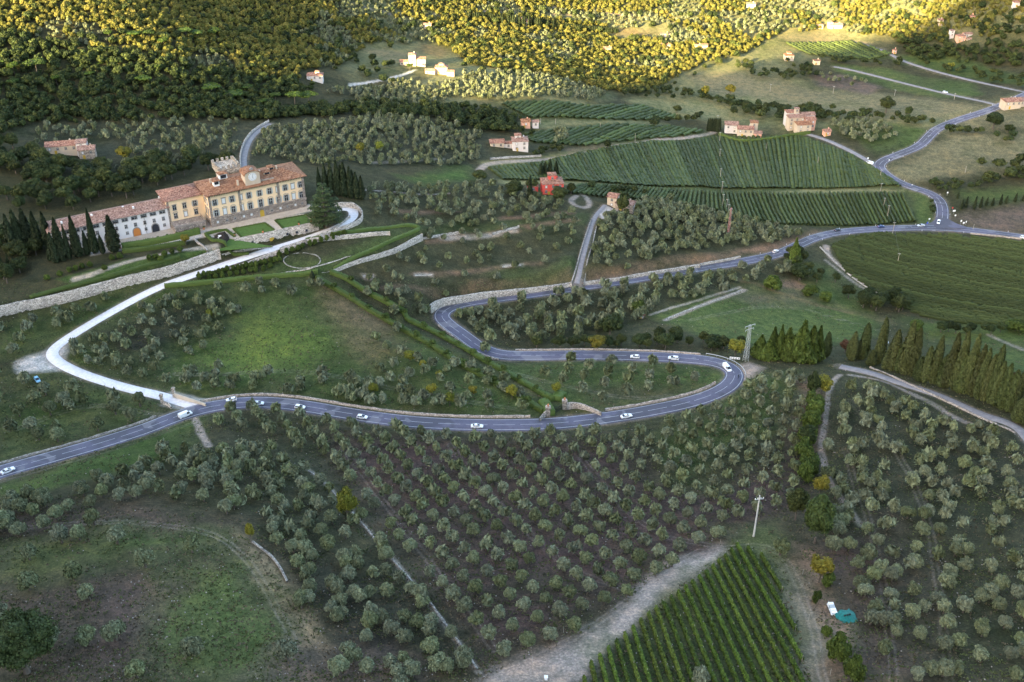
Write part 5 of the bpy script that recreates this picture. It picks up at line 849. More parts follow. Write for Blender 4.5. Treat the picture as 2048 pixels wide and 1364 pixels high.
# ------------------------------------------------------------------ buildings
T_RED = tiles('terracotta_tiles', (.22, .105, .075), (.31, .16, .11), (.40, .25, .18)); T_OR = tiles('orange_tiles', (.20, .09, .05), (.28, .135, .07), (.36, .21, .13)); T_PINK = tiles('faded_pink_tiles', (.22, .125, .095), (.30, .175, .135), (.38, .27, .21))
P_YEL = plaster('yellow_plaster', (.85, .64, .41), .08); P_WHITE = plaster('white_plaster', (.60, .56, .54), .12); P_CREAM = plaster('cream_plaster', (.52, .43, .33), .15); P_WING = plaster('pale_wing_plaster', (.78, .73, .71), .08); P_RED = plaster('red_plaster', (.68, .10, .08), .10); P_PINKP = plaster('pink_plaster', (.66, .36, .26), .15)
FRAME = simple('grey_window_stone', (.27, .24, .215), .8, var=.2); SHUT = simple('grey_shutters', (.36, .38, .38), .6); GLASS, n, b = newmat('dark_window_glass'); b.inputs['Base Color'].default_value = (.02, .025, .035, 1); b.inputs['Roughness'].default_value = .15; b.inputs['Specular IOR Level'].default_value = .6
BLIND = simple('white_blind', (.62, .64, .66), .7); WOOD_D = simple('ochre_door_wood', (.42, .28, .04), .6); WOOD_O = simple('orange_door_wood', (.55, .20, .05), .6); EAVE = simple('dark_eaves', (.07, .055, .045), .8); WHITE = simple('white_paintwork', (.75, .75, .74), .5); M_PAVE = simple('pale_paving', (.42, .35, .28), .9, var=.2, vscale=.6); M_LAWN = simple('garden_lawn', (.065, .115, .025), .95, var=.25, vscale=1.2)
def xf(o, x, y, z, rz=0.): o.location = (x, y, z); o.rotation_euler = (0, 0, rz); return o
# windows are built in the plane x-z, facing -y, origin at the sill centre
def win_mesh(w, h, kind):
    out = {}; f = MB(); t = .22
    f.box((0, -.06, -.28), (w+.62, .34, .24)); f.box((-(w+t)/2, -.03, -.04), (t, .2, h+.04)); f.box(((w+t)/2, -.03, -.04), (t, .2, h+.04)); f.box((0, -.03, h), (w+2*t, .2, .24))
    if kind == 'cornice': f.box((0, -.12, h+.24), (w+.9, .42, .2))
    if kind == 'arch':
        a = np.linspace(0, math.pi, 9); r = (w+.9)/2
        for i in range(8): x0, x1 = math.cos(a[i])*r, math.cos(a[i+1])*r; z0, z1 = math.sin(a[i])*r*.55, math.sin(a[i+1])*r*.55; f.tube((x0, -.1, h+.24+z0), (x1, -.1, h+.24+z1), .13, .13, 5)
    out['frame'] = f.mesh('frame', FRAME); g = MB(); g.box((0, .03, 0), (w, .06, h)); out['pane'] = g.mesh('pane', GLASS); g = MB(); g.box((0, .0, 0), (w, .06, h)); out['blind'] = g.mesh('blind', BLIND)
    m_ = MB(); m_.box((0, -.02, 0), (.07, .06, h)); m_.box((0, -.02, h*.62), (w, .06, .07)); out['glazing_bar'] = m_.mesh('glazing_bar', WHITE)
    s = MB()
    for sx in (-1, 1):
        s.box((sx*(w*.78), -.07, 0), (w*.44, .07, h))
    out['shutter'] = s.mesh('shutter', SHUT); return out
WM = {}
def window(parent, x, y, z, rz, w, h, kind='plain', blind=False, shut=False):
    k = (w, h, kind)
    if k not in WM: WM[k] = win_mesh(w, h, kind)
    M = WM[k]; o = mkobj('window', M['pane'] if not blind else M['blind'], parent); xf(o, x, y, z, rz); mkobj('frame', M['frame'], o)
    if not blind: mkobj('glazing_bar', M['glazing_bar'], o)
    if shut: mkobj('shutter', M['shutter'], o)
    return o
def hip(mb, x0, x1, y0, y1, z, h, ov=.9, hipl=True, hipr=True, th=.18):
    X0, X1, Y0, Y1 = x0-ov, x1+ov, y0-ov, y1+ov; r = (Y1-Y0)/2; ym = (Y0+Y1)/2; a = X0 + (r if hipl else 0); b = X1 - (r if hipr else 0)
    v = [(X0, Y0, z), (X1, Y0, z), (X1, Y1, z), (X0, Y1, z), (a, ym, z+h), (b, ym, z+h)]; v += [(p[0], p[1], p[2]-th) for p in v[:4]]
    mb.add(v, [(0, 1, 5, 4), (2, 3, 4, 5), (1, 2, 5), (3, 0, 4), (6, 7, 1, 0), (7, 8, 2, 1), (8, 9, 3, 2), (9, 6, 0, 3), (9, 8, 7, 6)])
def gable_walls(mb, x0, x1, y0, y1, z, h):
    ym = (y0+y1)/2
    for x in (x0, x1): mb.add([(x, y0, z-.02), (x, y1, z-.02), (x, ym, z+h*.93)], [(0, 1, 2), (2, 1, 0)])
# ---- the palace, local frame: x along the facade from its left corner, y away from the viewer
VIL = empty('palace', (V0[0], V0[1], VZ), vang, 'large ochre palace with a clock gable, terracotta roofs and battlemented tower', 'palace')
def rel(u, v, z): d = rays(u, v); s = (VZ + z - CAMZ) / d[2]; q = d[:2]*s - V0; return q @ VD, q @ VN
HB = 15.6; DP = 17.0; base_h = 3.9
w_ = MB(); w_.box((VL/2, DP/2, base_h), (VL, DP, HB-base_h)); w_.build('wall', P_YEL, VIL)
w_ = MB(); w_.box((VL/2, DP/2, -.6), (VL+.3, DP+.3, base_h+.6)); w_.box((VL/2, -.25, base_h), (VL+.6, .6, .9)); 
for x in (.5, VL*.315, VL*.72, VL-.5): w_.box((x, -.03, base_h+.9), (1.1, .3, HB-base_h-.9-.05))
w_.build('base', ST_RUST, VIL)
r_ = MB(); hip(r_, 0, VL, 0, DP, HB+.5, 2.7, 1.3); r_.build('roof', T_OR, VIL); r_ = MB(); r_.box((VL/2, DP/2, HB), (VL+1.6, DP+1.6, .3))
for i in range(62): r_.box((-1 + i*(VL+2)/61, -.95, HB-.25), (.22, .7, .5))
r_.build('eaves', EAVE, VIL)
fr = [.045, .145, .245, .345, .435, .555, .67, .765, .855, .945]
fr = [(a-419.7)/(605-419.7) for a in (431, 447.5, 463.5, 480, 496, 516.5, 536, 552, 567, 582, 597)]
for i, f in enumerate(fr):
    x = f*VL; bl = i in (1, 3, 7, 9); window(VIL, x, -.05, 10.6, 0, 1.5, 2.5, 'cornice', bl, not bl); window(VIL, x, -.05, 5.2 if i != 5 else 5.0, 0, 1.5, 2.9 if i != 5 else 3.6, 'arch', i in (1, 3, 9), i not in (1, 3, 9))
    if i not in (5,): window(VIL, x + (.3 if i % 2 else 0), -.2, 1.7, 0, .95, 1.05, 'plain', i in (0, 3, 4, 7, 9))
d_ = MB(); d_.box((fr[5]*VL, -.22, .0), (2.0, .2, 2.6)); a = np.linspace(0, math.pi, 9); d_.add([(fr[5]*VL + math.cos(t)*1.0, -.32, 2.6 + math.sin(t)*.8) for t in a] + [(fr[5]*VL + math.cos(t)*1.0, -.15, 2.6 + math.sin(t)*.8) for t in a], [tuple(range(9))[::-1], tuple(range(9, 18))] + [(i, i+1, 10+i, 9+i) for i in range(8)]); d_.build('door', WOOD_D, VIL)
d_ = MB()
for sx in (-1, 1): d_.box((fr[5]*VL + sx*1.35, -.3, -.1), (.6, .35, 3.8))
d_.build('door_frame', FRAME, VIL)
# clock gable
cx = VL*.475; c_ = MB(); zz = HB + 2.6; c_.box((cx, 3.4, zz-3), (7.0, 6.2, 6.2)); a = np.linspace(0, math.pi, 13); zt = zz + 3.2
c_.add([(cx + math.cos(t)*3.5, .3, zt + math.sin(t)*1.7) for t in a] + [(cx + math.cos(t)*3.5, 1.1, zt + math.sin(t)*1.7) for t in a], [tuple(range(13))[::-1], tuple(range(13, 26))] + [(i, i+1, 14+i, 13+i) for i in range(12)]); cg_ = c_.build('clock_gable', P_CREAM, VIL)
r_ = MB(); r_.add([(cx + math.cos(t)*4.0, .0, zt + math.sin(t)*2.05) for t in a] + [(cx + math.cos(t)*4.0, 7.0, zt + math.sin(t)*2.05) for t in a] + [(cx + math.cos(t)*3.6, .0, zt - .02 + math.sin(t)*1.75) for t in a], [(i, 13+i, 14+i, i+1) for i in range(12)] + [(i, i+1, 27+i, 26+i) for i in range(12)]); r_.build('gable_roof', T_OR, cg_)
k_ = MB(); t = np.linspace(0, 2*math.pi, 28, endpoint=False); k_.add([(cx + math.cos(q)*1.95, .16, zz+2.2 + math.sin(q)*1.95) for q in t] + [(cx + math.cos(q)*1.95, .3, zz+2.2 + math.sin(q)*1.95) for q in t], [tuple(range(28)), tuple(range(28, 56))[::-1]] + [((i+1) % 28, i, 28+i, 28+(i+1) % 28) for i in range(28)]); ck = k_.build('clock_face', simple('clock_white', (.66, .66, .66), .6), cg_)
k_ = MB()
for q in range(12): t_ = q*math.pi/6; k_.tube((cx + math.cos(t_)*1.4, .12, zz+2.2+math.sin(t_)*1.4), (cx + math.cos(t_)*1.75, .12, zz+2.2+math.sin(t_)*1.75), .07, .07, 4)
k_.build('hour_mark', GLASS, ck); k_ = MB(); k_.tube((cx, .1, zz+2.2), (cx+.1, .1, zz+3.6), .07, .04, 4); k_.tube((cx, .1, zz+2.2), (cx+.2, .1, zz+1.3), .09, .05, 4); k_.build('clock_hand', GLASS, ck)
k_ = MB(); k_.box((cx, 1.0, zt+1.7), (1.6, .7, 1.2)); k_.ball((cx, 1.0, zt+3.1), .35, 8, 5); k_.build('bell_arch', FRAME, cg_)
# roof furniture
for lx, ly, wx_, wy_, hh_, nm, mt in [(VL*.13, 5.5, 2.6, 2.6, 3.6, 'lantern', WHITE), (VL*.23, 10, 3.6, 3.2, 4.6, 'lantern', WHITE), (VL*.66, 6.5, 3.0, 2.2, 2.6, 'dormer', P_CREAM), (VL*.73, 9, 2.4, 2.2, 3.4, 'dormer', P_CREAM)]:
    z0 = HB + .9; m_ = MB().box((lx, ly, z0), (wx_, wy_, hh_)).build(nm, mt, VIL); q = MB(); hip(q, lx-wx_/2, lx+wx_/2, ly-wy_/2, ly+wy_/2, z0+hh_+.1, .8, .5); q.build('lantern_roof', T_OR, m_); MB().box((lx, ly-wy_/2-.02, z0+hh_*.55), (wx_*.75, .08, hh_*.35)).build('pane', GLASS, m_)
for lx, ly, hh_ in [(VL*.10, 9, 3.4), (VL*.33, 2.2, 3.0), (VL*.78, 8, 3.6), (VL*.60, 8, 3.2)]: MB().box((lx, ly, HB+.8), (.8, .8, hh_)).build('chimney', P_CREAM, VIL)
MB().box((VL*.55, 1.5, HB+.4), (VL*.3, .35, 1.5)).build('parapet', ST_WARM, VIL)
# battlemented tower behind
tx, ty = VL*.36, DP + 7.5; th = 19.0; t_ = MB(); t_.box((tx, ty, -1), (8.4, 8.4, th-3.0)); TW = t_.build('tower', stone('tower_stone', (.55, .47, .38), 1.2), VIL); t_ = MB(); t_.add([(tx+sx*4.2, ty+sy*4.2, th-5) for sx, sy in ((-1, -1), (1, -1), (1, 1), (-1, 1))] + [(tx+sx*5.3, ty+sy*5.3, th-2.6) for sx, sy in ((-1, -1), (1, -1), (1, 1), (-1, 1))], [(0, 1, 5, 4), (1, 2, 6, 5), (2, 3, 7, 6), (3, 0, 4, 7)]); t_.box((tx, ty, th-2.6), (10.6, 10.6, 2.4)); t_.build('battlement', MATS['tower_stone'], TW)
for s4 in range(4):
    m_ = MB()
    for k in range(5):
        q = -4.7 + k*2.35; X, Y = [(q, -5.0), (5.0, q), (q, 5.0), (-5.0, q)][s4]; MB().box((tx+X, ty+Y, th-.2), (1.25, .7, 1.5) if s4 % 2 == 0 else (.7, 1.25, 1.5)).build('merlon', MATS['tower_stone'], TW)
MB().box((tx+.5, ty-4.3, th-9), (1.2, .3, 2)).build('pane', GLASS, TW)
# recessed centre block and left wing
cx0, cx1 = -17.0, 0.0; cy0 = 9.0; H2 = 13.2
w_ = MB(); w_.box(((cx0+cx1)/2, cy0+6.5, -.6), (cx1-cx0, 13, H2+.6)); w_.build('wall', P_YEL, VIL); r_ = MB(); hip(r_, cx0, cx1+1.5, cy0, cy0+13, H2+.3, 2.8, 1.0); r_.build('roof', T_RED, VIL); MB().box(((cx0+cx1)/2, cy0+6.5, H2), (cx1-cx0+1.2, 14.2, .15)).build('eaves', EAVE, VIL); MB().box((cx0+.5, cy0-.05, -.3), (1.1, .4, H2)).build('quoin', ST_RUST, VIL)
for i, x in enumerate((-13.6, -9.0, -4.2)): window(VIL, x, cy0-.05, 8.4, 0, 1.4, 2.3, 'cornice', False, i == 2); window(VIL, x, cy0-.05, 4.3, 0, 1.4, 2.3, 'arch', i == 1)
for i, y in enumerate((2.6, 6.0)): window(VIL, -.05, y, 10.6, -math.pi/2, 1.3, 2.4, 'cornice', i == 0); window(VIL, -.05, y, 5.2, -math.pi/2, 1.3, 2.9, 'arch')
t_ = MB(); t_.box((-9.5, cy0-4.2, -.3), (14, 8, 3.4)); TR = t_.build('terrace', ST_RUST, VIL); t_ = MB(); t_.box((-9.5, cy0-8.1, 3.9), (14, .25, .2)); t_.box((-2.6, cy0-4.2, 3.9), (.25, 8, .2))
for k in range(28): t_.box((-16.3 + k*.5, cy0-8.1, 3.1), (.16, .16, .8))
t_.build('balustrade', FRAME, TR)
wx0, wx1 = -68.0, -17.0; wy0 = 8.6; H3 = 10.4; w_ = MB(); w_.box(((wx0+wx1)/2, wy0+5.5, -.8), (wx1-wx0, 11, H3+.8)); w_.build('wall', P_WING, VIL); r_ = MB(); hip(r_, wx0, wx1, wy0, wy0+11, H3+.25, 2.4, 1.1, True, False); gable_walls(r_, wx0, wx1, wy0-1.1, wy0+12.1, H3+.25, 2.4); r_.build('roof', T_PINK, VIL); MB().box(((wx0+wx1)/2, wy0+5.5, H3), (wx1-wx0+1.4, 12.4, .1)).build('eaves', EAVE, VIL)
nb = 12
for i in range(nb):
    x = wx0 + 2.6 + i*(wx1-wx0-5)/(nb-1); window(VIL, x, wy0-.05, 8.3, 0, 2.3, 1.25, 'plain', False, False); window(VIL, x, wy0-.05, 4.9, 0, .9, 1.4, 'plain')
    if i not in (3, 5, 8, 10): window(VIL, x, wy0-.05, 1.9, 0, .8, 1.0, 'plain')
def arch_door(x, y, w, h, mat, nm='door'):
    a = np.linspace(0, math.pi, 9); pts = [(x-w/2, 0), (x+w/2, 0)] + [(x + math.cos(t)*w/2, h-w/2 + math.sin(t)*w/2) for t in a]; k = len(pts); m_ = MB(); m_.add([(p[0], y-.18, p[1]) for p in pts] + [(p[0], y+.05, p[1]) for p in pts], [tuple(range(k)), tuple(range(k, 2*k))[::-1]] + [((i+1) % k, i, k+i, k+(i+1) % k) for i in range(k)]); return m_.build(nm, mat, VIL)
for i, mt in ((8, WOOD_O), (5, GLASS), (3, GLASS), (10, GLASS)): x = wx0 + 2.6 + i*(wx1-wx0-5)/(nb-1); o = arch_door(x, wy0, 3.0, 3.8, mt); o.location.y = -.06; arch_door(x, wy0+.08, 3.8, 4.3, FRAME, 'door_frame')
for i in (2, 5.5, 8.5): MB().box((wx0 + 2.6 + (i+.5)*(wx1-wx0-5)/(nb-1), wy0-.12, 0), (.14, .14, H3)).build('drainpipe', EAVE, VIL)
for x, y in ((wx0+6, wy0+3), (wx0+19, wy0+4), (wx0+33, wy0+5.5), (wx0+37, wy0+3), (wx1-1, wy0+8)): MB().box((x, y, H3+.8), (.8, .6, 1.9)).build('chimney', WHITE, VIL)
# gravel forecourt, lawns, garden wall
def sheet(name, px, dz, mat, z=None): p = PL(px); zz = float(np.max(HF(p[:, 0], p[:, 1]))) if z is None else z; m_ = MB(); m_.prism(p[::1] if True else p, zz-.35+dz, zz+dz); return struct(m_.build(name, mat))
def vsheet(name, pts, dz, mat): q = np.array([vl(*a) for a in pts]); return struct(MB().prism(q, VZ-.8, VZ+dz).build(name, mat))
vsheet('forecourt', [(-50, -1.5), (-2, -1.5), (-2, -5.5), (VL+2, -5.5), (VL+2, 1), (0, 1), (0, 10), (-50, 10)], .06, M_PAVE)
gz = VZ - .1
def gpt(u, v, z=0): a, b = rel(u, v, z); return (a, b)
G_ = [gpt(*q) for q in ((468, 478), (554, 460), (574, 455), (636, 443), (641, 434), (606, 428), (395, 462), (402, 474))]
def lawn(px, dz, mat, nm='lawn'): q = np.array([vl(*gpt(*a)) for a in px]); return struct(MB().prism(q, VZ-.6, VZ+dz).build(nm, mat))
lawn([(470, 477), (554, 461), (636, 446), (642, 436), (604, 428), (540, 440), (440, 459), (400, 466), (410, 474)], .02, M_PAVE, 'path')
lawn([(483, 474), (548, 461), (530, 447), (467, 457)], .10, M_LAWN); lawn([(566, 457), (625, 444), (611, 431), (551, 441)], .10, M_LAWN); lawn([(400, 482), (420, 501), (545, 491), (470, 478), (425, 470)], -.35, M_LAWN)
def gh(px, w, h, lab): q = np.array([[*vl(*gpt(*a)), VZ] for a in px]); return hedge('hedge', None, w, h, lab, .05, pts=q, smooth=False)
gh([(483, 475), (466, 458), (530, 446), (549, 460)], .8, .9, 'clipped hedge framing the left palace lawn'); gh([(566, 457), (550, 441), (612, 430), (630, 441)], .8, .9, 'clipped hedge framing the right palace lawn'); gh([(495, 490), (455, 492), (430, 487), (411, 470), (452, 460), (470, 474)], 1.3, 1.2, 'clipped hedge round the bare round-cornered garden bed')
GW = [(469, 479), (500, 475), (540, 466), (556, 462), (575, 457), (600, 453), (636, 445)]
q = np.array([vl(*gpt(*a)) for a in GW]); qd = resample(np.c_[q, np.zeros(len(q))], 1.5)
zb = np.full(len(qd), 11.5); n_ = len(qd); nr_ = normals2(qd); v = np.stack([np.c_[qd[:, :2]-nr_*.5, zb-2.5], np.c_[qd[:, :2]-nr_*.5, np.full(n_, VZ+.5)], np.c_[qd[:, :2]+nr_*.3, np.full(n_, VZ+.5)], np.c_[qd[:, :2]+nr_*.3, np.full(n_, VZ-2)]], 1).reshape(-1, 3); I, J = np.meshgrid(np.arange(n_-1), np.arange(3), indexing='ij')
gw = empty('garden_wall', (0, 0, 0), 0, 'ornate stone wall holding up the palace lawns, with an ochre gate in its face', 'wall'); mkobj('wall', fastmesh('wall', v, np.stack([I*4+J, (I+1)*4+J, (I+1)*4+J+1, I*4+J+1], -1).reshape(-1, 4), ST_PALE), gw)
def onwall(f, z, w, h, mat, nm):
    i = int(f*(n_-1)); a = math.atan2(*(np.array([nr_[i][1], nr_[i][0]])))-math.pi/2; m_ = MB().box((0, 0, 0), (w, .5, h)); o = m_.build(nm, mat, gw); o.location = (qd[i][0]-nr_[i][0]*.42, qd[i][1]-nr_[i][1]*.42, z); o.rotation_euler = (0, 0, a); return o
onwall(.46, VZ-5.4, 2.0, 3.2, WOOD_D, 'gate')
for f in (.2, .62, .74, .87): onwall(f, VZ-3.0, 1.1, 1.2, GLASS, 'niche'); onwall(f, VZ-3.3, 1.7, .3, FRAME, 'sill')
# potted lemon trees of the forecourt
pot = MB().tube((0, 0, 0), (0, 0, .75), .34, .5, 10).mesh('pot', simple('terracotta_pot', (.45, .18, .09), .8)); potl = crown_mesh('foliage', L_HEDGE, *lobed(90, .6, .5, 1.35, 3, .3, np.random.default_rng(3), .7))
for a in list(np.linspace(-46, -4, 11)): q = vl(a, -.3); e = empty('potted_plant', (q[0], q[1], VZ+.1), 0, 'small citrus tree in a terracotta pot along the forecourt edge', 'potted plant', 'potted citrus trees on the forecourt'); mkobj('pot', pot, e); mkobj('foliage', potl, e)
for a, b in ((470, 473), (526, 466), (598, 450), (623, 445), (630, 436)): c = gpt(a, b); q = vl(*c); e = empty('potted_plant', (q[0], q[1], VZ+.12), 0, 'orange terracotta pot with a plant on the edge of the palace lawns', 'potted plant', 'pots on the palace lawns'); mkobj('pot', pot, e); mkobj('foliage', potl, e)
st = MB().tube((0, 0, 0), (0, 0, .5), 1.0, .9, 14).tube((0, 0, .5), (0, 0, 1.0), .3, .25, 10).tube((0, 0, 1.0), (0, 0, 1.2), .25, .8, 12); c = vl(*gpt(440, 476)); tag(st.build('fountain', WHITE, loc=(c[0], c[1], VZ-.1)), 'small white fountain basin in the bare garden bed', 'fountain')
# ---- farmhouses
def house(u, v, rot, blocks, label, name='house', cat='house', scale=1.):
    """blocks: (x, y, w, d, h, roof_h, wall, roof, style) in metres, x right, y away"""
    p = P(u, v); e = empty(name, (p[0], p[1], p[2]), rot, label, cat); zmin = -2.5; e.scale = (.86,)*3 if v < 165 else (1, 1, 1)
    for bi, (x, y, w, d, h, rh, wm, rm, sty) in enumerate(blocks):
        m_ = MB(); m_.box((x, y+d/2, zmin), (w, d, h-zmin)); 
        if sty in ('g', 'gd'): gable_walls(m_, x-w/2, x+w/2, y-.0, y+d, h, rh)
        W_ = m_.build('wall', wm, e); r_ = MB(); hip(r_, x-w/2, x+w/2, y, y+d, h, rh, .45, sty == 'h', sty == 'h'); r_.build('roof', rm, e)
        rows = max(1, int(h/2.9)); cols = max(1, int(w/3.4)); 
        for r in range(rows):
            for c in range(cols):
                window(e, x - w/2 + w*(c+.5)/cols, y-.03, h - 2.1 - r*2.8, 0, .9, 1.2 if sty != 't' else 1.0, 'plain', (c*7+r*3+bi) % 4 == 0)
            for c in range(max(1, int(d/4.5))): window(e, x+w/2+.03, y + d*(c+.5)/max(1, int(d/4.5)), h-2.1-r*2.8, math.pi/2, .9, 1.2, 'plain', c % 2 == 0)
        if bi == 0:
            MB().box((x - w*.2, y-.06, 0), (1.2, .2, 2.2)).build('door', WOOD_D, e); MB().box((x+w*.25, y+d*.6, h+rh*.3), (.7, .6, 1.5)).build('chimney', wm, e)
    return e
W, C_, PK, RW, S_ = P_WHITE, P_CREAM, P_PINKP, P_RED, ST_WARM
house(1106, 390, .12, [(0, 0, 11.5, 9, 6.6, 2.0, RW, T_RED, 'h'), (0, 3, 4.2, 4.2, 10.4, 1.0, RW, T_RED, 'h'), (-10.5, 2.5, 5, 7, 4.6, 1.5, RW, T_RED, 'h')], 'bright red farmhouse with a small roof tower')
house(1240, 420, -.35, [(2.2, 0, 10, 5.5, 4.0, 1.6, S_, T_PINK, 'g'), (-5.0, .5, 5.2, 6, 6.6, 1.4, C_, T_RED, 'g')], 'stone barn with a low pink roof at the end of the walled lane')
house(1041, 303, .1, [(0, 0, 9.5, 8, 6.6, 1.8, W, T_PINK, 'h'), (-1.2, 3, 3.6, 3.6, 9.4, .9, W, T_RED, 'h'), (-14, 3, 8.5, 6, 5, 1.5, C_, T_RED, 'g'), (-7, 4, 6, 4, 4, .8, W, T_RED, 'g')], 'white house with a square roof turret amid olives')
house(1052, 257, .15, [(0, 0, 5.5, 5, 4.6, 1.4, PK, T_OR, 'g'), (6.5, .5, 4, 4, 3.8, 1.0, W, T_PINK, 'g')], 'little pink cottage alone on the pale strip field')
house(1490, 274, -.12, [(0, 0, 11, 7, 5.6, 1.6, C_, T_RED, 'g'), (-9.5, 5, 9, 7, 6.4, 1.8, W, T_PINK, 'g'), (6.0, 6, 5.2, 5, 8.6, 1.2, C_, T_OR, 'h'), (8.5, 0, 5.5, 5, 3.0, 1.2, PK, T_PINK, 'g')], 'group of cream farm buildings with a pool behind a hedge')
house(1607, 268, .1, [(0, 0, 10, 7, 6.8, 1.6, C_, T_OR, 'g'), (6, 5, 7, 6, 8.2, 1.6, PK, T_RED, 'g'), (-2.5, 9, 12, 6, 8.8, 1.6, C_, T_PINK, 'g'), (7.5, 14, 9, 6, 8.4, 1.5, W, T_PINK, 'g'), (-3, 17, 9, 6, 9.6, 1.4, W, T_RED, 'g'), (-2, 13, 2.6, 2.6, 14, .8, C_, T_PINK, 'h')], 'tight hamlet of ochre and pink houses with a small bell tower')
house(1655, 272, .2, [(0, 0, 4.6, 4, 3.4, 1.3, PK, T_RED, 'g')], 'tiny pink shed with a red roof right of the hamlet', name='shed', cat='shed')
house(1283, 637, .3, [(0, 0, 2.6, 2.4, 1.8, .6, S_, T_RED, 'g')], 'small red-roofed stone hut at the field corner', name='shed', cat='shed')
house(2030, 218, .12, [(-2, 0, 12, 8, 5.6, 1.6, C_, T_RED, 'g'), (8, 2, 10, 8, 5, 1.5, C_, T_PINK, 'g')], 'long cream farmhouse at the right edge beside the road')
house(172, 318, .25, [(1, 0, 8, 6, 5.0, 1.4, S_, T_PINK, 'g'), ], 'stone barn with an open arch on the left hillside')
house(118, 309, .2, [(2, 0, 16, 7, 4.6, 1.6, C_, T_RED, 'g'), (12, -1.5, 5, 6, 6, 1.0, W, T_PINK, 'g')], 'long low farmhouse with a white gable on the left hillside')
house(630, 163, .05, [(0, 0, 12, 7, 4.6, 1.8, W, T_RED, 'h'), (2, 2, 3, 3, 7, .8, W, T_RED, 'h')], 'sunlit white villa at the edge of the left woods')
house(825, 132, .0, [(0, 0, 6, 6, 9.5, 1.2, C_, T_PINK, 'h'), (7, 1, 8, 6, 5.6, 1.4, C_, T_RED, 'g'), (-7, 0, 7, 5, 3.6, 1.2, C_, T_RED, 'g')], 'sunlit farm with a tall square tower house')
house(882, 150, -.05, [(0, 2, 10, 6, 5.8, 1.5, C_, T_RED, 'h'), (0, 4, 4, 3, 8, .8, C_, T_PINK, 'h'), (-9, -1, 8, 5, 3.8, 1.2, C_, T_PINK, 'g'), (8, -1, 6, 4.5, 3.2, 1, C_, T_RED, 'g')], 'sunlit cluster of pale farm buildings above the golden olives')
house(1578, 122, .0, [(0, 0, 8.5, 7, 5.4, 1.4, C_, T_OR, 'h'), (0, 2, 4, 3.6, 7.6, .8, C_, T_OR, 'h')], 'square ochre house among dark trees below the lit vineyard')
house(1634, 130, .1, [(0, 0, 5.6, 5, 4.2, .5, P_YEL, T_OR, 'g')], 'small boxy yellow house right of the square ochre one')
house(1668, 58, -.1, [(2, 0, 12, 6, 4.2, 1.4, C_, T_PINK, 'g'), (-4, 1, 5, 5, 6.4, 1.2, C_, T_RED, 'h'), (-14, 0, 6, 4.5, 3.2, 1, C_, T_PINK, 'g')], 'sunlit cream villa above the far lit vineyard')
house(1922, 84, .1, [(0, 0, 8, 6, 6, 1.4, PK, T_RED, 'h'), (9, 4, 7, 6, 6.4, 1.2, W, T_PINK, 'g'), (-6, 9, 4, 4, 9, .8, W, T_PINK, 'h'), (8, -1, 6, 4, 3, 1, C_, T_PINK, 'g')], 'cluster of white and pink houses in the shaded far right woods')
house(1944, 40, .1, [(0, 0, 5, 5, 4, 1, PK, T_RED, 'h')], 'small pink house above the shaded white cluster'); house(1881, 52, .1, [(0, 0, 4, 5, 6, 1, C_, T_RED, 'g')], 'narrow tall cream house left of the shaded white cluster')
house(2036, 14, .1, [(0, 0, 9, 5, 4.5, 1.3, W, T_RED, 'g')], 'white house with a red roof in the top right corner'); house(1790, 108, .3, [(0, 0, 3, 3, 4, 1, PK, T_RED, 'h')], 'tiny pink chapel beside the curving pale track', name='chapel', cat='chapel')
house(1050, 52, 0, [(0, 0, 9, 6, 4.5, 1.3, C_, T_RED, 'g'), (-4, 2, 4, 4, 7, .9, C_, T_RED, 'h')], 'sunlit house ringed by cypresses on the far hilltop'); house(1502, 16, 0, [(0, 0, 9, 5, 4, 1.2, W, T_PINK, 'g')], 'sunlit white farmhouse near the top of the far slope')
house(1396, 102, 0, [(0, 0, 6, 5, 5, 1.2, C_, T_PINK, 'g'), (6.5, 0, 5, 5, 5.4, 1.2, C_, T_RED, 'g')], 'pair of pale gabled houses at the foot of the sunlit woods'); house(1332, 97, 0, [(0, 0, 9, 5, 3.6, 1.2, C_, T_RED, 'g')], 'long red-roofed house half hidden in the sunlit woods'); house(1215, 105, 0, [(0, 0, 7, 5, 4, 1.2, PK, T_RED, 'g')], 'rosy roofed house among golden trees'); house(1330, 74, 0, [(0, 0, 9, 4, 3, .6, W, T_PINK, 'g')], 'white shed building at the end of the far sunlit field'); house(855, 58, 0, [(0, 0, 7, 5, 4, 1.2, C_, T_PINK, 'g')], 'small sunlit farmhouse beside the far golden field')
# swimming pool
p = P(1476, 279); m_ = MB(); m_.box((0, 0, -.3), (12, 5, .45)); e = empty('swimming_pool', tuple(p), -.1, 'small turquoise pool beside the cream farm buildings', 'pool'); m_.build('surround', M_PAVE, e); MB().box((2, 0, .1), (7, 3, .1)).build('pool_water', simple('pool_water', (.08, .45, .55), .1), e)
# ---- gates
def pillar(p, h, w, label, mat=ST_GREY, finial=None):
    e = empty('gate_pillar', tuple(p), vang*0, label, 'gate pillar'); m_ = MB(); m_.box((0, 0, -.5), (w, w, h+.5)); m_.build('shaft', mat, e); m_ = MB(); m_.box((0, 0, h), (w*1.35, w*1.35, .3)); m_.box((0, 0, h+.3), (w*1.05, w*1.05, .3)); c = m_.build('cap', ST_WARM, e)
    if finial: m_ = MB(); m_.box((0, 0, h+.6), (.45, .45, .5)); m_.ball((0, 0, h+1.35), .36, 8, 6); m_.tube((0, 0, h+1.6), (0, 0, h+2.0), .12, .02, 6); m_.build('finial', finial, c)
    return e
TER = MATS['terracotta_pot']
pa = P(1096, 831); pb = P(1129, 818); pillar(pa, 3.6, 1.5, 'left stone gate pillar with a terracotta finial', finial=TER); pillar(pb, 3.6, 1.5, 'right stone gate pillar with a terracotta finial', finial=TER)
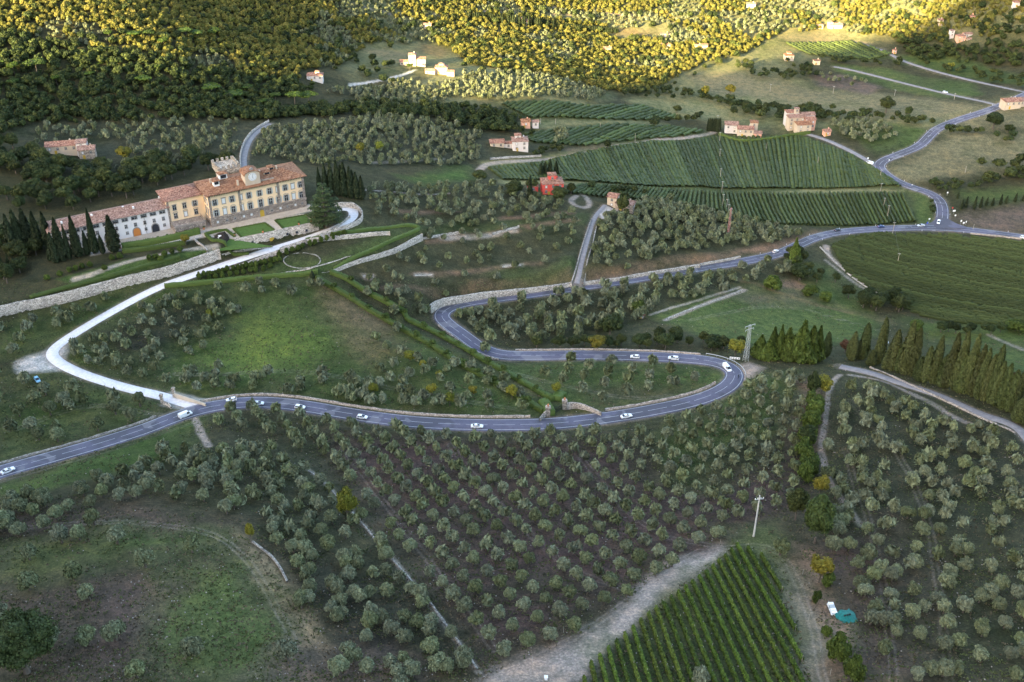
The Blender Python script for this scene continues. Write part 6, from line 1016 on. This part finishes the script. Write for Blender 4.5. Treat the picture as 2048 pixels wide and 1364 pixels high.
gi = simple('dark_iron', (.03, .03, .035), .5, .6); e = empty('iron_gate', tuple((pa+pb)/2), math.atan2(pb[1]-pa[1], pb[0]-pa[0]), 'dark iron gate between the two stone pillars', 'gate'); Lg = float(np.hypot(*(pb-pa)[:2])) - 1.5; m_ = MB()
for k in range(int(Lg/.22)): m_.box((-Lg/2 + .1 + k*.22, 0, 0), (.05, .05, 2.2))
m_.build('bar', gi, e, ); MB().box((0, 0, 2.2), (Lg, .07, .08)).box((0, 0, .3), (Lg, .07, .08)).build('rail', gi, e)
wall("1133,819 1150,816 1172,820 1190,826 1202,832", (3.4, 1.6), .6, ST_WARM, 'curved wing wall sweeping right from the gate pillar'); wall("1092,832 1085,836 1080,843", (2.6, 1.4), .6, ST_GREY, 'short wing wall curving left from the gate pillar')
pillar(P(325, 806), 3.4, 1.0, 'pale stone pillar left of the drive entrance', ST_PALE); pillar(P(349, 794), 3.6, 1.0, 'pale stone pillar right of the drive entrance', ST_PALE); wall("350,796 362,799 380,804 400,809 412,813", (2.2, 1.2), .5, P_CREAM, 'plastered wall curving from the drive entrance to the road', rough=.02); wall("327,808 338,812 343,818", 1.6, .5, ST_PALE, 'short wing wall left of the drive entrance')
# ------------------------------------------------------------------ vehicles
TYRE = simple('tyre_rubber', (.02, .02, .02), .8); RIM = simple('alloy_rim', (.4, .4, .42), .35, .8); LAMP = simple('headlamp_glass', (.75, .75, .72), .2); TAIL = simple('tail_lamp_red', (.35, .02, .02), .3)
def paintm(nm, c): m = simple(nm, c, .3); m.node_tree.nodes['Principled BSDF'].inputs['Coat Weight'].default_value = .5; return m
PAINT = {'white': paintm('white_car_paint', (.78, .79, .80)), 'dark': paintm('dark_car_paint', (.035, .04, .055)), 'blue': paintm('blue_car_paint', (.03, .06, .18)), 'silver': paintm('silver_car_paint', (.5, .52, .55)), 'sky': paintm('pale_blue_car_paint', (.25, .5, .65))}
CARS = {'hatch': (3.9, 1.72, 1.45, [(-1.95, .5, .78, .78), (-1.85, .32, .95, .9), (-1.2, .3, .98, 1), (.6, .3, .95, 1), (1.5, .3, .86, .97), (1.85, .35, .74, .85), (1.95, .45, .62, .7)], [(-1.75, -1.35), (-.1, .95)]),
        'suv': (4.5, 1.85, 1.62, [(-2.25, .5, .85, .8), (-2.15, .36, 1.05, .92), (-1.3, .34, 1.08, 1), (.8, .34, 1.05, 1), (1.75, .34, .98, .97), (2.12, .4, .85, .86), (2.25, .5, .68, .72)], [(-2.1, -1.7), (.1, 1.15)]),
        'sedan': (4.5, 1.78, 1.42, [(-2.25, .5, .8, .8), (-2.15, .34, .96, .92), (-1.4, .3, .98, 1), (.8, .3, .93, 1), (1.7, .3, .84, .97), (2.12, .36, .72, .86), (2.25, .45, .6, .72)], [(-1.6, -.8), (.0, 1.0)]),
        'van': (5.0, 1.95, 2.0, [(-2.5, .5, 1.1, .92), (-2.45, .36, 1.2, .98), (-1.3, .34, 1.2, 1), (1.2, .34, 1.15, 1), (1.9, .34, 1.02, .97), (2.38, .4, .85, .88), (2.5, .5, .68, .75)], [(-2.45, -2.35), (.9, 1.75)])}
def loft(rings, closed=True):
    v = np.vstack(rings); k = len(rings[0]); f = []
    for i in range(len(rings)-1):
        for j in range(k): f.append((i*k+j, i*k+(j+1) % k, (i+1)*k+(j+1) % k, (i+1)*k+j))
    f.append(tuple(range(k))[::-1]); f.append(tuple(range((len(rings)-1)*k, len(rings)*k))); return v, f
def make_car(kind, col, loc, rz, label, group=None):
    L, Wd_, Ht, prof, (rear, front) = CARS[kind]; e = empty('van' if kind == 'van' else 'car', loc, rz, label, 'van' if kind == 'van' else 'car', group); hw = Wd_/2
    rings = [np.array([(x, -hw*w*.92, zl), (x, hw*w*.92, zl), (x, hw*w, (zl+zb)/2), (x, hw*w*.93, zb), (x, -hw*w*.93, zb), (x, -hw*w, (zl+zb)/2)]) for x, zl, zb, w in prof]; v, f = loft(rings); b = MB().add(v, f).build('body', PAINT[col], e, smooth=False)
    zb = prof[2][2]-.03; x0, x1, x2, x3 = rear[0], rear[1], front[0], front[1]; zr = Ht-.06; g = MB(); v, f = loft([np.array([(x, -hw*.9, zb), (x, hw*.9, zb), (xt, hw*.74, zr), (xt, -hw*.74, zr)]) for x, xt in ((x0, x1), (x3, x2))]); g.add(v, f); g.build('windows' if False else 'cabin_glass', GLASS, e)
    r = MB(); v, f = loft([np.array([(x, -hw*.76, zr-.01), (x, hw*.76, zr-.01), (x, hw*.6, Ht), (x, -hw*.6, Ht)]) for x in (x1-.08, x2+.06)]); r.add(v, f)
    for sy in (-1, 1):
        for xb, xt in ((x0, x1), (x3, x2), ((x1+x2)/2-.05, (x1+x2)/2-.05)): r.tube((xb, sy*hw*.905, zb), (xt, sy*hw*.75, zr), .05, .05, 4)
    if kind == 'van': 
        v, f = loft([np.array([(x, -hw*.93, zb-.05), (x, hw*.93, zb-.05), (x, hw*.8, zr), (x, -hw*.8, zr)]) for x in (x0-.01, .35)]); r.add(v, f)
    r.build('roof', PAINT[col], e)
    for sx in (-1, 1):
        for sy in (-1, 1):
            x = sx*L*.31; w = MB().tube((x, sy*(hw-.22), .33), (x, sy*(hw+.01), .33), .33, .33, 12).build('wheel', TYRE, e); MB().tube((x, sy*(hw-.0), .33), (x, sy*(hw+.03), .33), .19, .19, 8).build('rim', RIM, w)
    for sy in (-1, 1):
        MB().ball((prof[-2][0]+.02, sy*hw*.66, .72 if kind != 'van' else .85), (.12, .2, .1), 8, 5).build('headlight', LAMP, e); MB().box((prof[0][0]+.03, sy*hw*.68, .75), (.1, .26, .22)).build('tail_light', TAIL, e)
    return e
def on_road(u, v, off, rev=False, road='main', dz=.1):
    p, w = ROADS[road]; uu, vv = proj(p); i = int(np.argmin((uu-u)**2 + (vv-v)**2)); i = min(max(i, 1), len(p)-2); t = p[i+1]-p[i-1]; a = math.atan2(t[1], t[0]); nr_ = normals2(p)[i]
    q = p[i].copy(); q[:2] += nr_*off; q[2] += dz; return tuple(q), a + (math.pi if rev else 0)
for u, v, off, rev, kd, cl, lab in [(462, 804, 1.7, True, 'hatch', 'white', 'white hatchback just right of the gravel drive entrance'), (518, 812, -1.7, False, 'hatch', 'white', 'white small car half hidden by the first roadside olives'), (598, 819, -1.7, False, 'hatch', 'white', 'white car mostly behind an olive, third from the drive entrance'), (730, 834, -1.6, False, 'hatch', 'white', 'white hatchback on the road below the meadow'), (957, 849, -1.7, False, 'sedan', 'white', 'white car peeking out behind an olive left of the stone gate'), (1248, 834, -1.7, False, 'sedan', 'white', 'white car on the road right of the stone gate'),
    (369, 828, -1.7, False, 'van', 'white', 'white panel van at the gravel drive entrance'), (10, 949, -1.7, False, 'sedan', 'white', 'white car cut off by the left edge of the view'), (1272, 714, 1.6, False, 'hatch', 'white', 'small white hatchback, left of two cars on the hairpin approach'), (1352, 717, 1.6, False, 'suv', 'white', 'white sport utility car, right of two on the hairpin approach'), (1454, 748, 1.7, True, 'van', 'white', 'white van in the middle of the hairpin bend'),
    (1558, 506, 1.7, False, 'hatch', 'white', 'white car on the upper road below the olive hillside'), (1677, 461, 1.7, False, 'sedan', 'dark', 'dark car on the upper road left of the blue one'), (1765, 455, 1.7, False, 'sedan', 'blue', 'dark blue car on the road below the striped vineyard'), (1843, 454, 1.7, True, 'sedan', 'silver', 'silver car arriving at the junction from the left'), (2046, 474, -1.7, False, 'hatch', 'white', 'white car leaving by the right edge of the view')]:
    q, a = on_road(u, v, off*s_, rev); make_car(kd, cl, q, a, lab)
q, a = on_road(1886, 449, 1.6, True, 'north', .15); make_car('suv', 'white', q, a, 'white car waiting in the mouth of the junction')
q, a = on_road(1748, 326, 2.6, False, 'farm_lane', .12); make_car('van', 'white', q, a+.4, 'white van parked where the farm lane meets the road')
p = P(1890, 186); make_car('hatch', 'white', (p[0], p[1], p[2]+.1), -.25, 'tiny white car on the straight far lane'); p = P(75, 762); make_car('hatch', 'sky', tuple(p), -.9, 'pale blue car parked under olives by the left drive'); p = P(1768, 686); make_car('hatch', 'silver', tuple(p), -.2, 'silver car parked on grass behind the cypress row')
# motorcycle with rider's machine only visible as a small dark shape
q, a = on_road(1481, 762, -1.6*s_, False); e = empty('motorcycle', q, a, 'dark motorcycle on the outside of the hairpin', 'motorcycle')
for x in (-.7, .7):
    t = np.linspace(0, 2*math.pi, 13); m_ = MB()
    for i in range(12): m_.tube((x+.3*math.cos(t[i]), 0, .32+.3*math.sin(t[i])), (x+.3*math.cos(t[i+1]), 0, .32+.3*math.sin(t[i+1])), .055, .055, 5)
    m_.build('wheel', TYRE, e)
m_ = MB(); m_.ball((.1, 0, .85), (.42, .17, .2), 8, 5); m_.ball((-.4, 0, .85), (.42, .14, .1), 8, 5); m_.box((0, 0, .35), (.55, .25, .35)); m_.tube((.35, 0, .95), (.7, 0, .32), .05, .05, 5); m_.tube((.35, -.35, 1.05), (.35, .35, 1.05), .03, .03, 5); m_.build('frame', PAINT['dark'], e)
b_ = MB(); b_.ball((-.15, 0, 1.2), (.2, .24, .36), 8, 6); b_.tube((-.1, -.15, .95), (.15, -.2, .5), .1, .08, 6); b_.tube((-.1, .15, .95), (.15, .2, .5), .1, .08, 6); b_.tube((-.1, -.22, 1.35), (.32, -.3, 1.08), .07, .05, 6); b_.tube((-.1, .22, 1.35), (.32, .3, 1.08), .07, .05, 6); b_.ball((-.05, 0, 1.68), (.15, .14, .17), 8, 6)
tag(b_.build('person', PAINT['dark'], loc=q), 'rider in dark clothes and helmet on the motorcycle', 'person').rotation_euler = (0, 0, a)
# ------------------------------------------------------------------ poles, pylons, signs
CONC = simple('concrete_pole', (.5, .48, .45), .8, var=.15); PWOOD = simple('pole_wood', (.33, .29, .24), .85, var=.2); STEEL = simple('pylon_steel', (.45, .46, .44), .6, .3)
p = P(1507, 1073); h = hpx(p, 991); e = empty('utility_pole', tuple(p), .2, 'tall pale concrete pole with a cross-arm above the foreground vineyard', 'pole'); MB().tube((0, 0, -.5), (0, 0, h), .3, .17, 12).build('shaft', CONC, e); MB().box((0, 0, h-1.5), (2.6, .16, .16)).box((0, 0, h-1.0), (.9, .12, .12)).build('cross_arm', STEEL, e)
for x in (-1.25, -.5, .5, 1.25): MB().tube((x, 0, h-1.34), (x, 0, h-.9), .09, .12, 8).build('insulator', WHITE, e)
def pole(u, vb, vt, label, group, r=.13, arm=True):
    p = P(u, vb); h = hpx(p, vt); e = empty('utility_pole', tuple(p), rng.uniform(-.4, .4), label, 'pole', group); MB().tube((0, 0, -.5), (0, 0, h), r*1.3, r*.8, 8).build('shaft', PWOOD, e)
    if arm: MB().box((0, 0, h-.5), (1.6, .14, .14)).box((0, 0, h-.9), (.14, .14, .1)).build('cross_arm', STEEL, e)
    return tuple(p + np.array([0, 0, h-.3]))
tops = [pole(u, b, t, 'thin pole in the line crossing the broad vineyard', 'poles of the vineyard line') for u, b, t in [(1435, 242, 230), (1438.5, 285, 264), (1439, 315, 297), (1440, 358, 336), (1443, 386, 362), (1445, 411, 388), (1453, 418, 398), (1456, 428, 408)]]
for u, b, t in [(1532, 301, 285), (1635, 329, 313)]: pole(u, b, t, 'lone thin pole inside the broad vineyard', 'lone poles of the broad vineyard', arm=False)
t2 = [pole(u, b, t, 'pole in the line running down beside the junction', 'poles beside the junction') for u, b, t in [(1760, 354, 339), (1760, 386, 366), (1767, 413, 395), (1774, 436, 410), (1784, 471, 444), (1795, 526, 506)]]
t3 = [pole(u, b, t, 'small pole in the line across the brown far fields', 'poles of the far fields') for u, b, t in [(1540, 183, 168), (1666, 187, 172), (1789, 191, 179), (1908, 199, 186)]]
for u, b, t in [(1270, 284, 267), (1200, 258, 246), (1111, 248, 237), (1081, 248, 236), (1946, 459, 448), (1930, 345, 332)]: pole(u, b, t, 'thin pale pole standing by a field edge', 'poles by field edges', arm=False)
WIRE = simple('power_cable', (.2, .2, .2), .6)
def wires(tp, label):
    m_ = MB()
    for a, b in zip(tp[:-1], tp[1:]):
        a, b = np.array(a), np.array(b); n = 8; pt = [a + (b-a)*i/n - [0, 0, 2.0*(1-(2*i/n-1)**2)*min(1, np.hypot(*(b-a)[:2])/60)] for i in range(n+1)]
        for x, y in zip(pt[:-1], pt[1:]): m_.tube(x, y, .022, .022, 3, cap=False)
    tag(m_.build('power_line', WIRE), label, 'power line')
wires(tops, 'thin cable strung along the poles over the broad vineyard'); wires(t2, 'thin cable strung along the poles beside the junction')
def lattice(p, h, w0, w1, label, arms, matA=STEEL, red=None, name='pylon', levels=9):
    e = empty(name, tuple(p), .5, label, 'pylon'); zs = [h*(1-(1-i/levels)**1.15) for i in range(levels+1)]; BR = MB(); cor = [(-1, -1), (1, -1), (1, 1), (-1, 1)]
    wd = lambda z: (w0 + (w1-w0)*z/h)/2
    for k in range(4):
        L = MB(); c0, c1 = cor[k], cor[(k+1) % 4]
        for a, b in zip(zs[:-1], zs[1:]):
            A = (c0[0]*wd(a), c0[1]*wd(a), a); A2 = (c0[0]*wd(b), c0[1]*wd(b), b); B1 = (c1[0]*wd(a), c1[1]*wd(a), a); B2 = (c1[0]*wd(b), c1[1]*wd(b), b); L.tube(A, A2, .055, .055, 4); BR.tube(A, B2, .035, .035, 4); BR.tube(B1, A2, .035, .035, 4); BR.tube(A2, B2, .035, .035, 4)
        L.build('leg', matA, e)
    BR.build('bracing', red or matA, e)
    for z, l in arms: MB().box((0, 0, z), (l, .18, .18)).tube((-l/2, 0, z), (-l/2, 0, z-.7), .09, .09, 6).tube((l/2, 0, z), (l/2, 0, z-.7), .09, .09, 6).build('cross_arm', matA, e)
    return e
p = P(1491, 722); h = hpx(p, 650); lattice(p, h, 1.7, .7, 'pale lattice steel pylon standing beside the road hairpin', [(h-.3, 5.0), (h-2.0, 4.2)])
p = P(1456, 472); h = hpx(p, 416); lattice(p, h, 1.0, .6, 'red and white lattice mast among the olives on the hillside', [(h-.5, 1.8)], STEEL, simple('mast_red', (.4, .08, .06), .6), 'mast', 12)
SIGNW = simple('sign_white', (.75, .75, .75), .5); SIGNB = simple('sign_blue', (.04, .08, .4), .5); SIGNR = simple('sign_red', (.5, .05, .04), .5); BLK = simple('sign_black', (.02, .02, .02), .6)
def sign(u, v, w, h, z, mat, label, rz=0., name='road_sign'):
    p = P(u, v); e = empty(name, tuple(p), rz, label, 'road sign'); MB().tube((0, .05, -.3), (0, .05, z+h), .05, .05, 6).build('post', STEEL, e); MB().box((0, 0, z), (w, .06, h)).build('panel', mat, e); return e
for u, v, w, h, z, m_, lab in [(1857, 447, 1.0, .8, 2.6, SIGNW, 'white direction sign left of the junction mouth'), (1854, 450, .8, 1.3, .8, SIGNB, 'blue sign left of the junction mouth'), (1907, 428, 1.7, 1.1, 1.6, SIGNW, 'large white sign panel right of the junction road'), (1904, 422, .8, .8, 1.8, SIGNR, 'red sign above the white panels right of the road'), (1910, 435, .9, .9, 1.0, SIGNW, 'small square white sign below the large panel'), (1921, 449, .8, 1.2, 1.8, SIGNW, 'tall white sign panel on the junction corner'), (1926, 452, 1.1, 1.0, 1.6, SIGNW, 'wide white sign panel on the junction corner'), (1931, 450, .6, 1.1, 1.6, SIGNW, 'narrow white sign panel on the junction corner'), (1894, 391, .9, 1.0, 1.5, SIGNW, 'white sign on the bend north of the junction'), (1735, 322, 1.0, .9, 1.6, SIGNW, 'white sign by the farm lane mouth'), (1778, 322, .5, .9, .3, SIGNW, 'white marker board on the inner side of the north bend'), (1824, 372, .9, .5, .6, SIGNW, 'pale marker board beside the north road')]: sign(u, v, w, h, z, m_, lab, .1)
e = sign(1469, 722, 4.2, 1.0, .9, SIGNW, 'long white chevron board on the outside of the hairpin', -.15)
for k in range(4):
    x = -1.6 + k*1.05; MB().tube((x+.25, -.06, 1.8), (x-.15, -.06, 1.4), .09, .09, 4).tube((x-.15, -.06, 1.4), (x+.25, -.06, 1.0), .09, .09, 4).build('chevron', BLK, e)
dpost = MB().box((0, 0, -.2), (.14, .1, 1.15)).mesh('post', SIGNW); dref = MB().box((0, -.06, .7), (.1, .03, .15)).mesh('reflector', SIGNR)
for rd, step__ in (('main', 26), ('north', 24)):
    p, w = ROADS[rd]; nr_ = normals2(p); uu, vv = proj(p)
    for i in range(10, len(p)-10, step__//2):
        if vv[i] < 520 and 1500 < uu[i] < 2040:
            for sx in (-1, 1): q = p[i, :2] + nr_[i]*sx*(w/2+.7); e = empty('marker_post', (q[0], q[1], float(H(*q))), 0, 'small white marker post on the verge of the upper road', 'marker post', 'marker posts along the upper road'); mkobj('post', dpost, e); mkobj('reflector', dref, e)
# odds and ends
p = P(1664, 1222); e = empty('trailer', tuple(p), .05, 'long white farm trailer loaded with pale crates beside the green tarpaulin', 'trailer'); e.scale = (.82,)*3; MB().box((0, 0, .5), (2.0, 5.2, .25)).build('bed', WHITE, e)
for k in range(4): MB().box((0, -1.9 + k*1.25, .76), (1.7, 1.05, .8)).build('crate', WHITE if k != 2 else SHUT, e)
for sx in (-1, 1):
    for y in (-.9, .9): MB().tube((sx*.9, y, .35), (sx*1.1, y, .35), .35, .35, 10).build('wheel', TYRE, e)
MB().tube((0, 2.6, .55), (0, 4.0, .45), .06, .06, 6).build('drawbar', STEEL, e)
p = P(1693, 1236); TARP = simple('green_tarpaulin', (.01, .13, .11), .6, var=.45, vscale=1.4); n = 14; gx_, gy_ = np.meshgrid(np.linspace(-2.4, 2.6, n), np.linspace(-2.6, 2.6, n), indexing='ij'); wob = .45 + .5*np.exp(-((gx_/1.6)**2 + (gy_/1.3)**2)) + rng.normal(0, .05, gx_.shape); edge = (np.abs(gx_) > 2.1) | (np.abs(gy_) > 2.3); wob[edge] *= .35
v = np.c_[(gx_*(1 + .1*np.sin(gy_*2))).ravel(), (gy_*(1+.12*np.cos(gx_*2))).ravel(), wob.ravel()]; I, J = np.meshgrid(np.arange(n-1), np.arange(n-1), indexing='ij'); e = empty('tarpaulin_cover', tuple(p), .3, 'green tarpaulin draped over farm gear beside the white trailer', 'tarpaulin'); mkobj('sheet', fastmesh('sheet', v, np.stack([I*n+J, I*n+J+1, (I+1)*n+J+1, (I+1)*n+J], -1).reshape(-1, 4), TARP), e); m_ = MB()
for x in (-.7, 0, .7): m_.tube((x-.1, 0, .95), (x+.35, .1, 1.0), .22, .22, 10)
m_.build('tyre', TYRE, e)
p = P(1092, 1359); tag(MB().box((0, 0, -.2), (.7, .7, 1.1)).box((0, 0, .9), (.85, .85, .12)).build('meter_box', SIGNW, loc=tuple(p)), 'small white utility box at the bottom edge of the gravel track', 'utility box')
for u, v in [(1127, 1265), (1065, 1325), (1352, 1118), (1440, 1090), (1290, 1180), (1617, 1240), (1640, 1305), (1660, 1350), (1605, 1150)]: p = P(u, v); tag(mkobj('stake', post, loc=tuple(p)), 'thin pale stake on the verge of the gravel track', 'stake', 'stakes on the track verge')
